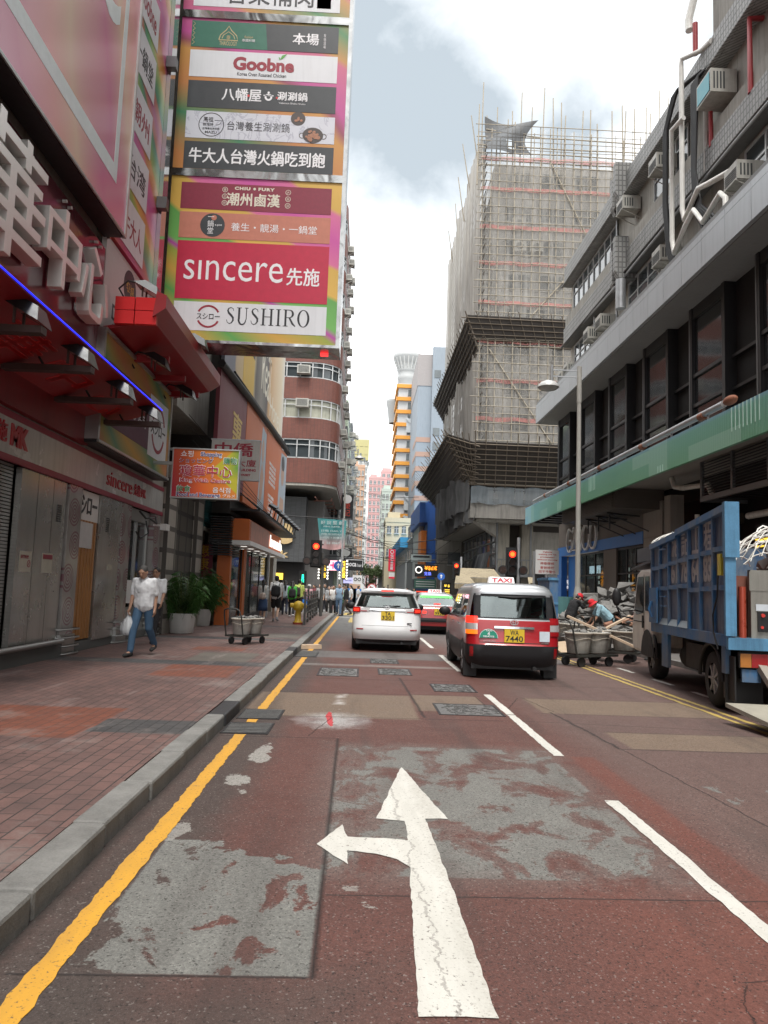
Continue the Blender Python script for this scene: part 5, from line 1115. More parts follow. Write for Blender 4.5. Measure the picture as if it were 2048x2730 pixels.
PORA = mat('print_orange', (.55, .14, .04), .5, 0, .1, .5)
b2 = bill('orange_billboard', 'orange billboard sheet beside the maroon one with a pale standing figure', 27.5, 33.2, (4.55, 4.6), (8.35, 8.5), PORA)
mb = MB(); BPL.poly(mb, [(31.2, 4.6), (33.15, 4.6), (33.1, 8.2), (31.8, 8.3), (31.5, 7)], 0, .006)
part(mb, 'pale_figure', mat('print_pale_blue', (.36, .42, .48), .5, 0, .35, 1.2), b2)
mb = MB(); BPL.disc(mb, 32.2, 7.3, .35, .006, .01, 14, .5); BPL.poly(mb, [(31.5, 5), (32.3, 5.2), (32.7, 6.2), (32.1, 6.8), (31.7, 6.2)], .006, .01); part(mb, 'skin_tone', mat('print_skin', (.45, .28, .2), .5), b2)
b3 = bill('poster_billboard', 'orange billboard sheet at the corner with white small print and a smiling face', 33.3, 41.9, (4.6, 4.6), (8.5, 8.85), PORA)
mb = MB()
for r in range(5): BPL.text(mb, '新鮮食品每日直送', 35.8, 7.2-r*.22, 2.6-.3*(r % 2), .16, 0, .006, .01); BPL.text(mb, '大角咀旗艦店', 35.6, 5.7-r*.2, 2.3-.3*(r % 3), .15, 0, .006, .01)
part(mb, 'white_print', WINK, b3)
mb = MB(); BPL.poly(mb, [(38.4, 4.62), (41.85, 4.62), (41.85, 8.7), (39.2, 8.5), (38.6, 7)], 0, .006); part(mb, 'pale_panel', MATS['print_pale_blue'], b3)
mb = MB(); BPL.disc(mb, 40.1, 7.6, .7, .006, .01, 18, .75); BPL.poly(mb, [(39, 4.7), (41.4, 4.7), (41, 6.2), (39.4, 6.2)], .006, .01); part(mb, 'skin_tone', MATS['print_skin'], b3)
mb = MB(); BPL.disc(mb, 40.1, 8.05, .75, .0105, .013, 14, .4); part(mb, 'dark_hair', INK, b3)
hx = -4.85
def honey_mat():
    g = newmat('print_honey'); c = g.coord(); x, y, z = g.xyz(c)
    n = g.noise(c, .5, 4, .6); col = g.ramp(((y+8.22)/17+(n-.5)*.05).clamp(), [(0, (.16, .16, .2)), (.09, (.16, .16, .2)), (.11, (.5, .36, .2)), (.2, (.56, .42, .2)), (.34, (.6, .48, .26)), (.38, (.05, .04, .035)), (.48, (.2, .18, .15)), (.6, (.045, .035, .035)), (.64, (.52, .3, .12)), (.74, (.6, .42, .24)), (.9, (.66, .55, .38)), (1, (.66, .63, .57))])
    g.t.links.new(col, g.p.inputs['Base Color']); g.p.inputs['Roughness'].default_value = .5; return g.m
b4 = bill('honey_billboard', 'tall cream and amber billboard with a jar and long pale script letters', 24.5, 41.95, (8.55, 9.35), (18, 18), honey_mat(), hx)
HP = Plane((hx, 0, 0), (0, 1, 0), (0, 0, 1)); mb = MB()
HP.text(mb, 'Taste the', 34.4, 13.0, 3.4, 1.7, 0, .006, .0); HP.text(mb, 'Real', 34.6, 11.4, 3.0, 2.2, 0, .006, .0); HP.text(mb, 'Honey', 38.6, 10.2, 4.6, 1.5, 0, .006, .0); part(mb, 'script_lettering', PCRM, b4)
mb = MB(); HP.poly(mb, [(28.2, 8.7), (30.9, 8.8), (30.9, 12.6), (30.6, 13.2), (28.5, 13.2), (28.2, 12.6)], 0, .006); part(mb, 'jar', mat('print_amber', (.6, .38, .04), .5, 0, .15, 1), b4)
mb = MB(); HP.rect(mb, 28.2, 30.9, 10.9, 12.5, .006, .01); HP.rect(mb, 28.5, 30.6, 13.2, 14.2, 0, .006); part(mb, 'jar_label', INK, b4); mb = MB(); HP.text(mb, 'BLUEGI', 29.55, 11.7, 2.5, .6, .01, .004, .02); part(mb, 'label_print', WINK, b4)
mb = MB(); mb.tube([(BX+.06, 22, 8.1), (BX+.06, 28, 8.45), (BX+.06, 34, 8.7), (BX+.06, 42, 9.0)], .13, 6); mb.tube([(BX+.1, 24, 8.4), (BX+.05, 33, 8.85), (BX+.05, 42, 9.25)], .05, 5)
solo(mb, 'cable_bundle', BLKR, 'thick black cable bundle running along the top edge of the billboards', 'cables')
mb = MB()
for k in range(4): mb.tube([(-5.0, 20.7+k*.3, 6.2-k*.3), (-4.5, 24, 5.5-k*.25), (-4.2, 29, 4.9-k*.1), (-4.4, 36, 4.7)], .012, 4)
solo(mb, 'overhead_wires', BLKR, 'thin black wires sagging in front of the maroon billboard', 'wires')
# ---------------------------------------------------------------- rounded red-brown tenement across the side street
def outline(x0, x1, y0, y1, r, n=8):
    """footprint seen from the camera: front at y0, right hand corner (x1, y0) rounded"""
    return [(x0, y0)]+[(x1-r+r*math.sin(a), y0+r-r*math.cos(a)) for a in [math.pi/2*i/n for i in range(n+1)]]+[(x1, y1), (x0, y1)]
def slab(mb, pts, z0, z1): return mb.prism([(x, y, z0) for x, y in pts], (0, 0, z1-z0))
RBT = tile_mat('red_brown_tile', (.2, .065, .045), (.17, .055, .04), (.09, .045, .035), .3, .1, .2)
RT = thing('rounded_tenement', 'red brown tiled tenement with a rounded corner and white window bands', 'building', (-8, 60, 0))
x1 = -2.25; zr = lambda Y: at_y(650, Y, 57).z
rows = [(zr(989), zr(947)), (zr(902), zr(861)), (zr(815), zr(781))]; pit = rows[1][0]-rows[0][0]
rows += [(rows[2][0]+pit*k, rows[2][1]+pit*k) for k in (1, 2, 3, 4)]
ol = outline(-18, x1, 57, 74, 2.2); oi = outline(-18, x1-.25, 57.25, 73.9, 2.0); z = zr(1042)
mb = MB(); slab(mb, oi, z+.1, rows[-1][1]+3); part(mb, 'core_wall', DKWALL, RT)
for k, (a, b) in enumerate(rows):
    mb = MB(); slab(mb, ol, z, a); part(mb, 'tiled_band', RBT, RT)
    f = MB(); n = len(ol)
    for i in range(0, 11):
        pa = Vector((*ol[min(i, 9)], 0)) if i else Vector((-6.4, 57, 0)); pb = Vector((*ol[i+1], 0)) if i < 10 else None
        if i == 0:
            xs = [-18+1.05*j for j in range(13)]
            for x in xs: f.box(x-.04, x+.04, 57.02, 57.1, a, b)
            f.box(-18, ol[1][0], 57.03, 57.09, a+(b-a)*.68, a+(b-a)*.68+.06); f.box(-18, ol[1][0], 57.02, 57.1, a, a+.08); f.box(-18, ol[1][0], 57.02, 57.1, b-.08, b)
        elif i < 10:
            q = Vector((*ol[i], 0)); q2 = Vector((*ol[i+1], 0)); c_ = Vector((x1-2.2, 59.2, 0)) if i < 9 else Vector((-10, q.y, 0))
            ins = lambda p: p+(Vector((x1-2.2, 59.2, 0))-p).normalized()*.06
            if i % 2 == 1 or i == 9: p_ = ins(q); f.bar((p_.x, p_.y, a), (p_.x, p_.y, b), .08)
            p_, p2 = ins(q), ins(q2) if i < 9 else Vector((x1-.06, 74, 0))
            for zz in (a+.04, a+(b-a)*.68, b-.04): f.bar((p_.x, p_.y, zz), (p2.x, p2.y, zz), .07, .07)
    for j in range(1, 12): f.box(x1-.1, x1-.02, 59.2+j*1.2-.04, 59.2+j*1.2+.04, a, b)
    fo = part(f, 'window_band', ALU, RT); q = MB(); slab(q, outline(-18, x1-.14, 57.14, 73.95, 2.1), a, b); part(q, 'pane', WGLASS if k != 1 else mat('curtained_glass', (.36, .36, .29), .4, 0, .35, 1.2, streak=.3), fo)
    z = b
mb = MB(); slab(mb, ol, z, z+1.2); part(mb, 'tiled_band', RBT, RT)
mb = MB(); slab(mb, outline(-18, x1-.05, 57.05, 74, 2.2), zr(1042)-.22, zr(1042)-.004); part(mb, 'pale_soffit', CREAM, RT)
mb = MB()
for k in range(5): mb.tube([(x1-.4, 59+k*2.6, 8.55), (x1-.4, 59+k*2.6, 8.3), (x1-1.8, 59.2+k*2.6, 8.3)], .06, 6)
mb.tube([(x1-1.6, 57.5, 8.4), (x1-1.2, 72, 8.4)], .06, 6); part(mb, 'drain_pipe', mat('brown_pipe', (.13, .05, .035), .6), RT)
GBR = tile_mat('grey_brick', (.085, .088, .092), (.065, .068, .07), (.03, .03, .03), .4, .1, .15)
mb = MB(); mb.box(-18, -4.6, 58.6, 74, 3.4, 8.5); mb.box(-18, -10.2, 58.6, 74, .1, 3.4); part(mb, 'grey_brick_wall', GBR, RT)
mb = MB(); mb.box(-10.2, -4.6, 59.2, 74, .1, 3.4); part(mb, 'shop_opening', VOID, RT)
mb = MB(); mb.box(-4.6, -3.3, 60, 74, .1, 8.4); part(mb, 'side_shop_wall', mat('dull_side_wall', (.12, .115, .11), .8, 0, .3, 1, streak=.3), RT)
LGOLD = mat('letter_cream', (.55, .4, .2), .5); mb = MB(); BRP = Plane((-10, 58.6, 0), (1, 0, 0), (0, 0, 1))
BRP.text(mb, 'le', 3.5, 5.9, 2.0, 2.3, 0, .25, .04); part(mb, 'large_letters', LGOLD, RT); mb = MB(); BRP.text(mb, 'rk', 3.65, 4.0, 1.1, .55, 0, .06, .02); part(mb, 'small_letters', LGOLD, RT)
mb = MB(); mb.box(-7.4, -6.2, 59.0, 59.1, 2.0, 2.5); part(mb, 'lit_shop_sign', LITY, RT)
for y, zz in ((57.0, rows[2][0]+.2), (57, rows[1][1]-.75)): 
    f = MB(); f.box(-5.6, -4.6, 56.4, 57.0, zz, zz+.65); a_ = part(f, 'air_conditioner', MATS['ac_cream'], RT); q = MB()
    for k in range(6): q.box(-5.5, -4.7, 56.39, 56.398, zz+.1+k*.085, zz+.14+k*.085)
    part(q, 'grille', MATS['ac_dark'], a_)
r6 = random.Random(9)
for k, (a, b) in enumerate(rows):
    for j in range(3): ac_unit(RT, x1+.02, 60.5+j*4.5+r6.uniform(-1, 1), a-.2+r6.uniform(-.3, .7), 1, .8, .5, .5)
# tenements further down the left side
def tenement(label, y0, y1, ztop, wall, x1=-2.3, name='tenement', fl=3.0, z0=3.6, bays=2, seed=1, col2=None):
    t = thing(name, label, 'building', (x1-5, y0, 0)); r = random.Random(seed); mb = MB(); mb.box(-20, x1-.9, y0, y1, .1, ztop); part(mb, 'wall', wall, t)
    L = (y1-y0)/bays; z = z0; n = int((ztop-z0)/fl)
    for b in range(bays):
        a, c = y0+L*b+.6, y0+L*(b+1)-.6
        for k in range(n):
            zz = z0+k*fl; mb = MB(); mb.box(x1-.95, x1, a, c, zz, zz+1.2); mb.box(x1-.95, x1, a, c, zz+2.7, zz+2.95); bo = part(mb, 'bay', col2 or wall, t)
            q = MB(); q.box(x1-.9, x1-.06, a+.05, c-.05, zz+1.2, zz+2.7); part(q, 'glazing', WGLASS, bo)
            q = MB(); m = 6
            for i in range(m+1): yy = a+.05+(c-a-.1)*i/m; q.box(x1-.08, x1-.02, yy-.05, yy+.05, zz+1.2, zz+2.7)
            for i in range(3): q.box(x1-.9+i*.4, x1-.82+i*.4, a, a+.05, zz+1.2, zz+2.7)
            q.box(x1-.09, x1-.01, a, c, zz+2.1, zz+2.18); part(q, 'frame', ALU, bo)
            if r.random() < .85: ac_unit(t, x1+.01, r.uniform(a+.5, c-.5), zz+r.choice((.3, 2.0, 1.3)), 1, .9, .6, .9)
    return t
GREYW = mat('grey_wash_wall', (.2, .21, .22), .8, 0, .25, .8, streak=.35); GRNW = mat('pale_green_wall', (.36, .43, .33), .8, 0, .2, .8, streak=.3); BROWNW = mat('brown_wall', (.2, .13, .1), .8, 0, .25, .8, streak=.3)
tenement('grey tenement with stacked bay windows right behind the red brown one', 74.2, 90, at_y(742, 880, 82).z, GREYW, -2.6, seed=2, col2=GREYW)
tenement('pale green tenement with a rounded top, third down the left side', 90.2, 116, at_y(745, 885, 100).z, GRNW, -2.5, seed=3, col2=GRNW)
tenement('dull brown tenement hung with air conditioners down the left side', 116.2, 150, at_y(756, 945, 130).z, BROWNW, -2.4, seed=4, col2=GREYW)
tenement('grey tenement farthest down the left side before the towers', 150.2, 200, at_y(762, 1010, 170).z, GREYW, -2.4, seed=5, bays=3, col2=mat('white_wash', (.45, .45, .43), .8))
# ---------------------------------------------------------------- towers at the end of the street
def tower(name, label, X0, X1, Y, D, wall, wincol=None, depth=18, fl=2.9, cols=5, side=None, yt=None, frames=None, zb=0, bandm=None, winh=1.4, sidewin=True):
    """plain tower whose front spans photo columns X0..X1 at distance D with its top at photo row Y"""
    a, b = at_y(X0, Y, D), at_y(X1, Y, D); x0, x1, zt = a.x, b.x, (a.z+b.z)/2
    t = thing(name, label, 'building', ((x0+x1)/2, D, zb)); mb = MB(); mb.box(x0, x1, D, D+depth, zb, zt); part(mb, 'wall', wall, t)
    n = int((zt-zb-2)/fl); w = (x1-x0)/cols; q = MB(); f = MB(); bd = MB()
    for k in range(n):
        z = zt-2.2-k*fl
        if z < zb+3: break
        for c in range(cols):
            u0, u1 = x0+w*(c+.22), x0+w*(c+.78); q.box(u0, u1, D-.06, D+.02, z, z+winh); f.box(u0-.1, u1+.1, D-.3, D+.02, z-.16, z-.02); f.box((u0+u1)/2-.05, (u0+u1)/2+.05, D-.1, D-.062, z, z+winh); f.box(u0, u1, D-.1, D-.062, z+winh*.62, z+winh*.62+.08)
        bd.box(x0-.05, x1+.05, D-.12, D+.02, z-1.05, z-.85)
        if sidewin:
            xs, sg = (x1, 1) if x1 < 0 else (x0, -1)
            for c in range(4):
                yy = D+depth*(c+.25)/4; q.box(xs-.02, xs+.06, yy, yy+depth/8, z, z+winh) if sg > 0 else q.box(xs-.06, xs+.02, yy, yy+depth/8, z, z+winh)
    part(q, 'windows', wincol or WGLASS, t); part(f, 'sills', frames or ALU, t)
    if bandm: part(bd, 'floor_band', bandm, t)
    mb = MB(); mb.box(x0+.5, x0+(x1-x0)*.5, D+2, D+depth*.6, zt, zt+2.2); mb.box(x0-.1, x1+.1, D-.1, D+depth+.1, zt-.02, zt+.9); part(mb, 'roof', wall, t); return t, x0, x1, zt
PEACH = mat('peach_wall', (.46, .3, .21), .8, 0, .1, .3, streak=.12); PINKW = mat('pink_wall', (.48, .3, .295), .8, 0, .1, .3, streak=.12); MINT = mat('mint_wall', (.4, .46, .42), .8, 0, .1, .3, streak=.15)
CRM = mat('cream_wall', (.5, .44, .31), .8, 0, .08, .3, streak=.1); OLIVE = mat('olive_yellow_wall', (.38, .35, .17), .8, 0, .1, .3); PGREY = mat('pale_grey_wall', (.5, .51, .5), .8, 0, .1, .3, streak=.1); PINK2 = mat('rose_band', (.5, .28, .27), .8); WHT = mat('white_wall', (.46, .48, .49), .8, 0, .08, .3, streak=.12)
FGL = glass_mat('far_window_glass', (.1, .115, .12), .15)
t, x0, x1, zt = tower('residential_tower', 'slim grey tower with an olive yellow top, tallest on the left', 766, 797, 951, 260, PGREY, FGL, 20, cols=3)
mb = MB(); mb.box(x0-.15, x1+.15, 259.7, 280.2, at_y(780, 994, 260).z, zt+.2); part(mb, 'olive_crown', OLIVE, t)
mb = MB()
for k in range(3): mb.box(x0+2+k*1.4, x0+2.6+k*1.4, 259.6, 259.7, zt-6-k*1.5, zt-4.6-k*1.5); 
part(mb, 'crown_windows', FGL, t)
tower('residential_tower', 'peach coloured apartment tower beside the left hand tenements', 758, 788, 1010, 215, PEACH, FGL, 20, cols=4)
tower('residential_tower', 'pink apartment tower with rose floor lines, lower of the pink pair', 797, 832, 1034, 310, PINKW, FGL, 25, cols=4, bandm=PINK2)
tower('residential_tower', 'pink apartment tower standing behind, higher of the pink pair', 824, 866, 1020, 330, PINKW, FGL, 25, cols=4, bandm=PINK2)
tower('residential_tower', 'pale mint apartment block in front of the pink towers', 825, 866, 1062, 225, MINT, FGL, 25, cols=5)
tower('residential_tower', 'small white tower glimpsed between the peach and the pink ones', 788, 801, 1125, 360, WHT, FGL, 20, cols=3)
tower('cream_block', 'cream low block with a plain facade beyond the crossing', 833, 897, 1128, 150, CRM, FGL, 12, cols=4, fl=4.6)
# striped tower with its flared crown
a, b = at_y(862, 828, 172), at_y(908, 828, 172); sx0, sx1, szt = a.x, b.x, a.z
t = thing('striped_tower', 'white tower striped with orange floors under a flared round crown', 'building', ((sx0+sx1)/2, 172, 0)); ORB = mat('orange_band', (.62, .27, .035), .6, 0, .1, .5)
mb = MB(); mb.box(sx0, sx1, 172, 192, 0, szt); part(mb, 'wall', WHT, t); mb = MB(); q = MB(); f = MB(); z = szt-1.1; k = 0
while z > 6:
    mb.box(sx0-.5, sx1+.3, 171.5, 192.3, z, z+.85); mb.box(sx0-.5, sx0-.3, 171.4, 171.5, z, z+.8)
    q.box(sx0+(sx1-sx0)*.42, sx1-.25, 171.9, 172.01, z-1.9, z-.35); q.box(sx0-.08, sx0+.02, 174, 178, z-1.9, z-.4); q.box(sx0-.08, sx0+.02, 181, 187, z-1.9, z-.4)
    for i in range(3): u = sx0+(sx1-sx0)*(.42+.17*i); f.box(u, u+.1, 171.8, 171.9, z-1.9, z-.35)
    z -= 3.05; k += 1
part(mb, 'orange_floor_band', ORB, t); part(q, 'windows', FGL, t); part(f, 'mullions', ALU, t)
mb = MB()
for zz in (at_y(880, 905, 172).z, at_y(880, 1072, 172).z, at_y(880, 1115, 172).z): mb.bar((sx0+2, 171.3, zz), (sx1, 171.3, zz-2.8), .5); mb.box(sx0+2, sx1+.35, 171.36, 171.45, zz-3.3, zz)
part(mb, 'truss_panel', WHT, t)
cxm = (sx0+sx1)/2-1.2; mb = MB(); R = (sx1-sx0)*.62
mb.lathe([(R*.72, szt), (R*.74, szt+3), (R*.82, szt+3.6), (R*.74, szt+3.7), (R*.76, szt+5), (R*.85, szt+5.4), (R*.76, szt+5.5), (R*.95, szt+7.0), (R*1.16, szt+8.4), (R*1.16, szt+9.2), (R*.9, szt+9.2)], (cxm+1, 180, 0), 28); part(mb, 'flared_crown', mat('crown_white', (.3, .31, .31), .6, 0, .12, .3), t)
mb = MB(); mb.lathe([(R*.5, szt-6.5), (R*.62, szt-3), (R*.75, szt-1.2), (R*.75, szt-.6), (R*.3, szt-.6)], (sx0-.2, 186, 0), 20); part(mb, 'side_crown', MATS['crown_white'], t)
mb = MB()
for i in range(20): an = 2*math.pi*i/20; mb.bar((cxm+1+math.cos(an)*R*.76, 180+math.sin(an)*R*.76, szt+5.5), (cxm+1+math.cos(an)*R*1.1, 180+math.sin(an)*R*1.1, szt+8.3), .3)
part(mb, 'crown_ribs', PGREY, t)
# blue grey tower
BLG = mat('blue_grey_wall', (.23, .265, .3), .8, 0, .1, .3, streak=.15)
a, b = at_y(905, 766, 150), at_y(962, 766, 150)
t = thing('blue_grey_tower', 'tall blue grey tower with faint orange bands behind the scaffolding', 'building', ((a.x+b.x)/2, 150, 0)); mb = MB(); mb.box(a.x, b.x, 150, 172, 0, a.z); mb.box(a.x+3, a.x+3.4, 149.4, 150, 0, a.z+1); mb.box(b.x-2.6, b.x+1, 149, 150, 0, a.z+1.5); part(mb, 'wall', BLG, t)
mb = MB(); q = MB(); n = 0; z = at_y(920, 955, 150).z; WOR = mat('washed_orange', (.34, .22, .17), .8, 0, .15, .5)
while z > 6:
    mb.box(a.x-.04, a.x+2.98, 149.93, 150.0, z, z+1.0); mb.box(a.x+3.45, b.x-2.65, 149.93, 150, z+.6, z+1.4); mb.box(a.x-.07, a.x, 150, 160, z, z+1); z -= 3.0; n += 1
part(mb, 'orange_band', WOR, t); z = a.z-5
while z > 6: q.box(a.x+3.9, a.x+4.9, 149.9, 150.0, z, z+1.6); q.box(b.x-2.2, b.x-.9, 148.9, 149, z, z+1.6); z -= 3.0 if z < a.z-16 else 6
part(q, 'windows', FGL, t); mb = MB(); mb.box(a.x-.08, a.x+2.97, 149.9, 171, a.z-6.5, a.z+.1); part(mb, 'brown_top', mat('mauve_wall', (.27, .25, .245), .8), t)
mb = MB()
for i in range(9): x = a.x+.2+i*1.0; mb.bar((x, 150.3, a.z), (x, 150.3, a.z+2.4), .1)
mb.bar((a.x, 150.3, a.z+2.4), (a.x+9, 150.3, a.z+2.4), .1); mb.bar((a.x, 150.3, a.z+1.3), (a.x+9, 150.3, a.z+1.3), .1); part(mb, 'roof_railing', ALU, t)
# right hand side of the street beyond the scaffold
def street_side(name, label, Xn, Yt, D0, D1, wall, nwin=8, fl=3.0, roofm=None, front=None, over=0):
    a = at_y(Xn, Yt, D0); x = a.x; zt = a.z; t = thing(name, label, 'building', (x+4, D0, 0)); mb = MB(); mb.box(x, x+14, D0, D1, .1, zt); part(mb, 'wall', wall, t)
    q = MB(); f = MB(); z = zt-2.2
    while z > 4.2:
        for i in range(nwin): yy = D0+(D1-D0)*(i+.25)/nwin; w = (D1-D0)/nwin*.5; q.box(x-.05, x+.02, yy, yy+w, z, z+1.4); f.box(x-.2, x+.02, yy-.1, yy+w+.1, z-.14, z)
        for i in range(3): q.box(x+1.2+i*2.6, x+2.6+i*2.6, D0-.05, D0+.02, z, z+1.4); f.box(x+1.1+i*2.6, x+2.7+i*2.6, D0-.2, D0+.02, z-.14, z)
        z -= fl
    part(q, 'windows', FGL, t); part(f, 'sills', PGREY, t)
    if roofm: mb = MB(); mb.box(x-over, x+14, D0-over, D1, zt, zt+1.6); part(mb, 'roof', roofm, t)
    return t, x, zt
SKYB = mat('sky_blue_paint', (.05, .32, .62), .55, 0, .1, .5); COB = mat('cobalt_paint', (.025, .1, .36), .5, 0, .15, .8, streak=.2); ORP = mat('orange_paint', (.72, .2, .03), .5, 0, .1, .8, streak=.15)
street_side('white_market_block', 'long white block with a sky blue roof edge beyond the crossing', 877, 1183, 118, 165, WHT, 12, 3.2, SKYB, over=1.0)
street_side('narrow_grey_block', 'narrow grey block between the white and the blue buildings', 893, 1125, 105, 117, GREYW, 3)
t, x, zt = street_side('blue_orange_block', 'bright blue building with a vertical orange stripe near the scaffolding', 925, 1082, 88, 104, COB, 4)
mb = MB(); mb.box(x-.7, x-.06, 88.2, 92.5, 3, zt-3.5); part(mb, 'orange_stripe', ORP, t); mb = MB(); mb.box(x-.6, x-.05, 92.8, 103.5, 3, zt-2); part(mb, 'white_panel', WHT, t); mb = MB(); mb.box(x-1.0, x-.02, 87.6, 104, zt-2.6, zt-.2); part(mb, 'blue_cornice', COB, t)
t, x, zt = street_side('old_tenement', 'shabby cream tenement with an enclosed balcony next to the scaffold', 947, 1120, 85.2, 87.8, CREAM, 1)
tower('cross_street_block', 'grey block closing the view far down the street', 760, 850, 1215, 420, PGREY, FGL, 20, cols=12, fl=3)
# flyover, trees
mb = MB(); a, b = at_y(780, 1228, 190), at_y(835, 1228, 190); mb.box(a.x, b.x+6, 190, 196, a.z-1.4, a.z); mb.box(a.x+2, a.x+3, 191, 193, 0, a.z-1.4); mb.box(b.x-2, b.x-1, 191, 193, 0, a.z-1.4); solo(mb, 'footbridge', mat('bridge_dark', (.1, .1, .1), .8, 0, .2, .5), 'dark footbridge crossing the far end of the street behind the trees', 'bridge')
LEAF = mat('street_leaf', (.055, .085, .025), .7, 0, .6, 1.2); BARK = mat('bark', (.1, .075, .05), .9, 0, .3, 6, .4)
def leaf_crown(c, rad, n, size, seed, m, parent, gap=.5):
    r = random.Random(seed); mb = MB(); cl = [(Vector((r.gauss(0, .45)*rad[0], r.gauss(0, .45)*rad[1], r.gauss(0, .42)*rad[2])), r.uniform(.25, .5)) for k in range(16)]
    for i in range(n):
        o, s = r.choice(cl); p = Vector(c)+o+Vector((r.gauss(0, .5)*rad[0]*s, r.gauss(0, .5)*rad[1]*s, r.gauss(0, .45)*rad[2]*s))
        e = Euler((r.uniform(0, 6), r.uniform(0, 6), r.uniform(0, 6))).to_matrix(); a = e@Vector((size*r.uniform(.6, 1.3), 0, 0)); b = e@Vector((0, size*.45, 0)); mb.add([p-a, p-b, p+a, p+b], [(0,1,2,3)])
    return part(mb, 'crown', m, parent)
for X, Y, D, s, lab in ((792, 1237, 150, 1.0, 'leafy street tree on the left of the pair below the pink towers'), (812, 1240, 165, .8, 'leafy street tree on the right of the pair below the pink towers')):
    p = at_y(X, Y, D); t = thing('street_tree', lab, 'tree', (p.x, D, .13), 'trees at the end of the street'); mb = MB(); mb.tube([(p.x, D, .1), (p.x+.1, D, 1.6), (p.x-.1, D, p.z-.6)], [.22*s, .17*s, .1*s], 7)
    for k in range(4): an = k*1.6; mb.tube([(p.x, D, 1.8), (p.x+math.cos(an)*1.0*s, D+math.sin(an)*s, 3), (p.x+math.cos(an)*1.9*s, D+math.sin(an)*1.6*s, p.z+.2)], [.1, .07, .03], 5)
    part(mb, 'trunk', BARK, t); leaf_crown((p.x, D, p.z+.2), (2.3*s, 2.2*s, 1.9*s), 1500, .2, int(X), LEAF, t)
# ---------------------------------------------------------------- block wrapped in bamboo scaffold
SX, SY = 8.6, 58.0
SB = thing('wrapped_building', 'seven storey grey concrete building standing inside bamboo scaffolding', 'building', (SX+7, SY+10, 0))
SCON = mat('scaffolded_concrete', (.34, .33, .31), .85, 0, .3, .5, .2, streak=.3)
mb = MB(); mb.box(SX+1.2, 30, SY+1.4, 84, 9, 37.2); part(mb, 'wall', SCON, SB)
for k in range(9):
    z = 10.6+k*2.95; f = MB(); f.box(SX+2, 30, SY+1.3, SY+1.4, z+1.0, z+1.1); q = MB()
    for i in range(7): a = SX+2.2+i*2.9; q.box(a, a+2.1, SY+1.34, SY+1.398, z+1.1, z+2.4); f.box(a+1.0, a+1.1, SY+1.3, SY+1.34, z+1.1, z+2.4)
    for i in range(6): a = SY+3+i*3.6; q.box(SX+1.14, SX+1.198, a, a+2.2, z+1.1, z+2.4)
    fo = part(f, 'window_row', SCON, SB); part(q, 'panes', WGLASS, fo)
for X, Y in ((1122, 535), (1158, 537), (1010+110, 485)): p = at_y(X, Y, SY+1.2); f = MB(); f.box(p.x-.6, p.x+.5, SY+.8, SY+1.4, p.z-.4, p.z+.4); a_ = part(f, 'air_conditioner', MATS['ac_cream'], SB); q = MB(); q.cyl((p.x-.05, SY+.79, p.z), (p.x-.05, SY+.8, p.z), .3, .3, 14); part(q, 'fan', MATS['ac_dark'], a_)
# ground storeys: overhang, columns, windows, railing
mb = MB(); mb.box(SX-.4, 30, SY-.2, 84, 7.3, 8.6); mb.box(SX+.4, 30, SY+1.2, 84, 8.6, 9.0); part(mb, 'overhang_slab', mat('shaded_overhang_concrete', (.17, .16, .145), .85, 0, .35, .8, .2, streak=.4), SB)  # darker copy of the wall concrete, with the shade down here put into its colour
mb = MB(); mb.prism([(SX-.2, SY+.6, 7.29), (SX+2.4, SY+2.2, 5.9), (SX+2.4, SY+2.2, 7.29)], (0, 1.2, 0)); mb.box(SX+.2, 30, SY+.4, 83, 7.1, 7.295); part(mb, 'pale_soffit', CREAM, SB)
mb = MB(); mb.box(SX+2.4, 30, SY+3.0, 84, .1, 7.1); part(mb, 'shop_recess', mat('dim_shop_recess', (.06, .052, .045), .85, 0, .5, 1), SB)
for x in (SX+2.2, SX+4.1, SX+12): mb = MB(); mb.box(x, x+.9, SY+1.9, SY+2.9, .1, 7.1); part(mb, 'column', mat('shaded_stained_column', (.24, .22, .18), .8, 0, .3, 1, .2, streak=.5), SB)  # rain streaks over a base colour darkened for the shade below the overhang
mb = MB(); mb.box(SX+5.2, SX+11.6, SY+2.8, SY+2.95, 4.7, 6.6); part(mb, 'rendered_panel', CONC, SB)
f = MB(); q = MB()
for i in range(8): yy = SY+3.2+i*2.6; f.box(SX+2.2, SX+2.38, yy-.08, yy+.08, 3.6, 6.9); 
for z in (3.6, 4.7, 5.7, 6.8): f.box(SX+2.2, SX+2.38, SY+2, SY+23, z, z+.12)
q.box(SX+2.3, SX+2.34, SY+2.9, SY+23, 3.7, 6.8); fo = part(f, 'gallery_window', GREYM, SB); part(q, 'pane', WGLASS, fo)
f = MB(); f.box(SX+1.9, 22, SY+1.2, SY+1.28, 4.15, 4.25); f.box(SX+1.9, 22, SY+1.2, SY+1.28, 3.0, 3.1)
for i in range(34): x = SX+1.95+i*.4; f.box(x, x+.05, SY+1.22, SY+1.26, 3.1, 4.15)
for x in (SX+1.9, SX+4.6): f.box(x, x+.14, SY+1.15, SY+1.3, 0.1, 7.1)
f.box(SX+1.9, 22, SY+1.2, SY+2.9, 2.85, 3.0); part(f, 'railing', GREYM, SB)
mb = MB(); mb.box(SX+4.6, SX+12, SY+.6, SY+.75, 1.9, 2.9); part(mb, 'dark_shop_sign', mat('sign_dark_maroon', (.05, .03, .035), .5), SB)
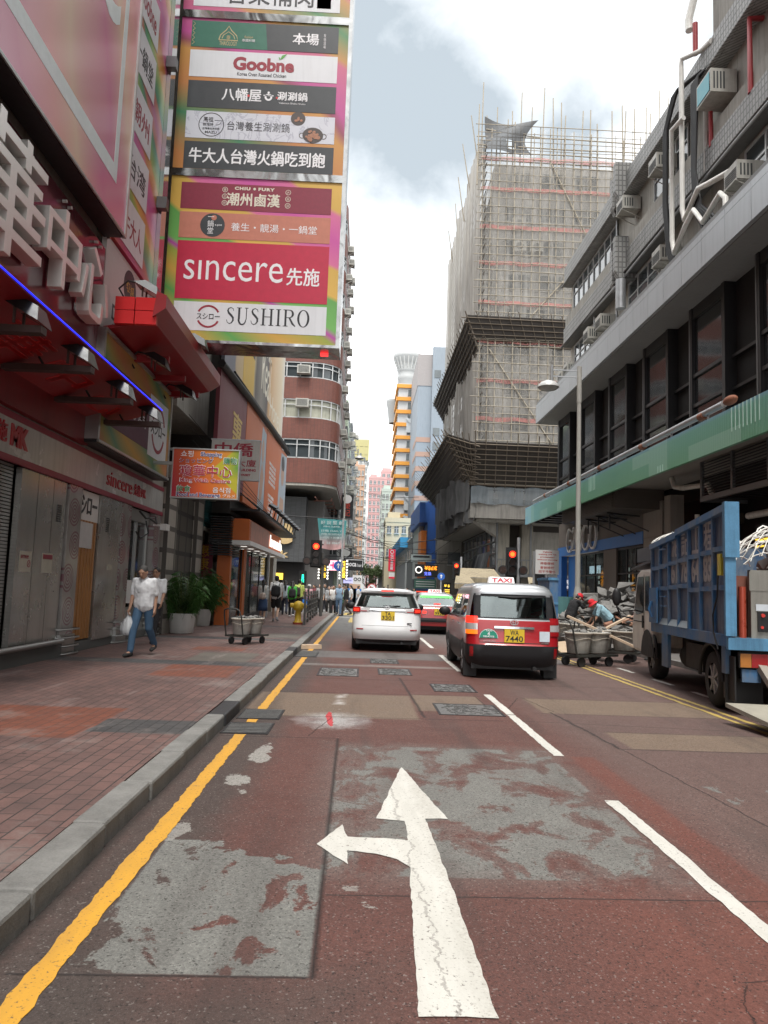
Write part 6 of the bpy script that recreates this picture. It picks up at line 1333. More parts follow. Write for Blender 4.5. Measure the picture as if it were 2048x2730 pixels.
SPN = Plane((SX+4.6, SY+.6, 1.9), (1, 0, 0), (0, 0, 1)); mb = MB(); SPN.rect(mb, .9, 3.6, .1, .95); sg_ = part(mb, 'shop_sign', mat('sign_navy', (.02, .03, .1), .5), SB); mb = MB(); SPN.text(mb, '新過馬', 2.45, .66, 1.6, .4, .01, .01, .02); SPN.text(mb, 'Tel 2388', 2.45, .28, 1.5, .22, .01, .01, .02); SPN.rect(mb, 1.0, 1.55, .2, .85, .006, .012); part(mb, 'lettering', WINK, sg_)
mb = MB(); SPN.rect(mb, -1.2, .7, -.45, .05); sg_ = part(mb, 'blue_shop_sign', mat('sign_sky', (.04, .2, .42), .5), SB); mb = MB(); SPN.text(mb, '金 記', -.2, -.2, 1.2, .3, .01, .01, .02); part(mb, 'lettering', LITY, sg_)
# scaffold: bamboo, netting, pink tape, catch fans
SC = thing('bamboo_scaffold', 'tall bamboo scaffold wrapped in beige netting with sloping catch fans', 'scaffold', (SX, SY, 0))
BAM = mat('bamboo', (.29, .255, .2), .7, 0, .3, 2, .1); BAMD = mat('old_bamboo', (.125, .1, .075), .75, 0, .4, 2)
def net_mat(name, col, alpha, sx=1.2):
    g = newmat(name); c = g.coord(); fold = g.noise(g.scale(c, sx, sx, .1), 2.2, 4, .6); n = g.noise(c, .5, 4, .6)
    g.t.links.new(g.mix(fold, tuple(v*.55 for v in col), tuple(v*1.35 for v in col)), g.p.inputs['Base Color']); g.p.inputs['Roughness'].default_value = .9
    g.set(g.p.inputs['Normal'], g.bump(fold, .8, .12)); tr = g.node('ShaderNodeBsdfTransparent'); mx = g.node('ShaderNodeMixShader')
    g.set(mx.inputs[0], (alpha+(fold-.5)*.7+(n-.5)*.35).clamp()); g.t.links.new(tr.outputs[0], mx.inputs[1]); g.t.links.new(g.p.outputs[0], mx.inputs[2]); g.t.links.new(mx.outputs[0], g.out.inputs[0]); return g.m
NET = net_mat('beige_netting', (.37, .355, .33), .46); NETS = net_mat('side_netting', (.35, .325, .29), .85); NETG = net_mat('grey_tarpaulin', (.11, .11, .11), .9, .6); NETP = net_mat('plastic_sheet', (.13, .15, .165), .75, .8)
def curtain(p0, p1, z0, z1, n, m, amp, seed, fold=.0):
    r = random.Random(seed); p0, p1 = Vector(p0), Vector(p1); d = p1-p0; nrm = Vector((d.y, -d.x, 0)).normalized(); V = []; rows_ = 10; ph = r.uniform(0, 6)
    off = [0]
    for i in range(n): off.append(off[-1]*.7+r.uniform(-amp, amp))
    for j in range(rows_+1):
        for i in range(n+1):
            u = i/n; v = j/rows_; p = p0+d*u+nrm*(off[i]*(1+.3*math.sin(v*9+i))); V.append((p.x, p.y, z0+(z1-z0)*v+.08*math.sin(i*1.7)*(1 if j in (0, rows_) else 0)))
    mb = MB(); mb.add(V, [(j*(n+1)+i, j*(n+1)+i+1, (j+1)*(n+1)+i+1, (j+1)*(n+1)+i) for j in range(rows_) for i in range(n)], True); return mb
zt_ = 37.6
part(curtain((SX-.12, SY-.1, 0), (27, SY-.1, 0), 22.9, zt_-.3, 60, None, .06, 1), 'front_netting', NET, SC); part(curtain((SX-.1, SY-.1, 0), (27, SY-.1, 0), 12.3, 22.6, 60, None, .06, 2), 'front_netting', NET, SC)
part(curtain((SX-.1, 83, 0), (SX-.1, SY-.1, 0), 22.9, zt_+1.2, 70, None, .16, 3), 'side_netting', NETS, SC); part(curtain((SX-.1, 83, 0), (SX-.1, SY-.1, 0), 12, 22.6, 70, None, .16, 4), 'side_netting', NETS, SC)
r7 = random.Random(12); lat = MB()
for i in range(27):                                     # verticals, front
    x = SX+i*.68+r7.uniform(-.08, .08); lat.tube([(x+r7.uniform(-.05, .05), SY-.22, 9.9), (x+r7.uniform(-.08, .08), SY-.25, 24), (x+r7.uniform(-.1, .1), SY-.22, zt_+r7.uniform(1.0, 2.5))], r7.uniform(.028, .05), 5)
for k in range(44):                                     # ledgers
    z = 10+k*.69+r7.uniform(-.06, .06); lat.tube([(SX-.4+r7.uniform(-.3, .2), SY-.3, z+r7.uniform(-.08, .08)), (SX+8, SY-.3, z+r7.uniform(-.1, .1)), (27, SY-.3, z+r7.uniform(-.1, .1))], r7.uniform(.025, .042), 4)
for a, b in (((SX+5.5, 36.8), (SX+11.5, 24.5)), ((SX+3.6, 23), (SX+12.4, 33.5)), ((SX+.8, 20.8), (SX+6, 13.2))): lat.tube([(a[0], SY-.2, a[1]), (b[0], SY-.2, b[1])], .06, 5)
part(lat, 'pole_lattice', BAM, SC)
lat = MB()
for k in range(36): z = 11+k*.76; lat.tube([(SX+.2, SY-.6-r7.uniform(0, .4), z), (SX+.2, 70, z), (SX+.2, 83+r7.uniform(.2, .8), z)], .04, 4)
for i in range(13): y = SY+.3+i*2; lat.tube([(SX+.15, y, 11), (SX+.1, y+r7.uniform(-.1, .1), zt_+r7.uniform(1, 3))], .045, 4)
part(lat, 'side_lattice', BAMD, SC)
tops = [(1045, 178), (1036, 225), (1052, 250), (1075, 232), (1107, 240), (1128, 200), (1150, 232), (1177, 190), (1195, 212), (1213, 222), (1222, 250), (1260, 240), (1276, 238), (1290, 268), (1322, 240), (1344, 228), (1352, 240), (1370, 235), (1396, 232), (1405, 245), (1425, 195), (1443, 210), (1098, 258), (1240, 285)]
for X, Y in tops:
    p = at_y(X, Y, SY+r7.uniform(-.1, .6)); mb = MB(); mb.tube([(p.x+.2*r7.uniform(-1, 1)-.06, p.y, zt_-3), (p.x, p.y, p.z)], [.07, .045], 6); part(mb, 'bamboo_pole', BAM, SC)
for i, Y in enumerate((300, 318, 335, 350, 362, 285)):
    a = at_y(1030 if i < 5 else 1050, Y-6, SY); b = at_y(1410 if i < 5 else 1180, Y+14, SY); mb = MB(); mb.tube([a, (a+b)/2+Vector((0, -.05, .1*(-1)**i)), b], .05, 6); part(mb, 'bamboo_rail', BAM, SC)
for i in range(5): y = SY+1+i*4.5; mb = MB(); mb.tube([(SX-.2, y, zt_-1), (SX-.5-r7.uniform(0, .6), y-.4, zt_+r7.uniform(2, 4))], [.06, .04], 6); part(mb, 'bamboo_pole', BAM, SC)
PTAPE = net_mat('pink_tape', (.42, .17, .15), .55, .8)
for Y in (342, 408, 490, 568, 654, 737, 822, 905):
    p = at_y(1060, Y, SY-.15); n = 40; V = []; 
    for i in range(n+1): x = SX-.15+i*.46; s_ = .06*math.sin(i*1.1+Y); V += [(x, SY-.22-.03*math.sin(i*2.1), p.z-.17+s_), (x, SY-.2-.05*math.sin(i*1.3), p.z+.17+s_*.5)]
    mb = MB(); mb.add(V, [(2*i, 2*i+2, 2*i+3, 2*i+1) for i in range(n)], True); part(mb, 'pink_tape', PTAPE, SC)
def fan(name, inner, outer, n, m, slat, seed, mdark):
    """sloping catch fan between two lines: sheet, cross poles and long poles"""
    r = random.Random(seed); a0, a1 = map(Vector, inner); b0, b1 = map(Vector, outer); mb = MB(); mb.prism([a0, a1, b1, b0], (0, 0, .05)); f = part(mb, name, mdark, SC); q = MB()
    for i in range(n+1): u = i/n; p = a0.lerp(a1, u); e = b0.lerp(b1, u); d = (e-p); q.tube([p-d*.08-Vector((0, 0, .09)), e+d*r.uniform(.06, .28)-Vector((0, 0, .09))], .04, 4)
    for j in range(m+1): v = j/m; p = a0.lerp(b0, v); e = a1.lerp(b1, v); d = (e-p).normalized(); q.tube([p-d*r.uniform(.1, .5)-Vector((0, 0, .17)), e+d*r.uniform(.1, .5)-Vector((0, 0, .17))], .05, 4)
    part(q, 'fan_poles', slat, f); return f
FAN = mat('fan_sheet_dark', (.05, .043, .038), .85, 0, .5, 1.5)
fan('catch_fan', ((SX-.1, 78, 9.3), (SX-.1, SY-.1, 9.8)), ((6.25, 92, 14.2), (6.1, 56.4, 13.6)), 26, 12, BAMD, 1, FAN)
fan('catch_fan', ((SX-.1, SY-.1, 9.7), (26, SY-.1, 9.7)), ((SX-.4, 55.9, 12.9), (26, 55.9, 12.8)), 22, 9, BAMD, 2, FAN)
fan('catch_fan', ((SX-.1, SY-.1, 9.75), (SX-.1, SY-.11, 9.8)), ((6.1, 56.4, 13.5), (SX-.4, 55.9, 12.8)), 5, 8, BAMD, 3, FAN)
fan('catch_fan', ((SX-.1, 83, 20.6), (SX-.1, SY-.1, 20.9)), ((7.35, 83, 22.6), (7.5, 57.2, 23.2)), 26, 6, BAMD, 4, FAN)
fan('catch_fan', ((SX-.1, SY-.1, 21.3), (26, SY-.1, 21.3)), ((7.5, 57.0, 23.2), (26, 57.0, 23.1)), 22, 5, BAMD, 5, FAN)
part(curtain((SX-.4, SY-.3, 0), (26, SY-.3, 0), 8.4, 9.75, 30, None, .12, 8), 'hanging_sheet', NETP, SC); part(curtain((SX-.9, 80, 0), (SX-.4, SY-.3, 0), 7.0, 9.7, 30, None, .35, 9), 'hanging_sheet', NETG, SC)
part(curtain((SX-1.6, 74, 0), (SX-.4, SY-.2, 0), 8.0, 11.0, 20, None, .3, 10), 'hanging_sheet', NETG, SC)
a, b = at_y(1046, 255, SY), at_y(1160, 268, SY); c_, d_ = at_y(1050, 330, SY), at_y(1150, 335, SY)
mb = MB(); V = []; n = 12
for j in range(9):
    for i in range(n+1):
        u, v = i/n, j/8; p = a.lerp(b, u).lerp(c_.lerp(d_, u), v); V.append((p.x-(.8*u*math.sin(v*3)), p.y-.25+.3*math.sin(u*5+v*4), p.z-.35*math.sin(u*3.1)*(1-v)))
mb.add(V, [(j*(n+1)+i, j*(n+1)+i+1, (j+1)*(n+1)+i+1, (j+1)*(n+1)+i) for j in range(8) for i in range(n) if not (j in (5, 6) and i in (6, 7))], True); part(mb, 'torn_tarpaulin', NETG, SC)
part(curtain((SX+4, SY+.3, 0), (26, SY+.3, 0), zt_, zt_+2.2, 40, None, .05, 11), 'roof_netting', net_mat('thin_white_net', (.6, .6, .6), .12), SC)
# ---------------------------------------------------------------- vehicles
def carpaint(name, col, metal=.0, var=.08, dust=.0):
    if name in MATS: return MATS[name]
    g = newmat(name); c = g.coord(); n = g.noise(c, 1.5, 4, .6); x, y, z = g.xyz(c)
    k = g.mix(n, tuple(v*(1-var) for v in col), tuple(min(1, v*(1+var)) for v in col))
    k = g.mix((g.noise(c, 6, 5, .7)*(0.75-z).max(0.0)*1.2).clamp()*.5, k, (.16, .14, .12))
    g.t.links.new(k, g.p.inputs['Base Color']); g.p.inputs['Metallic'].default_value = metal; g.set(g.p.inputs['Roughness'], n*.12+.26)
    g.p.inputs['Coat Weight'].default_value = .7; g.p.inputs['Coat Roughness'].default_value = .06; MATS[name] = g.m; return g.m
def car_glass():
    g = newmat('car_glass'); c = g.coord(); g.p.inputs['Base Color'].default_value = (.01, .012, .012, 1); g.set(g.p.inputs['Roughness'], g.noise(c, 4, 3, .5)*.03+.02); g.p.inputs['Specular IOR Level'].default_value = .55
    tr = g.node('ShaderNodeBsdfTransparent'); tr.inputs[0].default_value = (.72, .83, .79, 1); mx = g.node('ShaderNodeMixShader'); fr = g.node('ShaderNodeFresnel'); fr.inputs[0].default_value = 1.5; gl = g.node('ShaderNodeBsdfGlossy'); gl.inputs['Roughness'].default_value = .02; gl.inputs[0].default_value = (.9, 1, .98, 1)
    g.set(gl.inputs['Normal'], g.bump(g.noise(c, 1.3, 2, .5), .05, .05))
    g.set(mx.inputs[0], (S(g, fr.outputs[0])*1.5+.1+(g.noise(c, 1.2, 3, .6)-.5)*.12).clamp()); g.t.links.new(tr.outputs[0], mx.inputs[1]); g.t.links.new(gl.outputs[0], mx.inputs[2]); g.t.links.new(mx.outputs[0], g.out.inputs[0]); return g.m
CGL = car_glass()
TYRE = mat('tyre_rubber', (.02, .02, .021), .8, 0, .3, 8, .3); CHROME = mat('chrome', (.6, .61, .62), .14, 1, .05, 2); RLENS = mat('red_lens_dim', (.32, .012, .015), .2, 0, .15, 4, coat=.5); RLIT = mat('brake_light_lit', (1, .025, .012), .3, emit=.85); AMB = mat('amber_lit', (1, .16, .01), .3, emit=.45); CLEAR = mat('clear_lens', (.5, .48, .48), .15, .3, .15, 6); PLATE = mat('plate_yellow', (.72, .5, .03), .45, 0, .06, 3); CABIN = mat('cabin_dark', (.035, .035, .037), .8, 0, .2, 4)
BPL_ = mat('bumper_black', (.02, .02, .022), .45, 0, .3, 5, spec=.3)
class Car:
    def __init__(s, slices, L, bulge=.05): s.sl, s.L, s.b = slices, L, bulge
    def at(s, z):
        S_ = s.sl
        if z <= S_[0][0]: return S_[0][1:]
        for a, b in zip(S_, S_[1:]):
            if a[0] <= z <= b[0]:
                t = (z-a[0])/(b[0]-a[0]); return tuple(p+(q-p)*t for p, q in zip(a[1:], b[1:]))
        return S_[-1][1:]
    def P(s, t, z, off=0):                               # point on the skin: t metres round from the rear centre line (sign = side)
        hw, yr, yf, r = s.at(z); sg = 1 if t >= 0 else -1; t = abs(t); a = hw-r
        if t <= a: x, y, nx, ny = t, yr, 0, -1
        elif t <= a+r*math.pi/2: q = (t-a)/r; x, y = a+r*math.sin(q), yr+r-r*math.cos(q); nx, ny = math.sin(q), -math.cos(q)
        else: x, y, nx, ny = hw, yr+r+(t-a-r*math.pi/2), 1, 0
        y += s.b*(x/hw)**2 if y < yr+r+.001 else s.b*max(0, 1-(y-yr-r)/.8)
        return Vector((sg*(x+nx*off), y+ny*off, z))
    def patch(s, t0, t1, z0, z1, off=.012, n=8, m=4, rnd=0):
        mb = MB(); V = []; f0 = t0 if callable(t0) else (lambda v: t0); f1 = t1 if callable(t1) else (lambda v: t1)
        for j in range(m+1):
            v = j/m; z = z0+(z1-z0)*v; e = rnd*(2*abs(v-.5))**3
            for i in range(n+1): V.append(s.P(f0(v)+e+(f1(v)-f0(v)-2*e)*i/n, z, off))
        k = (n+1)*(m+1)
        for j in range(m+1):
            v = j/m; z = z0+(z1-z0)*v
            for i in range(n+1): V.append(s.P(f0(v)+(f1(v)-f0(v))*i/n, z, -.01))
        F = [(j*(n+1)+i, j*(n+1)+i+1, (j+1)*(n+1)+i+1, (j+1)*(n+1)+i) for j in range(m) for i in range(n)]
        bd = [i for i in range(n+1)]+[(j+1)*(n+1)+n for j in range(m)]+[m*(n+1)+n-1-i for i in range(n)]+[(m-1-j)*(n+1) for j in range(m-1)]
        F += [(bd[i], bd[(i+1) % len(bd)], bd[(i+1) % len(bd)]+k, bd[i]+k) for i in range(len(bd))]
        return mb.add(V, F, False)
    def body(s, root, matfn, mats, glass_rows, side_cols, nrear=8, nc=4, ns=14, front_glass=True):
        rings = []; kinds = None
        for z, hw, yr, yf, r in s.sl:
            pts = []; kd = []; a = hw-r
            def bul(x): return s.b*(x/hw)**2
            for i in range(nrear): x = -a+2*a*i/nrear; pts.append((x, yr+bul(x))); kd.append(('rear', i))
            for i in range(nc): q = math.pi/2*i/nc; x = a+r*math.sin(q); pts.append((x, yr+r-r*math.cos(q)+bul(x))); kd.append(('rc', i))
            y0, y1 = yr+r, yf-r
            for i in range(ns): y = y0+(y1-y0)*i/ns; pts.append((hw, y+s.b*max(0, 1-(y-y0)/.8))); kd.append(('right', i))
            for i in range(nc): q = math.pi/2*i/nc; pts.append((a+r*math.cos(q), y1+r*math.sin(q))); kd.append(('fc', i))
            for i in range(nrear): pts.append((a-2*a*i/nrear, yf)); kd.append(('front', i))
            for i in range(nc): q = math.pi/2*i/nc; pts.append((-a-r*math.sin(q), y1+r*math.cos(q))); kd.append(('fc', i))
            for i in range(ns): y = y1-(y1-y0)*i/ns; pts.append((-hw, y+s.b*max(0, 1-(y-y0)/.8))); kd.append(('left', ns-1-i))
            for i in range(nc): q = math.pi/2*i/nc; x = -a-r*math.cos(q); pts.append((x, yr+r-r*math.sin(q)+bul(x))); kd.append(('rc', nc-1-i))
            rings.append([Vector((x, y, z)) for x, y in pts]); kinds = kd
        n = len(kinds); V = [p for R in rings for p in R]; B = {}
        for j in range(len(rings)-1):
            for i in range(n):
                f = (j*n+i, j*n+(i+1) % n, (j+1)*n+(i+1) % n, (j+1)*n+i); c = sum((V[k] for k in f), Vector())/4; kd = kinds[i]
                if glass_rows[0] <= j < glass_rows[1] and (kd[0] == 'rear' or (kd[0] == 'rc' and kd[1] < 2)): key = 'rear_window'
                elif glass_rows[0] <= j < glass_rows[1] and kd[0] in ('left', 'right') and kd[1] in side_cols: key = 'side_window'
                elif glass_rows[0] <= j < glass_rows[1] and kd[0] == 'front' and front_glass: key = 'windscreen'
                else: key = matfn(c)
                B.setdefault(key, []).append(f)
        top = tuple((len(rings)-1)*n+i for i in range(n)); B.setdefault(matfn(V[top[0]]+Vector((0,0,.01))), []).append(top)
        me = bpy.data.meshes.new('body'); keys = [k for k in B if k not in ('rear_window', 'side_window', 'windscreen')]
        F = []; mi = []
        for q, k in enumerate(keys): F += B[k]; mi += [q]*len(B[k])
        me.from_pydata([tuple(v) for v in V], [], F); me.polygons.foreach_set('material_index', mi); me.polygons.foreach_set('use_smooth', [True]*len(F))
        for k in keys: me.materials.append(mats[k])
        me.update(); o = bpy.data.objects.new('body', me); link(o, root)
        md = o.modifiers.new('split', 'EDGE_SPLIT'); md.split_angle = math.radians(38)
        for k in ('rear_window', 'side_window', 'windscreen'):
            if k in B: mb = MB(); mb.add(V, B[k], True); part(mb, k, CGL, root)
        return o
def wheel(root, x, y, r, wd, side, rimr=.62):
    mb = MB(); x1 = x-side*wd; mb.lathe([(r*rimr, -.0), (r*.93, 0), (r, wd*.18), (r, wd*.82), (r*.93, wd), (r*rimr, wd)], n=28, M=Matrix.Translation((x, y, r))@Matrix.Rotation(math.radians(-90*side), 4, 'Y'))
    w_ = part(mb, 'wheel', TYRE, root); q = MB(); q.cyl((x-side*.03, y, r), (x-side*.05, y, r), r*rimr, r*rimr, 20)
    for k in range(7): a = k*2*math.pi/7; q.bar((x-side*.02, y, r), (x-side*.02, y+math.cos(a)*r*rimr, r+math.sin(a)*r*rimr), .04, .03)
    part(q, 'rim', MATS['galvanised_steel'], w_); return w_
def arch(root, x, y, r, side):
    mb = MB(); mb.prism([(x, y+math.cos(a)*r, r*.88+math.sin(a)*r) for a in [math.pi*i/14 for i in range(15)]], (side*.006, 0, 0)); part(mb, 'wheel_arch', BLKR, root)
def car_common(root, C, L, hw, wy, r, ground=.2, seat_y=(1.3, 2.3), seat_z=.55, top=1.2):
    for sg in (-1, 1):
        for y in wy: arch(root, sg*(hw+.002), y, r+.055, sg); wheel(root, sg*(hw+.012), y, r, .2, sg)
    mb = MB(); mb.box(-hw+.1, hw-.1, .18, L-.3, ground-.02, ground+.12); mb.cyl((hw*.45, .25, ground+.02), (hw*.45, .05, ground+.02), .035, .035, 8); part(mb, 'underbody', BLKR, root)
    mb = MB(); mb.box(-hw+.08, hw-.08, .3, L-1.2, .3, seat_z)
    for y in seat_y:
        for x in ((-.4, .4) if y > 2 else (-.42, 0, .42)): mb.box(x-.22, x+.22, y-.08, y+.1, seat_z, top-.12); mb.box(x-.12, x+.12, y-.06, y+.05, top-.1, top+.1)
    mb.box(-hw+.1, hw-.1, L-1.5, L-1.2, seat_z, top-.22); part(mb, 'cabin', CABIN, root)
def plate(root, C, x, z, w_, h, text, off=.02, yl=None, two=True):
    y = C.P(x, z, off).y if yl is None else yl; mb = MB(); mb.box(x-w_/2, x+w_/2, y-.012, y, z-h/2, z+h/2); p = part(mb, 'number_plate', PLATE, root); mb = MB()
    a, b = text.split(' '); txt(mb, a, (x, y-.012, z+h*.25), w_*.42, h*.4, (1,0,0), (0,0,1), .012, .003); txt(mb, b, (x, y-.012, z-h*.22), w_*.86, h*.44, (1,0,0), (0,0,1), .012, .003); part(mb, 'lettering', INK, p)
def emblem(root, y, z, s=.06):
    PL = Plane((0, y, z), (1, 0, 0), (0, 0, 1)); mb = MB(); PL.ring(mb, 0, 0, s*1.15, s*.16, 0, .012, ry=s*.8); PL.ring(mb, 0, 0, s*.45, s*.13, 0, .012, ry=s*.78); PL.ring(mb, 0, s*.35, s*.8, s*.13, 0, .012, ry=s*.34); part(mb, 'emblem', CHROME, root)
# --- van taxi
def van_taxi():
    t = thing('taxi_van', 'red and silver van taxi with a roof sign waiting in the right lane', 'taxi', (0, 0, 0))
    sl = [(.2, .76, .2, 4.2, .2), (.3, .83, .06, 4.32, .24), (.45, .847, .01, 4.38, .22), (.62, .847, .0, 4.4, .2), (.66, .846, .03, 4.39, .18), (.85, .846, .045, 4.36, .16), (1.02, .842, .07, 4.26, .15), (1.06, .838, .085, 3.5, .14), (1.1, .832, .1, 3.42, .13), (1.3, .80, .135, 3.12, .13), (1.5, .765, .175, 2.85, .14), (1.56, .752, .17, 2.76, .15), (1.64, .72, .22, 2.65, .2), (1.7, .66, .32, 2.5, .25), (1.735, .52, .5, 2.25, .25), (1.745, .25, .9, 1.8, .15)]
    C = Car(sl, 4.4, .05); RP = carpaint('taxi_red', (.36, .006, .012), .1); SV = carpaint('taxi_silver', (.5, .52, .54), .6)
    fn = lambda c: 'k' if c.z < .64 else ('r' if c.z < 1.075 else 's')
    C.body(t, fn, {'k': BPL_, 'r': RP, 's': SV}, (8, 10), (1, 2, 3, 4, 6, 7, 8, 9, 10, 11, 12))
    car_common(t, C, 4.4, .845, (.72, 3.5), .31, .2)
    P_ = lambda *a, m, n, **k: part(C.patch(*a, **k), n, m, t)
    P_(-.72, .72, 1.09, 1.11, m=BPL_, n='window_seal', off=.006); P_(-.72, .72, 1.485, 1.53, m=BPL_, n='window_seal', off=.012)
    for s_ in (-1, 1):
        P_(s_*.6, s_*.72, 1.1, 1.5, m=BPL_, n='window_pillar', off=.006)
        ta, tb = (.655, .9) if s_ > 0 else (-.9, -.655); k = t
        P_(ta, tb, 1.0, 1.12, m=RLIT if s_ < 0 else RLENS, n='brake_light', off=.016); P_(ta, tb, .88, .995, m=CLEAR, n='indicator', off=.016); P_(ta, tb, .8, .875, m=AMB if s_ < 0 else RLENS, n='lower_light', off=.016)
        a_, b_ = (.73, .8) if s_ > 0 else (-.8, -.73); P_(a_, b_, .4, .58, m=RLENS, n='reflector', off=.008)
        mb = MB(); mb.box(s_*.62, s_*.86, .4, .415, .02, .34); part(mb, 'mud_flap', BLKR, t)
        mb = MB(); mb.ball((s_*.98, 3.15, 1.12), (.13, .07, .1)); mb.bar((s_*.83, 3.15, 1.05), (s_*.95, 3.15, 1.08), .05); part(mb, 'mirror', BPL_, t)
        mb = MB(); mb.box(s_*.846, s_*.852, 1.2, 1.7, .92, .95); mb.box(s_*.846, s_*.852, 2.4, 2.6, .92, .95); part(mb, 'door_handle', CHROME, t)
    P_(-.36, .36, .915, .955, m=CHROME, n='garnish_bar', off=.035); mb = MB(); mb.box(-.37, .3, .085, .15, .9, .913); part(mb, 'handle_recess', BPL_, t)
    P_(-.62, .64, .655, .668, m=BPL_, n='hatch_seam', off=.003)
    plate(t, C, 0.0, .79, .36, .235, 'WA 7440', .02)
    emblem(t, .055, 1.03, .065)
    mb = MB(); mb.tube([(-.28, .135, 1.49), (.0, .12, 1.475), (.28, .135, 1.49)], [.012, .022, .012], 6); part(mb, 'rear_wiper', BPL_, t)
    PLR = Plane((0, .045, 0), (1, 0, 0), (0, 0, 1)); mb = MB(); PLR.poly(mb, [(-.63, .74)]+[(-.46+.17*math.cos(a), .74+.16*math.sin(a)) for a in [math.pi*(1-i/12) for i in range(13)]], -.02, .014); d_ = part(mb, 'seat_count_disc', mat('disc_green', (.02, .3, .2), .4), t)
    mb = MB(); PLR.text(mb, '4', -.46, .815, .045, .07, .014, .003, .03); PLR.text(mb, 'SEATS', -.46, .765, .2, .03, .014, .003, .03); PLR.text(mb, 'TAXI', -.46, .87, .12, .03, .014, .003, .03); PLR.ring(mb, -.46, .74, .17, .008, .014, .016, 0, 180, 20, .16); part(mb, 'lettering', WINK, d_)
    mb = MB(); PLR.rect(mb, .46, .64, .7, .88, -.02, .012); part(mb, 'paper_sticker', mat('sticker_pale', (.6, .68, .75), .5, 0, .2, 14), t)
    mb = MB(); PLR.text(mb, 'COMFORT', -.44, .685, .22, .03, .014, .004, .02); PLR.text(mb, 'HYBRID', .56, .675, .14, .022, .014, .004, .02); part(mb, 'badge', CHROME, t)
    mb = MB(); mb.prism([(-.26, 1.5, 1.74), (.26, 1.5, 1.74), (.235, 1.5, 1.87), (-.235, 1.5, 1.87)], (0, .22, 0)); r_ = part(mb, 'roof_sign', mat('roof_sign_white', (.8, .78, .76), .4, emit=.25), t); mb = MB(); txt(mb, 'TAXI', (0, 1.5, 1.805), .4, .085, (1,0,0), (0,0,1), .03, .004); part(mb, 'lettering', mat('sign_red_ink', (.6, .03, .06), .4), r_)
    return t
tv = van_taxi(); tv.location = (2.77, 13.55, 0); tv.rotation_euler = (0, 0, math.radians(-1.2))
# --- white estate car
def wagon():
    t = thing('estate_car', 'white estate car with brake lights on in the left lane', 'car', (0, 0, 0))
    sl = [(.2, .76, .2, 4.3, .2), (.3, .83, .06, 4.5, .25), (.48, .858, -.02, 4.58, .28), (.62, .862, .0, 4.6, .3), (.66, .862, .02, 4.6, .3), (.95, .86, .08, 4.5, .25), (1.02, .85, .1, 4.35, .22), (1.05, .842, .115, 3.6, .2), (1.09, .83, .13, 3.4, .17), (1.25, .77, .27, 3.0, .16), (1.43, .70, .41, 2.65, .16), (1.455, .69, .34, 2.6, .16), (1.5, .665, .32, 2.5, .18), (1.54, .6, .45, 2.35, .2), (1.565, .46, .7, 2.1, .2), (1.57, .2, 1.0, 1.8, .1)]
    C = Car(sl, 4.6, .07); PW = carpaint('pearl_white', (.76, .77, .78), .0)
    C.body(t, lambda c: 'k' if c.z < .27 else 'w', {'k': BPL_, 'w': PW}, (8, 10), (1, 2, 3, 4, 6, 7, 8, 9, 10, 12))
    car_common(t, C, 4.6, .855, (.95, 3.65), .315, .2, top=1.16)
    P_ = lambda *a, m, n, **k: part(C.patch(*a, **k), n, m, t)
    P_(-.74, .74, 1.075, 1.1, m=BPL_, n='window_seal', off=.006)
    for s_ in (-1, 1):
        o = lambda a, b: (a, b) if s_ > 0 else (-b, -a)
        P_(*o(.66, .95), .955, 1.085, m=RLENS, n='tail_light', off=.02, rnd=.03); P_(*o(.7, .84), .985, 1.05, m=RLIT, n='brake_light', off=.03); P_(*o(.42, .655), .975, 1.06, m=CLEAR, n='reverse_light', off=.015, rnd=.02); P_(*o(.5, .655), .98, 1.0, m=RLENS, n='light_strip', off=.02)
        P_(*o(.58, .76), .54, .565, m=RLENS, n='reflector', off=.01)
        mb = MB(); mb.ball((s_*.98, 3.05, 1.05), (.13, .07, .1)); mb.bar((s_*.84, 3.05, 1.02), (s_*.95, 3.05, 1.03), .05); part(mb, 'mirror', BPL_, t)
        mb = MB(); mb.box(s_*.855, s_*.872, 1.3, 1.55, .88, .91); mb.box(s_*.855, s_*.872, 2.3, 2.55, .88, .91); part(mb, 'door_handle', PW, t)
        P_(*o(.45, .6), .66, .96, m=BPL_, n='hatch_seam', off=.001) if 0 else None
    P_(-.45, .45, 1.01, 1.035, m=CHROME, n='garnish_bar', off=.03)
    P_(-.62, .62, .635, .643, m=mat('seam_grey', (.2, .2, .2), .6), n='bumper_seam', off=.004)
    P_(-.16, .16, 1.492, 1.53, m=RLIT, n='high_brake_light', off=.012)
    plate(t, C, 0.02, .885, .34, .22, 'TA 3301', .02); emblem(t, .075, 1.085, .062)
    mb = MB(); mb.tube([(-.1, .1, 1.13), (.1, .13, 1.13), (.33, .17, 1.14)], .012, 6); part(mb, 'rear_wiper', BPL_, t)
    mb = MB(); mb.prism([(0, .85, 1.56), (0, 1.0, 1.57), (0, .9, 1.66), (0, .87, 1.66)], (.03, 0, 0)); part(mb, 'aerial', BPL_, t)
    mb = MB(); mb.box(.5, .62, .03, .045, .7, .725); part(mb, 'badge', INK, t); return t
wg = wagon(); wg.location = (.65, 18.75, 0); wg.rotation_euler = (0, 0, math.radians(-.8))
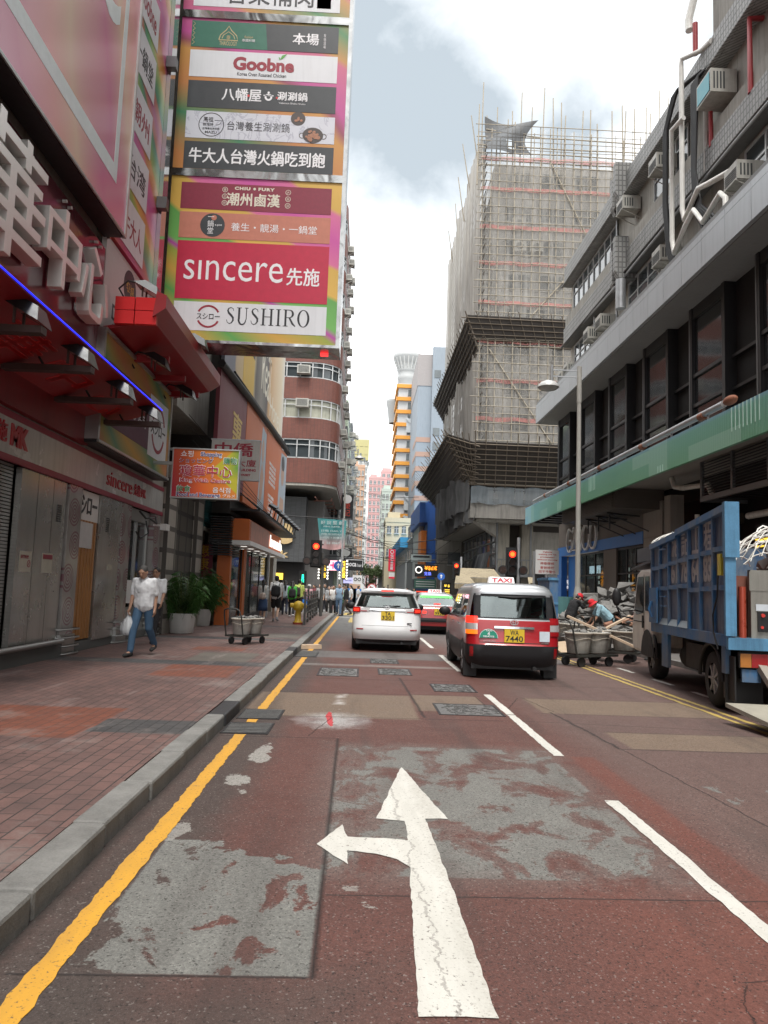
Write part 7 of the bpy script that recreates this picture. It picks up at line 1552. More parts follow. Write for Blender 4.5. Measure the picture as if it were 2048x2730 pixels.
# --- saloon taxi
def saloon():
    t = thing('taxi_saloon', 'red saloon taxi with a green sun strip ahead of the white car', 'taxi', (0, 0, 0))
    sl = [(.2, .76, .16, 4.4, .2), (.3, .83, .04, 4.6, .2), (.5, .845, .0, 4.68, .16), (.62, .847, .03, 4.69, .14), (.75, .846, .04, 4.68, .14), (.9, .84, .06, 4.6, .14), (.95, .82, .1, 4.45, .14), (.99, .8, .75, 3.45, .14), (1.03, .785, .82, 3.38, .14), (1.2, .71, 1.08, 3.1, .14), (1.37, .63, 1.34, 2.82, .14), (1.42, .6, 1.42, 2.75, .16), (1.465, .52, 1.55, 2.6, .2), (1.48, .3, 1.8, 2.3, .15)]
    C = Car(sl, 4.69, .04); RP = carpaint('taxi_red', (.36, .006, .012), .1); SV = carpaint('taxi_silver', (.5, .52, .54), .6)
    C.body(t, lambda c: 'k' if c.z < .27 else ('r' if c.z < 1.0 else 's'), {'k': BPL_, 'r': RP, 's': SV}, (8, 10), (1, 2, 3, 4, 5, 7, 8, 9, 10, 11))
    car_common(t, C, 4.69, .843, (1.0, 3.7), .31, .2, seat_y=(1.75, 2.6), top=1.12)
    P_ = lambda *a, m, n, **k: part(C.patch(*a, **k), n, m, t)
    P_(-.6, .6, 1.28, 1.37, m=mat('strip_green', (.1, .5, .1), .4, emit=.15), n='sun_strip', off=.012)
    for s_ in (-1, 1):
        o = lambda a, b: (a, b) if s_ > 0 else (-b, -a)
        P_(*o(.4, .64), .7, .86, m=RLENS, n='tail_light', off=.012); P_(*o(.47, .6), .74, .82, m=RLIT, n='brake_light', off=.02); P_(*o(.645, .84), .7, .86, m=AMB, n='indicator', off=.014)
    P_(-.66, .66, .44, .58, m=BPL_, n='bumper_strip', off=.02); P_(-.12, .12, 1.06, 1.09, m=RLIT, n='high_brake_light', off=.02)
    plate(t, C, 0, .8, .36, .22, 'DV 9923', .025); mb = MB(); mb.box(.42, .54, -.05, -.03, .42, .54); part(mb, 'sticker', WINK, t)
    mb = MB(); mb.prism([(-.26, 1.85, 1.47), (.26, 1.85, 1.47), (.235, 1.85, 1.6), (-.235, 1.85, 1.6)], (0, .2, 0)); r_ = part(mb, 'roof_sign', MATS['roof_sign_white'], t); mb = MB(); txt(mb, 'TAXI', (0, 1.85, 1.535), .4, .085, (1,0,0), (0,0,1), .03, .004); part(mb, 'lettering', MATS['sign_red_ink'], r_); return t
sl_ = saloon(); sl_.location = (2.78, 26.75, 0)
# --- blue sided lorry with a tail lift
def lorry():
    t = thing('tail_lift_lorry', 'dirty lorry with high blue ribbed sides and its tail lift lowered', 'lorry', (0, 0, 0))
    g = newmat('scuffed_blue'); c = g.coord(); x, y, z = g.xyz(c); n = g.noise(g.scale(c, 1, 1, .4), 3.2, 6, .7); n2 = g.noise(c, 1.2, 4, .6); fl = g.noise(c, 20, 5, .7)
    k = g.mix(n2, (.02, .1, .27), (.05, .19, .38)); k = g.mix(n.step(.52, .2)*.75, k, (.17, .21, .25)); k = g.mix(fl.step(.7, .05)*.75, k, (.2, .12, .08)); k = g.mix(((1.45-z).clamp()*n).step(.42, .3)*.6, k, (.1, .12, .15))
    g.t.links.new(k, g.p.inputs['Base Color']); g.p.inputs['Roughness'].default_value = .55; g.set(g.p.inputs['Normal'], g.bump(n+fl*.3, .25, .01)); BLU = g.m
    g = newmat('smeared_blue_sheet'); c = g.coord(); n = g.noise(g.scale(c, 1, 1.4, .35), 2.4, 6, .7); n2 = g.noise(c, 14, 4, .7)
    k = g.mix(n.step(.5, .25), (.025, .085, .19), (.2, .225, .25)); k = g.mix(n2.step(.68, .06)*.5, k, (.22, .12, .08)); g.t.links.new(k, g.p.inputs['Base Color']); g.p.inputs['Roughness'].default_value = .6; SHT = g.m
    L = 4.25; W2 = 2.15; z0 = 1.08; NL = 7
    zt = lambda u: 2.86-.28*(u/L)
    mb = MB()                                            # flat bed
    mb.box(.02, W2, .0, L+.05, .95, 1.07); part(mb, 'flat_bed', mat('bed_steel', (.06, .065, .07), .7, .3, .3, 3, .3), t)
    mb = MB(); mb.prism([(.07, 0, z0), (.07, L, z0), (.07, L, zt(L)-.02), (.07, 0, zt(0)-.02)], (-.03, 0, 0)); sp = part(mb, 'side_panel', SHT, t)
    rb = MB(); rb.box(-.012, .0399, -.02, L, .93, 1.09)
    for i in range(NL+1): y = L*i/NL; rb.box(-.01, .0395, y-.03, y+.03, 1.09, zt(y)-.06)
    for f_, (a, b) in ((.37, (0, 3)), (.42, (3, NL)), (.68, (0, NL))):
        for i in range(a, b):
            y0, y1 = L*i/NL+.03, L*(i+1)/NL-.03; za = z0+(zt((y0+y1)/2)-z0)*f_; rb.box(-.006, .039, y0, y1, za-.035, za+.035)
    rb.bar((.0, -.02, zt(0)-.03), (.0, L*.57, zt(L*.57)-.03), .09, .1); rb.bar((.0, L*.57, zt(L*.57)-.07), (.0, L, zt(L)-.05), .09, .1)
    part(rb, 'ribs', BLU, sp)
    mb = MB()
    for i in range(3, NL-1): y0, y1 = L*i/NL+.03, L*(i+1)/NL-.03; mb.prism([(.038, y0, 1.2), (-.02, y0, 1.09), (.038, y0, 1.09)], (0, y1-y0, 0))
    part(mb, 'wedge_plate', mat('bare_pale_blue', (.3, .38, .42), .5, 0, .2, 5), sp)
    mb = MB(); mb.box(-.05, .09, -.09, -.02, 1.08, 2.5); part(mb, 'corner_post', mat('post_blue', (.09, .25, .42), .6, 0, .5, 4, .3, .3, streak=.4), t); mb = MB(); mb.box(-.06, .13, -.12, -.015, 2.14, 2.9); part(mb, 'post_cap', MATS['post_blue'], t)
    SD = Plane((-.0, 0, 0), (0, -1, 0), (0, 0, 1)); mb = MB(); wh = mat('chalky_white', (.42, .43, .43), .8, 0, .3, 10)
    SDP = Plane((.04, 0, 0), (0, -1, 0), (0, 0, 1))
    for i, s_ in enumerate(('83', '64', '78', '61')): y = L*(1.5+i)/NL; SDP.text(mb, s_, -y-.06, 2.02, .4, .4, .0, .004, .04)
    for i, s_ in enumerate(('程', '工', '記', '泥')): y = L*(1.5+i)/NL; SDP.text(mb, s_, -y, 2.5, .42, .45, .0, .004, .03)
    part(mb, 'painted_lettering', wh, sp)
    mb = MB()
    for i in range(9): z = 1.25+i*.17; mb.bar((-.02, L*5.15/NL, z), (-.02, L*5.85/NL, z), .025) if i in (1, 2, 5, 7) else None
    part(mb, 'ladder_rung', BLU, sp)
    mb = MB(); mb.box(-.05, .03, .12, .24, 1.9, 2.2); part(mb, 'yellow_lock', mat('lock_yellow', (.6, .5, .06), .5), sp)
    mb = MB(); mb.tube([(-.06, .18, 1.9), (-.07, .2, 1.6), (-.06, .42, 1.35), (-.06, .4, 1.1), (-.05, .25, .88)], .012, 5); part(mb, 'hanging_cable', BLKR, sp)
    mb = MB(); mb.box(-.06, -.03, L-.62, L-.05, 1.1, 1.75); mb.tube([(-.07, L-.3, 1.2), (-.12, L-.3, 1.35), (-.07, L-.3, 1.5)], .025, 6); part(mb, 'locker', BLU, sp)
    # far side panel and headboard
    mb = MB(); mb.box(W2-.05, W2, 0, L, z0, 2.5); mb.box(.05, W2-.05, L-.05, L, z0, 2.55); part(mb, 'headboard', SHT, t)
    mb = MB(); mb.box(-.02, W2, -.09, .0, .9, 1.06); part(mb, 'rear_sill', MATS['post_blue'], t)
    # chassis
    mb = MB(); mb.box(.6, 1.55, .1, 5.6, .62, .94); mb.box(.15, .5, 1.6, 2.5, .45, .85); mb.cyl((.5, 2.7, .55), (.5, 3.4, .55), .22, .22, 12); mb.box(.2, 1.9, .1, .2, .5, .94); mb.box(.1, .12, .05, .5, .2, .8); part(mb, 'chassis', BLKR, t)
    for y in (.95, 4.65):
        for sx, sd in ((.1, -1), (W2-.1, 1)): wheel(t, sx, y, .41, .24 if y > 4 else .42, sd, .55)
        mb = MB(); mb.tube([(.07, y+math.cos(a)*.52, .42+math.sin(a)*.5) for a in [math.pi*i/12 for i in range(13)]], .03, 5); mb.prism([(.08, y+math.cos(a)*.5, .42+math.sin(a)*.5) for a in [math.pi*i/12 for i in range(13)]], (.5, 0, 0)) if 0 else None; part(mb, 'mudguard', BLKR, t)
    V = [(.06, .32, .62), (.56, .32, .62), (.56, .3, .1)]+[(.56-.05*i, .3, .1+(.05 if i % 2 else 0)) for i in range(1, 10)]+[(.06, .3, .1)]
    mb = MB(); mb.prism(V, (0, .015, 0)); part(mb, 'torn_mud_flap', BLKR, t)
    mb = MB(); mb.box(.0, .06, 3.1, 3.5, .35, .93); mb.box(.05, .12, .25, .42, .55, .93); part(mb, 'side_bracket', BLU, t)
    mb = MB(); mb.box(.14, .62, -.02, .05, .66, .86); lc = part(mb, 'rear_lamp', BLKR, t)
    for a, b, m in ((.15, .29, AMB if 0 else mat('amber_lens', (.45, .17, .03), .3)), (.295, .5, RLENS), (.505, .61, CLEAR)): mb = MB(); mb.box(a, b, -.035, -.02, .67, .85); part(mb, 'lens', m, lc)
    mb = MB(); mb.box(.18, .42, .0, .05, .47, .64); part(mb, 'number_panel', BLU, t)
    # cab
    CB = mat('cab_cream', (.78, .76, .69), .45, 0, .15, 2, streak=.25); y0 = 4.0+.36; y1 = 6.05
    prof = [(y0, .62), (y0, 2.05), (y0+.2, 2.13), (y0+.95, 2.13), (y0+1.25, 2.05), (y0+1.62, 1.2), (y0+1.7, 1.05), (y1+.02, .6), (y1-.1, .45), (y0+.9, .45)]
    mb = MB(); mb.prism([(.02, y, z) for y, z in prof], (2.1, 0, 0)); cbn = part(mb, 'cab', CB, t); bevel(cbn, .06, 3)
    mb = MB(); mb.prism([(.012, y, z) for y, z in ((y0+.62, 1.25), (y0+.62, 1.98), (y0+1.12, 1.98), (y0+1.42, 1.3), (y0+1.25, 1.2))], (-.002, 0, 0)); part(mb, 'door_window', DGLASS, cbn)
    mb = MB(); mb.prism([(.012, y, z) for y, z in ((y0+.12, 1.3), (y0+.12, 1.98), (y0+.48, 1.98), (y0+.48, 1.3))], (-.002, 0, 0)); part(mb, 'quarter_window', DGLASS, cbn)
    mb = MB(); mb.prism([(.2, y0+1.27, 2.0), (1.95, y0+1.27, 2.0), (2.0, y0+1.61, 1.26), (.15, y0+1.61, 1.26)], (0, .02, .01)); part(mb, 'windscreen', DGLASS, cbn)
    mb = MB(); mb.box(.005, .012, y0+.55, y0+.56, .6, 2.02); mb.box(.005, .012, y0+.56, y0+1.5, 1.06, 1.08); mb.box(-.005, .012, y0+.62, y0+.7, .95, 1.2); part(mb, 'door_seam', BLKR, cbn)
    mb = MB(); mb.prism([(.015, y0+.3+math.cos(a)*.5, .42+math.sin(a)*.52) for a in [math.pi*i/12 for i in range(13)]], (-.012, 0, 0)); part(mb, 'wheel_arch', BLKR, cbn)
    mb = MB(); mb.ball((-.28, y1+.15, 1.55), (.1, .06, .2)); mb.tube([(.05, y1-.1, 1.1), (-.2, y1+.1, 1.15), (-.28, y1+.15, 1.35)], .02, 6); mb.tube([(.05, y1-.4, 1.3), (-.2, y1, 1.25), (-.28, y1+.15, 1.35)], .015, 6); part(mb, 'mirror', BPL_, cbn)
    mb = MB(); mb.box(.08, 2.05, y0+.05, y0+1.5, 2.3, 2.58); mb.prism([(.0, y0+.0, 2.24), (.0, y0+1.75, 2.15), (.0, y0+1.75, 2.18), (.0, y0, 2.29)], (2.1, 0, 0)); part(mb, 'roof_box', mat('roof_box_grey', (.09, .1, .115), .6, .2, .25, 3), cbn)
    # tail lift column, controls, raised steel door, lowered platform
    mb = MB(); mb.box(.3, .6, -.02, .1, 1.06, 1.98); mb.box(.28, .62, -.03, -.02, 1.7, 1.96); col_ = part(mb, 'lift_column', DSTEEL if 0 else mat('worn_steel', (.3, .29, .26), .45, .6, .3, 2, fine=.2, streak=.3), t)
    mb = MB(); mb.box(.38, .52, -.045, -.03, 1.15, 1.42); cp_ = part(mb, 'control_box', BLK, col_); mb = MB(); mb.cyl((.44, -.045, 1.37), (.44, -.07, 1.37), .025, .025, 10); mb.cyl((.43, -.045, 1.21), (.43, -.06, 1.21), .02, .02, 10); part(mb, 'button', mat('button_red', (.6, .04, .03), .4), cp_)
    mb = MB(); mb.box(.36, .55, -.034, -.03, 1.43, 1.52); part(mb, 'decal', mat('decal_pale', (.55, .6, .65), .5), col_)
    mb = MB(); mb.cyl((.2, .02, 1.06), (.2, .02, 1.75), .05, .05, 10); part(mb, 'red_ram', mat('ram_red', (.4, .07, .04), .3, .2), t)
    M = Matrix.Translation((1.25, -.05, 1.75))@Matrix.Rotation(math.radians(9), 4, 'Y'); mb = MB(); mb.box(-.52, .6, -.05, .0, -.68, .72, M); dd = part(mb, 'steel_door', MATS['worn_steel'], t); mb = MB(); mb.box(-.57, -.52, -.07, .02, -.7, .75, M); mb.box(-.35, .5, -.08, -.05, -.45, -.4, M); part(mb, 'door_rim', GALV, dd)
    mb = MB(); mb.prism([(-.12, -.95, .2), (2.3, -.95, .2), (2.3, -2.5, .03), (.28, -2.5, .03)], (0, 0, .045)) if 0 else mb.prism([(-.25, -.65, .22), (2.35, -.65, .22), (2.35, -2.2, .04), (.12, -2.2, .04)], (0, 0, .05)); part(mb, 'lift_platform', mat('platform_checker', (.36, .34, .28), .65, .2, .3, 3, .6, .4), t)
    mb = MB(); mb.bar((.42, .1, .75), (.5, -.62, .24), .11, .09); mb.bar((.72, .12, .72), (.8, -.62, .24), .09, .08); mb.cyl((.55, .2, .8), (.62, -.45, .35), .04, .04, 8); part(mb, 'lift_arm', mat('arm_steel', (.33, .3, .26), .6, .3, .3, 4, .2), t)
    return t
lo = lorry(); lo.location = (4.98, 10.15, 0); lo.rotation_euler = (0, 0, math.radians(-8))
LM = Matrix.Translation((4.98, 10.15, 0))@Matrix.Rotation(math.radians(-8), 4, 'Z')
# netted loads resting on the lorry
def netted(label, c, rad, seed, rocks=True):
    c = LM@Vector(c); t = thing('netted_load', label, 'load', (c.x, c.y, c.z), 'loads under white nets on the lorry'); r = random.Random(seed); mb = MB()
    for i in range(26): a, q = r.uniform(0, 6.28), r.uniform(0, 1)**.5; mb.rock((c.x+math.cos(a)*rad[0]*q*.8, c.y+math.sin(a)*rad[1]*q*.8, c.z+rad[2]*(1-q*q)*.55+.05), r.uniform(.1, .2), seed*100+i)
    part(mb, 'rubble_bags', mat('bagged_rubble', (.2, .2, .2), .8, 0, .5, 3), t); q = MB(); H = lambda u, v: Vector((c.x+u*rad[0], c.y+v*rad[1], c.z+.04+rad[2]*max(0, 1-u*u-v*v)**.6))
    n = 11
    for i in range(-n, n+1):
        for sg in (1, -1):
            pts = []
            for k in range(25):
                s_ = -1.4+2.8*k/24; u, v = (s_+i*.13)*.7, sg*(s_-i*.13)*.7
                if u*u+v*v < 1: pts.append(H(u+.012*math.sin(k*2+i), v))
            if len(pts) > 2: q.tube(pts, .009, 4)
    part(q, 'white_net', mat('net_white', (.72, .71, .66), .8), t); return t
netted('white netted load heaped above the lorry cab roof', (1.1, 5.1, 2.56), (.95, .7, .35), 3); netted('white netted load heaped inside the rear of the lorry', (1.35, .75, 1.9), (1.2, .75, .8), 5)
mb = MB(); mb.box(.15, 2.0, .15, 1.6, 1.08, 1.9, LM); solo(mb, 'load_crate', mat('rust_red_board', (.2, .07, .045), .7, 0, .3, 3), 'rust red boarded crate carrying the netted bags on the lorry bed', 'crate')
# ---------------------------------------------------------------- carts, rubble, plants, street furniture
ZINC = mat('zinc_bucket', (.4, .39, .36), .6, .2, .5, 4, .5, .3, streak=.45); CARTM = mat('cart_iron', (.06, .06, .055), .6, .5, .35, 6, .2); RUB = mat('rubble_concrete', (.2, .195, .185), .9, 0, .45, 3, .5, .3)
def cart(label, loc, rz, seed, nb=2):
    t = thing('bucket_cart', label, 'handcart', (0, 0, 0), 'handcarts of rubble buckets'); r = random.Random(seed)
    mb = MB(); mb.box(-.62, .62, -.33, -.27, .22, .27); mb.box(-.62, .62, .27, .33, .22, .27)
    for k in range(5): mb.box(-.62+k*.3, -.56+k*.3, -.27, .27, .22, .26)
    part(mb, 'platform', CARTM, t)
    for x in (-.42, .42):
        for y in (-.24, .24): mb = MB(); mb.cyl((x, y-.03, .105), (x, y+.03, .105), .105, .105, 14); mb.bar((x, y, .1), (x, y, .22), .05); part(mb, 'wheel', TYRE, t)
    mb = MB(); mb.tube([(-.6, -.3, .25), (-.72, -.3, .8), (-.78, -.26, .98), (-.79, -.15, 1.02), (-.79, .15, 1.02), (-.78, .26, .98), (-.72, .3, .8), (-.6, .3, .25)], .022, 7); part(mb, 'handle', CARTM, t)
    for k in range(nb):
        x = -.28+.56*k; b = thing('rubble_bucket', 'x', 'bucket', (0, 0, 0)) if 0 else None; mb = MB()
        mb.lathe([(.0, .275), (.225, .275), (.24, .3), (.265, .5), (.272, .52), (.275, .53), (.285, .7), (.315, .72), (.315, .745), (.285, .75), (.26, .72)], (x, 0, 0), 24); bo = part(mb, 'bucket', ZINC, t)
        mb = MB(); mb.lathe([(.3, .7), (.325, .715), (.325, .735), (.3, .75)], (x, 0, 0), 20); mb.tube([(x+math.cos(a)*.3, math.sin(a)*.3, .6+.03*math.sin(a*3)) for a in [2*math.pi*i/16 for i in range(17)]], .008, 4); part(mb, 'rim_rope', mat('rope_pale', (.4, .36, .3), .8), bo)
        mb = MB()
        for i in range(16): a, q = r.uniform(0, 6.28), r.uniform(0, .2); mb.rock((x+math.cos(a)*q, math.sin(a)*q, .72+r.uniform(-.02, .06)), r.uniform(.05, .1), seed*50+i+k*20)
        part(mb, 'bucket_rubble', RUB, bo)
    t.location = loc; t.rotation_euler = (0, 0, rz); ORG[t.name] = Vector(loc); return t
p = at_g(521, 1391, .13)
lone = cart('grey handcart with two zinc rubble buckets standing alone on the brick pavement', (p.x+.1, p.y+.2, .13), math.radians(62), 1)
lone.scale = (.82, .82, .82)
cart('handcart of rubble buckets on the double yellow lines nearest the van taxi', (5.1, 16.9, 0), math.radians(28), 2)
cart('handcart of rubble buckets just in front of the lorry cab', (6.1, 18.2, 0), math.radians(-32), 3)
cart('handcart of rubble buckets being filled beside the two red hatted workers', (6.1, 21.6, 0), math.radians(100), 4, 2)
mb = MB(); r = random.Random(21)
for i in range(330):
    x = r.uniform(5.9, 9.6); y = r.uniform(20.5, 25.5); h = 1.8*max(0, 1-((x-8.1)/2.3)**2)*max(0, 1-((y-23.2)/2.9)**2); s_ = r.uniform(.12, .42)
    mb.rock((x, y, h*r.uniform(.55, 1)+.08), s_, 500+i, .6)
ru = solo(mb, 'rubble', RUB, 'heap of broken grey concrete rubble behind the handcarts', 'rubble', kind='stuff')
mb = MB()
for i in range(16): x, y = r.uniform(6.2, 9), r.uniform(20.6, 22.4); mb.rock((x, y, r.uniform(.3, 1.0)), r.uniform(.13, .26), 900+i, .45)
solo(mb, 'broken_brick', mat('broken_brick', (.3, .15, .1), .9, 0, .4, 3, .5), 'reddish brick lumps lying on the rubble heap', 'rubble', kind='stuff')
for i, (a, b, lab) in enumerate((((5.6, 20.0, .2), (7.4, 20.6, 1.05), 'long pale timber batten leaning on the rubble'), ((5.0, 18.2, 1.05), (6.5, 17.3, .35), 'short white batten lying across the handcarts'))):
    mb = MB(); mb.bar(a, b, .1, .05); solo(mb, 'timber_batten', MATS['pale_timber'], lab, 'timber')
mb = MB(); mb.box(-.55, .55, -.4, .4, 0, .03, Matrix.Translation((5.5, 19.2, .22))@Matrix.Rotation(.35, 4, 'X')@Matrix.Rotation(.3, 4, 'Z')); solo(mb, 'plywood_sheet', mat('plywood', (.5, .38, .26), .75, 0, .2, 3), 'plywood sheet propped on bricks by the handcarts', 'plywood')
mb = MB(); mb.box(4.95, 5.5, 20.0, 20.5, 0, .22); mb.box(5.0, 5.45, 20.02, 20.48, .222, .235); solo(mb, 'cardboard_box', mat('cardboard', (.34, .22, .13), .8, 0, .25, 4), 'flattened cardboard box on the road by the worker in black', 'box')
# hoarding behind the rubble, blue steel gate beside the taxi
hb = thing('site_hoarding', 'stained grey board hoarding behind the rubble heap', 'hoarding', (9, 26, 0)); HB = mat('hoarding_board', (.25, .23, .19), .8, 0, .35, 1.2, .2, streak=.5)
for k in range(7): mb = MB(); y = 26.2-k*.02; mb.box(7.6+k*.8, 8.37+k*.8, y, y+.05, .12, 1.42); part(mb, 'board', HB, hb)
mb = MB(); mb.box(7.6, 13.2, 26.1, 26.06+.02, 1.3, 1.38); mb.box(6.3, 7.58, 26.25, 26.3, .12, 1.5); part(mb, 'teal_board', mat('teal_board', (.08, .2, .2), .7, 0, .3, 2, streak=.3), hb)
p = at_y(1197, 1330, 19.6); mb = MB(); mb.box(p.x-.13, p.x+.1, 19.6, 20.9, .05, 2.0); gt = thing('steel_gate', 'scuffed blue steel panel standing right behind the van taxi', 'gate', (p.x, 19.6, 0)); part(mb, 'panel', bpy.data.materials['scuffed_blue'], gt); mb = MB()
for z in (.1, .7, 1.3, 1.93): mb.box(p.x-.16, p.x-.13, 19.6, 20.9, z, z+.06); mb.box(p.x-.13, p.x+.1, 19.57, 19.6, z, z+.06)
part(mb, 'stiffener', MATS['post_blue'], gt)
# potted palms
def palm(label, x, y, s, seed):
    t = thing('potted_palm', label, 'plant', (x, y, .13), 'potted palms by the tiled pillars'); mb = MB()
    mb.lathe([(.0, 0), (.3, 0), (.32, .02), (.36, .5), (.37, .55), (.33, .55), (.33, .5), (0, .5)], (x, y, .13), 28); part(mb, 'pot', mat('white_pot', (.6, .6, .58), .45, 0, .08, 3, streak=.1), t)
    r = random.Random(seed); st_ = MB(); lf = MB()
    for i in range(64):
        a = r.uniform(0, 6.28); sp = r.uniform(.1, .62)*s; h = r.uniform(.35, 1.15)*s*(1.15-.45*sp); b = Vector((x+math.cos(a)*.12, y+math.sin(a)*.12, .62)); e = Vector((x+math.cos(a)*sp, y+math.sin(a)*sp, .62+h)); m_ = b.lerp(e, .55)+Vector((0, 0, .22*h)); pts = [b, b.lerp(m_, .6), m_, e]
        st_.tube(pts, [.012, .01, .008, .004], 4); d0 = Vector((math.cos(a), math.sin(a), 0)); sd = Vector((-d0.y, d0.x, 0))
        for k in range(12):
            u = .25+.75*k/11; p_ = (pts[0]*(1-u)**2+pts[2]*2*u*(1-u)*.9+pts[3]*u*u) if 0 else (pts[0].lerp(pts[2], min(1, u/.7)) if u < .7 else pts[2].lerp(pts[3], (u-.7)/.3))
            for sg in (-1, 1):
                L = r.uniform(.22, .42)*s; tip = p_+sd*sg*L*.8+d0*L*.45+Vector((0, 0, -L*r.uniform(.05, .7))); mid = p_.lerp(tip, .45)+Vector((0, 0, .04)); w_ = d0*.02+Vector((0, 0, .013)); lf.add([p_, mid+w_, tip, mid-w_], [(0, 1, 2, 3)])
    part(st_, 'stems', mat('palm_stem', (.13, .16, .05), .6, 0, .3, 4), t); part(lf, 'leaves', mat('palm_leaf', (.055, .13, .032), .45, 0, .6, 2.5), t); return t
p = at_g(384, 1369, .13); palm('potted palm in a white tub, the nearer one beside the tiled pillar', p.x+.0, p.y+.4, 1.0, 3); p = at_g(427, 1352, .13); palm('potted palm in a white tub, the farther one by the shop entrance', p.x, p.y+.3, 1.15, 8)
# hydrant, railing, signals, signs
p = at_g(643, 1348, .13); hx_, hy_ = p.x, p.y
hd = thing('fire_hydrant', 'yellow fire hydrant by the railing', 'hydrant', (hx_, hy_, .13)); HYD = mat('hydrant_yellow', (.58, .38, .03), .5, 0, .2, 4); mb = MB()
mb.lathe([(.17, 0), (.17, .1), (.12, .12), (.11, .5), (.16, .52), (.2, .6), (.2, .74), (.14, .82), (.05, .86), (0, .87)], (hx_, hy_, .13), 18); part(mb, 'barrel', HYD, hd)
for s_ in (-1, 1): mb = MB(); mb.cyl((hx_+s_*.1, hy_-.02, .82), (hx_+s_*.3, hy_-.02, .82), .09, .085, 12); part(mb, 'outlet', HYD, hd)
mb = MB(); mb.cyl((hx_, hy_, .13), (hx_, hy_, .2), .185, .185, 16); part(mb, 'base', mat('hydrant_red', (.3, .05, .03), .6), hd)
RAIL = mat('railing_grey', (.1, .1, .095), .55, .4, .3, 4)
a, b = at_g(657, 1350, .13), at_g(684, 1327, .13); rl = thing('pedestrian_railing', 'grey pedestrian railing along the kerb at the left corner', 'railing', (a.x, a.y, .13)); n = 5
for i in range(n+1): q = a.lerp(b, i/n); mb = MB(); mb.box(q.x-.04, q.x+.04, q.y-.04, q.y+.04, .13, 1.35); part(mb, 'post', RAIL, rl)
for z in (.3, .55, .8, 1.0, 1.2): mb = MB(); mb.bar((a.x, a.y, z), (b.x, b.y, z), .04); part(mb, 'rail', RAIL, rl)
SIGB = mat('signal_black', (.015, .015, .016), .5, 0, .3, 5); RGLOW = mat('red_signal_lit', (1, .02, .01), .3, emit=1.6); RCORE = mat('signal_core', (1, .16, .02), .3, emit=1.1); GGLOW = mat('green_signal_lit', (.02, .8, .45), .3, emit=.9); DLENS = mat('unlit_lens', (.05, .03, .025), .25)
def signal(label, x, y, z, ph=3.9, px=None, arms=True, s=1.0, green=False, kind='traffic lights at the crossing'):
    """post with a three lamp head (red on at the top, centred at x, z)"""
    t = thing('traffic_light', label, 'traffic light', (px or x, y, .13), kind); X = px or x+.32
    mb = MB(); mb.cyl((X, y+.1, .13), (X, y+.1, ph), .075, .075, 12); part(mb, 'pole', GALV if ph > 3.6 else RAIL, t)
    mb = MB(); mb.box(x-.2*s, x+.2*s, y, y+.22, z-.95*s, z+.25*s); mb.box(x-.27*s, x+.27*s, y+.22, y+.24, z-1.02*s, z+.32*s); mb.bar((x, y+.15, z-.9*s), (X, y+.15, z-.9*s), .05); mb.bar((x, y+.15, z+.1), (X, y+.15, z+.1), .05); h = part(mb, 'head', SIGB, t)
    for k, m in enumerate((RGLOW, DLENS, DLENS)): mb = MB(); mb.cyl((x, y-.005, z-.35*s*k), (x, y+.01, z-.35*s*k), .15*s, .15*s, 20); part(mb, 'lamp', m, h)
    mb = MB(); mb.cyl((x, y-.012, z), (x, y-.006, z), .1*s, .1*s, 16); part(mb, 'lamp_core', RCORE, h)
    mb = MB()
    for k in range(3):
        V = [(x+math.cos(an)*.17*s, y-q, z-.35*s*k+math.sin(an)*.17*s) for q in (0, .18) for an in [math.pi*i/10 for i in range(11)]]; mb.add(V, [(i, i+1, i+12, i+11) for i in range(10)])
    part(mb, 'visor', SIGB, h)
    if arms:
        for k, dx in enumerate((-.42, .5) if arms == 2 else (.5,)):
            mb = MB(); mb.cyl((x+dx*s, y-.02, z-.72*s), (x+dx*s, y+.2, z-.72*s), .21*s, .21*s, 16); a_ = part(mb, 'filter_lamp', SIGB, t); mb = MB(); mb.cyl((x+dx*s, y-.03, z-.72*s), (x+dx*s, y-.02, z-.72*s), .15*s, .15*s, 16); part(mb, 'lamp', DLENS, a_)
    if green:
        mb = MB(); mb.box(x-.75, x-.4, y-.1, y+.1, z-1.9, z-1.2); g_ = part(mb, 'pedestrian_head', SIGB, t); mb = MB(); mb.ball((x-.57, y-.11, z-1.42), (.05, .02, .05)); mb.box(x-.62, x-.52, y-.12, y-.1, z-1.6, z-1.46); mb.box(x-.63, x-.59, y-.12, y-.1, z-1.76, z-1.6); mb.box(x-.55, x-.51, y-.12, y-.1, z-1.76, z-1.6); part(mb, 'green_figure', GGLOW, g_)
    return t
p = at_y(683, 1180, 36.5); signal('traffic light showing red at the left corner beside the railing', p.x, 36.5, p.z, 3.2, px=p.x+.35, arms=2, green=True)
p = at_y(1107, 1197, 34); signal('traffic light showing red on the grey pole above the van taxi roof', p.x, 34, p.z, 4.1, px=p.x+.3, arms=2)
p = at_y(986, 1222, 55); signal('small traffic light showing red across the junction right of the saloon taxi', p.x, 55, p.z, 4.1, px=p.x+.35, arms=1)
p = at_y(1172, 1240, 34); mb = MB(); sg2 = thing('signal_post', 'short grey post with a dark signal box beside the waiting notice', 'signal post', (p.x-.3, 34.2, .13)); mb.cyl((p.x-.35, 34.2, .13), (p.x-.35, 34.2, 3.5), .06, .06, 10); part(mb, 'pole', GALV, sg2); mb = MB(); mb.box(p.x-.3, p.x+.1, 34.0, 34.25, 2.0, 2.75); part(mb, 'head', SIGB, sg2)
p = at_y(875, 1160, 37); 
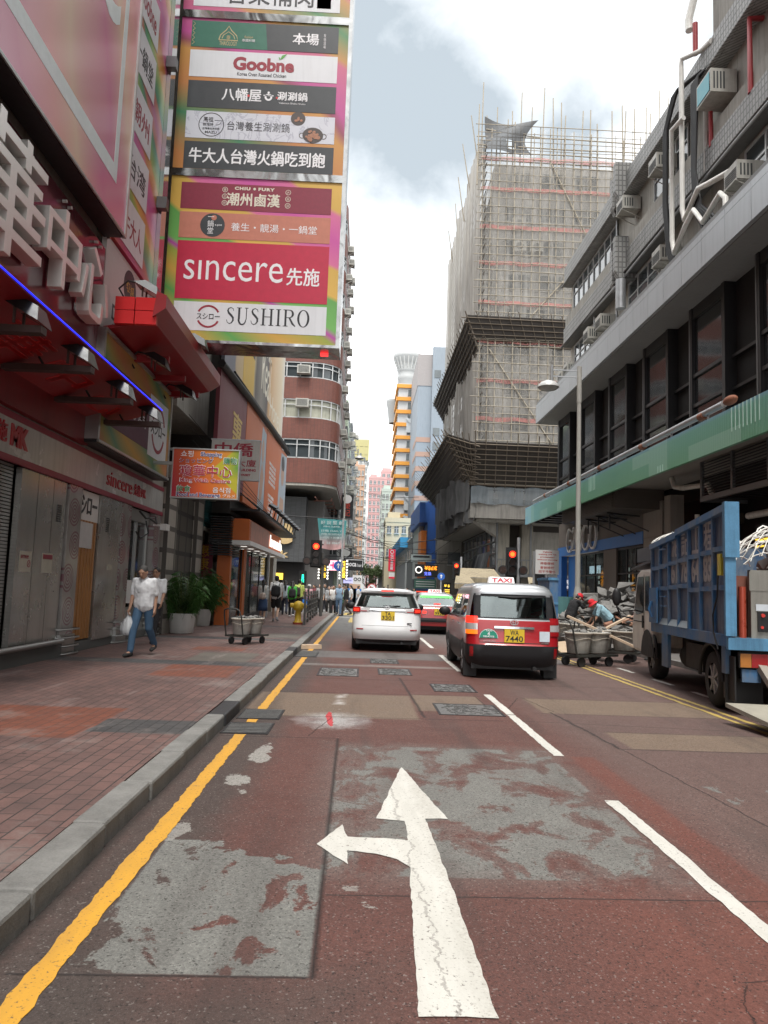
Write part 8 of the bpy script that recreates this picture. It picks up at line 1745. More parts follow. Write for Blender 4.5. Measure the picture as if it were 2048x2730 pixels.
q0, q1 = at_y(1157, 1187, 33), at_y(1207, 1241, 33); ws = thing('waiting_notice', 'white notice in English and Chinese warning drivers against waiting, with an arrow plate', 'sign', ((q0.x+q1.x)/2, 33, .13)); mb = MB(); mb.cyl(((q0.x+q1.x)/2, 33.06, .13), ((q0.x+q1.x)/2, 33.06, q0.z), .045, .045, 10); part(mb, 'pole', GALV, ws)
mb = MB(); mb.box(q0.x, q1.x, 33, 33.02, q1.z, q0.z); pn = part(mb, 'board', mat('notice_white', (.62, .61, .6), .5, 0, .08, 2), ws); WP_ = Plane((q0.x, 33, q1.z), (1, 0, 0), (0, 0, 1)); ww, wh_ = q1.x-q0.x, q0.z-q1.z; mb = MB()
for s_, v, w_ in (('Vehicle', .92, .4), ('waiting will be', .81, .76), ('prosecuted', .7, .6), ('without warning', .59, .86)): WP_.text(mb, s_, ww*.5, wh_*v, ww*w_, wh_*.075, 0, .004, .03)
for s_, v in (('停車等候', .44), ('會被檢控', .27), ('而不予警告', .1)): WP_.text(mb, s_, ww*.5, wh_*v, ww*(.6 if len(s_) < 5 else .72), wh_*.12, 0, .004, .03)
part(mb, 'red_lettering', mat('notice_red', (.42, .1, .09), .5), pn)
c0 = q1.z-.42; mb = MB(); mb.box(q0.x+ww*.28, q1.x-ww*.18, 33, 33.02, c0, c0+.26); pn = part(mb, 'arrow_plate', MATS['notice_white'], ws); mb = MB(); AP = Plane((q0.x+ww*.28, 33, c0), (1, 0, 0), (0, 0, 1)); AP.stroke(mb, [(.1, .13), (.42, .13)], .03, 0, .004); AP.poly(mb, [(.4, .06), (.52, .13), (.4, .2)], 0, .004); part(mb, 'arrow', INK, pn)
def post(label, X, Y, Yb, D, r=.06, name='grey_post', cat='post', m=None):
    p = at_y(X, Y, D); mb = MB(); mb.cyl((p.x, D, .13), (p.x, D, p.z), r, r, 10); return solo(mb, name, m or GALV, label, cat, loc=(p.x, D, .13))
post('bare grey post on the pavement behind the walking couple', 581, 1185, 0, 33.5, .07); post('tall slim grey pole at the far left corner in front of the teal banner', 742, 1120, 0, 46, .06)
street_lamp(at_y(742, 1150, 62).x, 62, 13.0, 'distant street lamp reaching over the left pavement', (.95, .1))
# ---------------------------------------------------------------- hanging signs over the crossing
def box_sign(name, label, X0, Y0, X1, Y1, D, m, cat='sign', th=.2, frame=None, hang=True, slant=0):
    a, b = at_y(X0, Y0, D), at_y(X1, Y1, D); t = thing(name, label, cat, ((a.x+b.x)/2, D, b.z)); mb = MB(); mb.box(a.x, b.x, D, D+th, b.z, a.z); f = part(mb, 'board', m, t)
    if hang: mb = MB(); sg = -1 if a.x < 3 else 1; xx = a.x if sg < 0 else b.x; mb.bar((xx, D+th/2, a.z+.12), (xx+sg*2.2, D+th/2, a.z+.12), .06); mb.bar((a.x, D+th/2, a.z+.12), (b.x, D+th/2, a.z+.12), .06); mb.bar((xx, D+th/2, a.z+.12), (xx+sg*2.0, D+th/2, a.z+1.6), .04); part(mb, 'hanger', BLK, t)
    return t, f, Plane((a.x, D, b.z), (1, 0, 0), (0, 0, 1)), b.x-a.x, a.z-b.z
t, f, PL, w_, h_ = box_sign('hair_salon_sign', 'black hanging sign with a white rounded outline and hair salon name', 743, 1205, 785, 1233, 66, mat('sign_black', (.015, .016, .018), .4), th=.25); mb = MB(); PL.text(mb, 'moca', w_*.36, h_*.48, w_*.56, h_*.3, 0, .02, .03); PL.text(mb, 'hair', w_*.8, h_*.45, w_*.22, h_*.28, 0, .02, .0)
PL.stroke(mb, [(w_*.1, h_*.75), (w_*.1, h_*.88), (w_*.95, h_*.88), (w_*.95, h_*.3)], .06, 0, .02); part(mb, 'lettering', WINK, f)
for X0, X1, lab, s_ in ((688, 709, 'black sign of yellow characters edged with white bulbs, left of the lit pair', '泰\n中\n西'), (733, 750, 'black sign of yellow characters edged with white bulbs, right of the lit pair', '百\n老\n匯')):
    t, f, PL, w_, h_ = box_sign('bulb_sign', lab, X0, 1208, X1, 1252, 60, MATS['sign_black'], hang=False); mb = MB(); PL.text(mb, s_, w_*.5, h_*.5, w_*.5, h_*.82, 0, .03, .035); part(mb, 'yellow_lettering', LITY, f); mb = MB()
    for k in range(7): PL.disc(mb, w_*.08, h_*(.06+.145*k), .08, 0, .04, 8); PL.disc(mb, w_*.92, h_*(.06+.145*k), .08, 0, .04, 8)
    part(mb, 'bulbs', LITW, f)
t, f, PL, w_, h_ = box_sign('pink_lit_sign', 'small glowing pink and white sign between the two bulb edged signs', 711, 1210, 728, 1232, 60, mat('lit_pink', (1, .5, .6), .5, emit=0.45), hang=False); mb = MB(); PL.rect(mb, w_*.42, w_*.58, h_*.15, h_*.85, 0, .02); PL.rect(mb, w_*.15, w_*.85, h_*.42, h_*.6, 0, .02); part(mb, 'lettering', mat('lit_magenta', (.8, .08, .2), .5, emit=0.27), f)
t, f, PL, w_, h_ = box_sign('glasses_sign', 'white sign shaped like a round bear face with spectacles', 762, 1242, 782, 1262, 64, WHITE, hang=False); mb = MB(); PL.ring(mb, w_*.3, h_*.55, h_*.2, .06, 0, .02, 0, 360, 16); PL.ring(mb, w_*.7, h_*.55, h_*.2, .06, 0, .02, 0, 360, 16); part(mb, 'spectacles', INK, f)
t, f, PL, w_, h_ = box_sign('lilac_sign', 'plain lilac hanging sign under the black salon sign', 742, 1247, 762, 1260, 62, mat('lilac', (.42, .42, .72), .5, emit=.3), hang=False); mb = MB(); PL.text(mb, 'TOKYO 美甲', w_*.5, h_*.5, w_*.7, h_*.25, 0, .02); part(mb, 'lettering', INK, f)
# teal cloth banner hung across
a, b = at_y(686, 1119, 50), at_y(749, 1124, 50); c0, c1 = at_y(692, 1183, 50), at_y(744, 1184, 50); tb = thing('cloth_banner', 'wrinkled teal cloth banner fading to pink hung above the corner', 'banner', ((a.x+b.x)/2, 50, c0.z)); V = []; n = 18
for j in range(11):
    for i in range(n+1): u, v = i/n, j/10; p = a.lerp(b, u).lerp(c0.lerp(c1, u), v); V.append((p.x, 50+.12*math.sin(u*9+v*4)*v+.05*math.sin(u*21), p.z-.25*math.sin(u*math.pi)*(v*.5)))
g = newmat('teal_cloth'); c = g.coord(); x, y, z = g.xyz(c); k = g.mix((z*.35).step(.2, .35), (.5, .3, .3), (.06, .24, .25)); g.t.links.new(g.mix(g.noise(c, 2, 5, .6), k, (.3, .36, .36)) if 0 else k, g.p.inputs['Base Color']); g.p.inputs['Roughness'].default_value = .8
mb = MB(); mb.add(V, [(j*(n+1)+i, (j+1)*(n+1)+i, (j+1)*(n+1)+i+1, j*(n+1)+i+1) for j in range(10) for i in range(n)], True); part(mb, 'cloth', g.m, tb); mb = MB()
TP = Plane((a.x, 49.9, c0.z), (1, 0, 0), (0, 0, 1)); w_, h_ = b.x-a.x, a.z-c0.z
for s_, v, hh, k in (('好 說 堅 創', .86, .13, .75), ('WING LI JEWEL', .72, .06, .6), ('日租 DAILY', .58, .07, .7), ('月租 MONTHLY', .47, .07, .7), ('一個月 9 折優惠', .35, .07, .75), ('9123 4567', .17, .07, .6)): TP.text(mb, s_, w_*.5, h_*v, w_*k, h_*hh, 0, .004, .02)
part(mb, 'lettering', mat('faded_white', (.42, .5, .5), .8), tb); mb = MB(); mb.tube([(-6.2, 50.1, a.z+.1), (b.x+.3, 50.1, b.z+.1)], .035, 6); part(mb, 'pole', BLK, tb)
# vertical black sign with a round white light on the red brown block, red flag sign, currency boards, etc.
t, f, PL, w_, h_ = box_sign('vertical_shop_sign', 'tall black vertical sign with a white oval and red characters on the left', 738, 1068, 762, 1122, 72, MATS['sign_black']); mb = MB(); PL.disc(mb, w_*.5, h_*.82, w_*.36, 0, .05, 20); part(mb, 'white_oval', WHITE, f); mb = MB(); PL.text(mb, '榮\n記', w_*.5, h_*.4, w_*.5, h_*.55, 0, .03, .02); part(mb, 'red_lettering', mat('sign_scarlet', (.5, .05, .03), .5), f)
t, f, PL, w_, h_ = box_sign('round_shop_sign', 'small black sign with a grey oval under the teal banner', 735, 1183, 760, 1202, 70, MATS['sign_black']); mb = MB(); PL.disc(mb, w_*.5, h_*.5, w_*.36, 0, .05, 20); part(mb, 'grey_oval', PGREY, f)
t, f, PL, w_, h_ = box_sign('red_flag_sign', 'tall narrow bright red hanging sign with white characters in mid street', 840, 1186, 853, 1234, 82, mat('sign_bright_red', (.6, .02, .05), .5, emit=.1), hang=True); mb = MB(); PL.text(mb, '恒\n利\n貴\n金\n屬', w_*.5, h_*.42, w_*.45, h_*.7, 0, .03, .02); PL.ring(mb, w_*.5, h_*.88, w_*.28, .07, 0, .03, 0, 360, 16); part(mb, 'lettering', WINK, f)
t, f, PL, w_, h_ = box_sign('white_flag_sign', 'small white square sign with a red base under the red hanging sign', 840, 1236, 852, 1250, 82, WHITE, hang=False); mb = MB(); PL.rect(mb, 0, w_, 0, h_*.3, 0, .02); part(mb, 'red_base', MATS['sign_bright_red'], f)
t, f, PL, w_, h_ = box_sign('currency_board', 'lit black exchange board showing currency signs in orange', 897, 1218, 946, 1247, 72, MATS['sign_black'], th=.3); mb = MB(); PL.text(mb, '¥$£€', w_*.68, h_*.7, w_*.55, h_*.36, 0, .03, .03); part(mb, 'orange_lettering', LIT, f); mb = MB(); PL.text(mb, '兌換', w_*.55, h_*.27, w_*.3, h_*.28, 0, .03, .01); part(mb, 'blue_lettering', mat('lit_blue', (.15, .2, 1), .5, emit=0.9), f); mb = MB(); PL.ring(mb, w_*.16, h_*.55, h_*.28, .1, 0, .03); PL.rect(mb, 0, w_*.32, h_*.95, h, 0, .03) if 0 else None; part(mb, 'lit_ring', LITW, f)
t, f, PL, w_, h_ = box_sign('green_board', 'dark green hanging board with fine white lines under the currency board', 895, 1250, 942, 1272, 70, mat('sign_dark_green', (.03, .09, .07), .5), hang=False); mb = MB()
for k in range(3): PL.rect(mb, w_*.08, w_*.92, h_*(.2+.25*k), h_*(.26+.25*k), 0, .02)
part(mb, 'lettering', PGREY, f)
t, f, PL, w_, h_ = box_sign('red_led_strip', 'thin red lit letter strip below the dark green board', 898, 1275, 938, 1281, 68, SIGB, hang=False); mb = MB(); PL.text(mb, 'EXCHANGE 找換', w_*.5, h_*.5, w_*.9, h_*.6, 0, .03, .03); part(mb, 'lettering', mat('lit_red_led', (1, .08, .04), .5, emit=1.1), f)
t, f, PL, w_, h_ = box_sign('exchange_panel', 'upright black panel with lit currency signs near the far signal', 957, 1258, 973, 1298, 64, MATS['sign_black'], hang=False); mb = MB(); PL.text(mb, '¥ $', w_*.5, h_*.82, w_*.7, h_*.16, 0, .03, .03)
for k in range(6): PL.rect(mb, w_*.15, w_*.85, h_*(.08+.1*k), h_*(.13+.1*k), 0, .02)
part(mb, 'lettering', LITY, f)
t, f, PL, w_, h_ = box_sign('grey_awning_board', 'pale grey hanging light box above the currency board', 888, 1197, 932, 1214, 78, mat('lightbox_grey', (.3, .36, .36), .5)); mb = MB(); PL.rect(mb, w_*.1, w_*.9, h_*.6, h_*.85, 0, .02); part(mb, 'lettering', INK, f)
def round_sign(label, X, Y, D, r, rim, sym, m=None):
    p = at_y(X, Y, D); t = thing('road_sign', label, 'road sign', (p.x, D, .02), 'road signs beyond the crossing'); mb = MB(); mb.cyl((p.x, D+.08, .1), (p.x, D+.08, p.z), .05, .05, 8); part(mb, 'pole', GALV, t); mb = MB(); mb.cyl((p.x, D, p.z), (p.x, D+.03, p.z), r, r, 24); f = part(mb, 'disc', m or WHITE, t); PL = Plane((p.x, D, p.z), (1, 0, 0), (0, 0, 1)); mb = MB()
    if rim: PL.ring(mb, 0, 0, r, r*.14, 0, .01); PL.stroke(mb, [(-r*.6, r*.6), (r*.6, -r*.6)], r*.12, .0105, .013); part(mb, 'red_rim', mat('sign_red', (.55, .03, .03), .5), f)
    mb = MB()
    if sym == 'left': PL.stroke(mb, [(r*.3, -r*.5), (r*.3, r*.1), (-r*.2, r*.2)], r*.2, 0, .01); PL.poly(mb, [(-r*.2, r*.45), (-r*.2, -r*.1), (-r*.6, r*.2)], 0, .01)
    else: PL.rect(mb, -r*.12, r*.12, -r*.5, r*.2, 0, .01); PL.poly(mb, [(-r*.4, r*.1), (r*.4, r*.1), (0, r*.6)], 0, .01)
    part(mb, 'arrow', INK if rim else WINK, f)
SBL = mat('sign_blue', (.02, .1, .4), .5)
round_sign('no left turn road sign over the white car roof', 803, 1270, 58, .33, True, 'left'); round_sign('round blue ahead only road sign among the left lit signs', 731, 1222, 47, .3, False, 'up', SBL); round_sign('round blue ahead only road sign beside the currency board', 953, 1245, 60, .3, False, 'up', SBL)
# awning stalls under the scaffold, blue bins
AWN = mat('beige_canvas', (.27, .225, .15), .85, 0, .4, 1.5, .4, streak=.5)
for X0, X1, Y0, Y1, D, lab in ((995, 1075, 1228, 1250, 52, 'long beige canvas awning of the market stall left of the big signal'), (985, 1020, 1245, 1262, 50, 'low brown canvas awning at the stall corner'), (1140, 1215, 1248, 1272, 50, 'beige canvas awning partly hidden behind the van taxi')):
    a, b = at_y(X0, Y0, D), at_y(X1, Y1, D-1.6); t = thing('stall_awning', lab, 'awning', ((a.x+b.x)/2, D, .13), 'market stall awnings'); mb = MB(); mb.prism([(a.x, D, a.z), (b.x, D, a.z), (b.x+.2, D-1.8, b.z), (a.x-.3, D-1.8, b.z)], (0, 0, .05)); mb.box(a.x-.3, b.x+.2, D-1.84, D-1.8, b.z-.3, b.z); part(mb, 'canvas', AWN, t); mb = MB()
    for x in (a.x, b.x): mb.cyl((x, D-1.7, .13), (x, D-1.7, b.z), .04, .04, 8)
    mb.bar((a.x-.3, D-1.78, b.z), (b.x+.2, D-1.78, b.z), .05); part(mb, 'poles', GALV, t)
    mb = MB(); r = random.Random(int(X0))
    for k in range(12): x = r.uniform(a.x, b.x); mb.box(x, x+.4, D-1.5, D-.8, .13, r.uniform(.6, 1.2))
    part(mb, 'stall_goods', mat('stall_goods', (.16, .11, .08), .8, 0, .9, 2), t)
mb = MB(); V = []
for j in range(7):
    for i in range(13): u, v = i/12, j/6; p = at_y(1025+35*u-12*v, 1200+40*v-10*u, 56+.5*math.sin(u*7)); V.append(p)
mb.add(V, [(j*13+i, j*13+i+1, (j+1)*13+i+1, (j+1)*13+i) for j in range(6) for i in range(12)], True); solo(mb, 'black_tarpaulin', mat('black_sheet', (.025, .027, .03), .6, 0, .4, 1, .4), 'black tarpaulin draped below the gallery of the scaffolded block', 'tarpaulin')
for k, (X, lab) in enumerate(((752, 'blue lidded bin at the far left corner, left of two'), (766, 'blue lidded bin at the far left corner, right of two'))):
    p = at_g(X, 1322); t = thing('wheeled_bin', lab, 'bin', (p.x, 57, .02), 'blue lidded bins'); mb = MB(); mb.box(p.x-.4, p.x+.4, 57, 57.9, .05, 1.15); part(mb, 'bin_body', mat('bin_grey', (.15, .2, .26), .6), t); mb = MB(); mb.prism([(p.x-.44, 56.95, 1.15), (p.x+.44, 56.95, 1.15), (p.x+.36, 56.95, 1.5), (p.x-.36, 56.95, 1.5)], (0, 1, 0)); part(mb, 'lid', mat('bin_blue', (.02, .17, .5), .5), t)
for k, (D, X0, Y0, X1, Y1) in enumerate(((70, 735, 1150, 960, 1165), (84, 745, 1140, 930, 1190), (96, 750, 1120, 915, 1132), (62, 700, 1172, 975, 1210), (110, 752, 1050, 905, 1075))):
    a, b = at_y(X0, Y0, D), at_y(X1, Y1, D); mb = MB()
    for j in range(2): mb.tube([a+Vector((0, j*.3, j*.3)), a.lerp(b, .3)-Vector((0, 0, .5+.2*j)), a.lerp(b, .6)-Vector((0, 0, .6+.2*j)), b+Vector((0, j*.3, j*.2))], .025, 4)
    solo(mb, 'overhead_wires', BLKR, 'thin wires strung across the far street, '+('lowest and nearest set', 'second nearest set', 'set above the narrow grey block', 'set just beyond the crossing', 'highest and farthest set')[(1, 2, 3, 0, 4)[k]] if k != 3 else 'thin wires strung just beyond the crossing above the signals', 'wires', 'wires across the far street')
# the jumble of the market corner under the scaffold: things stacked at the stalls
r = random.Random(77)
for k, (X, Y, D, lab, col, dx, dz) in enumerate(((1000, 1290, 53, 'dark stacked crates at the market stall corner', (.09, .06, .045), 1.1, 1.2), (1030, 1288, 54, 'brown covered stall cabinet under the long awning', (.14, .1, .07), 1.4, 1.9), (1062, 1285, 55, 'black covered stall cabinet under the long awning', (.03, .03, .032), 1.5, 2.1), (1095, 1284, 55, 'grey metal stall cabinet at the right end of the long awning', (.16, .165, .17), 1.2, 2.0), (975, 1292, 56, 'blue plastic barrel crate beside the far signal', (.04, .1, .22), .8, .9), (1180, 1290, 48, 'tan covered stall beside the waiting notice', (.2, .16, .11), 1.6, 2.2))):
    p = at_g(X, Y, .1); x = at_y(X, Y, D).x; t = thing('market_stall', lab, 'stall', (x, D, .1), 'covered stalls at the market corner'); mb = MB(); mb.box(x-dx/2, x+dx/2, D, D+1, .1, dz); mb.box(x-dx/2-.08, x+dx/2+.08, D-.1, D+1.05, dz, dz+.06); part(mb, 'cabinet', mat('stall_%d' % k, col, .8, 0, .5, 2, .3, streak=.4), t); mb = MB()
    for j in range(7): a = r.uniform(-.45, .4)*dx; z = r.uniform(.3, dz-.4); mb.box(x+a, x+a+.25, D-.14, D-.01, z, z+r.uniform(.15, .3))
    part(mb, 'hung_goods', mat('hung_goods_%d' % (k % 3), ((.3, .08, .06), (.35, .3, .2), (.06, .12, .2))[k % 3], .8, 0, .6, 6), t)
# ---------------------------------------------------------------- people: bodies grown as one continuous skin from tapered limbs
def capsule(mb, a, b, ra, rb, n=10):
    a, b = Vector(a), Vector(b); d = b-a
    if d.length < 1e-5: d = Vector((0, 0, 1e-4))
    d.normalize(); u = Vector((0, 0, 1)) if abs(d.z) < .9 else Vector((1, 0, 0)); e1 = d.cross(u).normalized(); e2 = d.cross(e1); rings = []
    for k in range(4): t = math.pi/2*(1-k/3); rings.append((a-d*ra*math.sin(t), max(ra*math.cos(t), ra*.02)))
    for k in range(4): t = math.pi/2*k/3; rings.append((b+d*rb*math.sin(t), max(rb*math.cos(t), rb*.02)))
    V = [c+(e1*math.cos(2*math.pi*i/n)+e2*math.sin(2*math.pi*i/n))*r for c, r in rings for i in range(n)]
    F = [(j*n+i, (j+1)*n+i, (j+1)*n+(i+1) % n, j*n+(i+1) % n) for j in range(7) for i in range(n)]
    F += [tuple(range(n)), tuple(7*n+i for i in range(n-1, -1, -1))]; return mb.add(V, F, True)
def ell(mb, c, r, R=None): return mb.ball(c, r, 14, 10, R)
def blob(mb, name, m, root, vox, smooth=2):
    """fuse overlapping solids into one smooth skin"""
    me = mb.mesh(name, m, (0, 0, 0)); o = bpy.data.objects.new(name, me); COL.objects.link(o); r = o.modifiers.new('r', 'REMESH'); r.mode = 'VOXEL'; r.voxel_size = vox; r.use_smooth_shade = True
    if smooth: s = o.modifiers.new('s', 'SMOOTH'); s.iterations = smooth; s.factor = .5
    dg = bpy.context.evaluated_depsgraph_get(); new = bpy.data.meshes.new_from_object(o.evaluated_get(dg)); bpy.data.objects.remove(o); new.name = name
    if not new.materials: new.materials.append(m)
    o = bpy.data.objects.new(name, new); link(o, root); return o
SKIN = mat('skin_tan', (.42, .24, .16), .55, 0, .12, 8); SKIN2 = mat('skin_light', (.52, .33, .24), .55, 0, .12, 8); HAIR = mat('hair_black', (.012, .011, .011), .5, 0, .4, 30, .5); HAIRG = mat('hair_greying', (.06, .058, .055), .55, 0, .6, 40, .5)
def cloth(name, col, var=.2): return mat(name, col, .85, 0, var, 9, .35, .1)
def person(label, loc, rz, h=1.7, shirt=(.6, .6, .6), legs=(.03, .03, .035), shoes=(.03, .03, .03), hair='short', stride=.22, phase=1, bend=0.0, arms=None, elbow=(.35, .35), skin=None, skirt=None, shorts=False, sleeve='short', bag=None, vox=.016, group=None, head=0.0, nod=0.0, hat=None, hairm=None, fem=False, look=0, glasses=False, name='person', collar=False, shirt_name=None, mask=False):
    """a walker facing local +y; arms = forward swing of left / right upper arm; bend tips the trunk forward at the hips"""
    skin = skin or SKIN; t = thing(name, label, 'person', (0, 0, 0), group); k = h/1.7; fwd = phase
    def up(p):                                          # trunk and head points turn about the hips
        p = Vector(p); q = p-Vector((0, 0, .92)); c, s_ = math.cos(bend), math.sin(bend); return Vector((q.x, q.y*c+q.z*s_, .92-q.y*s_+q.z*c))
    sw = .185 if not fem else .16; hipw = .095
    hips = {s: Vector((s*hipw, 0, .92)) for s in (-1, 1)}; st = {-1: stride*fwd, 1: -stride*fwd}; knee, ank, toe = {}, {}, {}
    for s in (-1, 1):
        f = st[s]; lift = .0 if f >= 0 else .09*min(1, abs(f)/.2); ank[s] = Vector((s*.085, f*1.25-(0 if f >= 0 else .06), .085+lift)); knee[s] = Vector((s*.095, f*.62+(.05 if f >= 0 else .09), .5+.01*(f < 0))); dz = -.055-(.05 if lift else 0); toe[s] = ank[s]+Vector((s*.025, .15, -.045 if not lift else -.075))
    sh = {s: up((s*sw, -.01, 1.4)) for s in (-1, 1)}; arms = arms or (-.9*stride*fwd*1.6, .9*stride*fwd*1.6); el, wr, hd = {}, {}, {}
    for i, s in enumerate((-1, 1)):
        a = arms[i]; d = Vector((s*.07, math.sin(a), -math.cos(a))).normalized(); el[s] = sh[s]+d*.29; a2 = a+elbow[i]; d2 = Vector((s*.0, math.sin(a2), -math.cos(a2))).normalized(); wr[s] = el[s]+d2*.245; hd[s] = (d2, Vector((s, 0, 0)))
    neck = up((0, .0, 1.45)); hc = up((0, .045+nod*.1, 1.585-nod*.05)); HR = Euler((-bend*.6-nod, 0, head)).to_matrix()
    # body
    b = MB()
    capsule(b, up((0, 0, .97)), up((0, .01, 1.3)), .125, .135); capsule(b, up((-.1, 0, 1.36)), up((.1, 0, 1.36)), .085, .085); capsule(b, neck, hc+HR@Vector((0, -.02, -.06)), .055, .052)
    ell(b, hc, (.075, .094, .115), HR); ell(b, hc+HR@Vector((0, .03, -.055)), (.056, .062, .062), HR); capsule(b, hc+HR@Vector((0, .085, .012)), hc+HR@Vector((0, .104, -.02)), .012, .017)
    for s in (-1, 1):
        ell(b, hc+HR@Vector((s*.077, -.005, -.005)), (.014, .026, .034), HR); capsule(b, hc+HR@Vector((s*.02, .084, .035)), hc+HR@Vector((s*.05, .072, .036)), .012, .01)
        capsule(b, sh[s], el[s], .05, .04); capsule(b, el[s], wr[s], .04, .027)
        d2, side = hd[s]; nrm = Vector((0, d2.z, -d2.y)) if 1 else None; pw = Vector((0, 1, 0)) if abs(d2.y) < .7 else Vector((0, 0, 1)); pw = (pw-d2*pw.dot(d2)).normalized(); palm_ = wr[s]+d2*.05
        capsule(b, wr[s]+pw*.012, palm_+d2*.03+pw*.022, .022, .017); capsule(b, wr[s]-pw*.012, palm_+d2*.03-pw*.022, .022, .017)
        for q, (o, L) in enumerate(((-.03, .058), (-.01, .07), (.01, .078), (.03, .068))): p0 = palm_+d2*.03+pw*o; p1 = p0+d2*L*.55-side*s*.0-Vector((s*.012, 0, 0)); capsule(b, p0, p1, .0095, .009, 6); capsule(b, p1, p1+d2*L*.4-Vector((s*.025, 0, 0)), .009, .0075, 6)
        p0 = wr[s]+d2*.035+pw*.03; capsule(b, p0, p0+d2*.035+pw*.028, .012, .0105, 6); capsule(b, p0+d2*.035+pw*.028, p0+d2*.06+pw*.03, .0105, .009, 6)
        capsule(b, hips[s], knee[s], .082, .055); capsule(b, knee[s], knee[s].lerp(ank[s], .35)-Vector((0, .015, 0)), .053, .05); capsule(b, knee[s].lerp(ank[s], .35)-Vector((0, .015, 0)), ank[s], .05, .034); capsule(b, ank[s], toe[s], .036, .03)
    capsule(b, (-.06, 0, .94), (.06, 0, .94), .115, .115); blob(b, 'body', skin, t, vox)
    # clothes
    c = MB(); m_sh = cloth(shirt_name or 'cloth_%02x%02x%02x' % tuple(int(v*255) for v in shirt), shirt); fl = .02
    [capsule(c, up((q*.07, .005, .93)), up((q*.085, .005, 1.31)), .13, .125) for q in (-1, 1)]; capsule(c, up((0, .01, .95)), up((0, .015, 1.3)), .152, .15); capsule(c, up((-.11, 0, 1.36)), up((.11, 0, 1.36)), .098, .098); capsule(c, up((0, 0, 1.4)), neck, .075, .066)
    for s in (-1, 1): capsule(c, sh[s], sh[s].lerp(el[s], .82 if sleeve == 'short' else 1), .064, .062 if sleeve == 'short' else .052)
    if sleeve == 'long':
        for s in (-1, 1): capsule(c, el[s], el[s].lerp(wr[s], .92), .052, .038)
    shirt_o = blob(c, 'shirt', m_sh, t, vox*1.1, 3)
    dm = shirt_o.modifiers.new('creases', 'DISPLACE'); tx = bpy.data.textures.get('crease') or bpy.data.textures.new('crease', 'CLOUDS'); tx.noise_scale = .11; dm.texture = tx; dm.strength = .032; dm.mid_level = .5
    if collar:
        c = MB()
        for s in (-1, 1): c.prism([neck+Vector((s*.015, .09, -.09)), neck+Vector((s*.075, .03, -.01)), neck+Vector((s*.055, .06, .015))], (0, .012, 0))
        part(c, 'collar', m_sh, t)
        c = MB(); c.box(.03, .12, .15, .158, 1.17, 1.28); part(c, 'pocket', m_sh, t)
    m_l = cloth('cloth_%02x%02x%02x' % tuple(int(v*255) for v in legs), legs, .3); c = MB()
    if skirt:
        c.lathe([(.16, .98), (.185, .85), (.2, .6), (.21, skirt), (.195, skirt+.005), (.15, .9)], (0, 0, 0), 18); part(c, 'skirt', m_l, t)
    else:
        capsule(c, (-.06, 0, .93), (.06, 0, .93), .125, .125)
        for s in (-1, 1):
            if shorts: capsule(c, hips[s], hips[s].lerp(knee[s], .8), .105, .095)
            else: capsule(c, hips[s], knee[s], .1, .075); capsule(c, knee[s], ank[s]+Vector((0, -.005, .03)), .073, .06)
        blob(c, 'trousers', m_l, t, vox*1.1, 2)
    m_s = cloth('shoe_%02x%02x%02x' % tuple(int(v*255) for v in shoes), shoes)
    for s in (-1, 1):
        c = MB(); capsule(c, ank[s]+Vector((0, -.03, -.03)), toe[s]+Vector((0, .02, -.002)), .05, .038); capsule(c, ank[s]+Vector((0, -.01, 0)), ank[s]+Vector((0, 0, .02)), .045, .045); blob(c, 'shoe', m_s, t, .016, 1)
    # head details
    hm = hairm or HAIR; c = MB()
    ell(c, hc+HR@Vector((0, -.02, .035)), (.086, .098, .098), HR)
    if hair == 'short': ell(c, hc+HR@Vector((0, -.055, -.01)), (.078, .06, .08), HR)
    if hair in ('long', 'tail'):
        capsule(c, hc+HR@Vector((0, -.06, 0)), up((0, -.12, 1.4)), .075, .06 if hair == 'long' else .04); capsule(c, up((0, -.12, 1.4)), up((0, -.14, 1.2)), .06 if hair == 'long' else .04, .03)
    ho = blob(c, 'hair', hm, t, .016, 1); md = ho.modifiers.new('tufts', 'DISPLACE'); md.texture = tx; md.strength = .02
    c = MB()
    for s in (-1, 1): c.ball(hc+HR@Vector((s*.032, .089, .018)), (.011, .006, .006), 8, 6)
    c.bar(hc+HR@Vector((-.022, .098, -.062)), hc+HR@Vector((.022, .098, -.062)), .006, .006); part(c, 'eyes_and_mouth', mat('face_dark', (.05, .02, .018), .5), t)
    if glasses:
        c = MB()
        for s in (-1, 1): c.tube([hc+HR@Vector((s*.034+math.cos(a)*.026, .102, .018+math.sin(a)*.02)) for a in [2*math.pi*i/10 for i in range(11)]], .003, 4); c.bar(hc+HR@Vector((s*.058, .1, .022)), hc+HR@Vector((s*.08, .0, .015)), .004)
        c.bar(hc+HR@Vector((-.01, .103, .02)), hc+HR@Vector((.01, .103, .02)), .004); part(c, 'glasses', BLK, t)
    if mask: c = MB(); ell(c, hc+HR@Vector((0, .06, -.045)), (.055, .05, .045), HR); part(c, 'face_mask', WHITE, t)
    if hat:
        c = MB(); m_h = cloth('hat_red', (.6, .02, .03)) if hat[0] == 'red' else cloth('hat_white', (.55, .55, .54)); M = Matrix.Translation(hc)@HR.to_4x4()
        c.lathe([(.0, .15), (.06, .145), (.095, .11), (.102, .05), (.104, .035)], (0, -.008, 0), 18, M)
        if hat[1] == 'cap': c.add([M@Vector(p) for p in [(math.cos(a)*.1, math.sin(a)*.1, .04) for a in [math.pi*i/10 for i in range(11)]]+[(math.cos(a)*.1, .02+math.sin(a)*.17, .03) for a in [math.pi*i/10 for i in range(11)]]], [(i, i+1, i+12, i+11) for i in range(10)])
        else: c.lathe([(.1, .045), (.16, -.015), (.162, -.02), (.1, .035)], (0, 0, 0), 18, M)
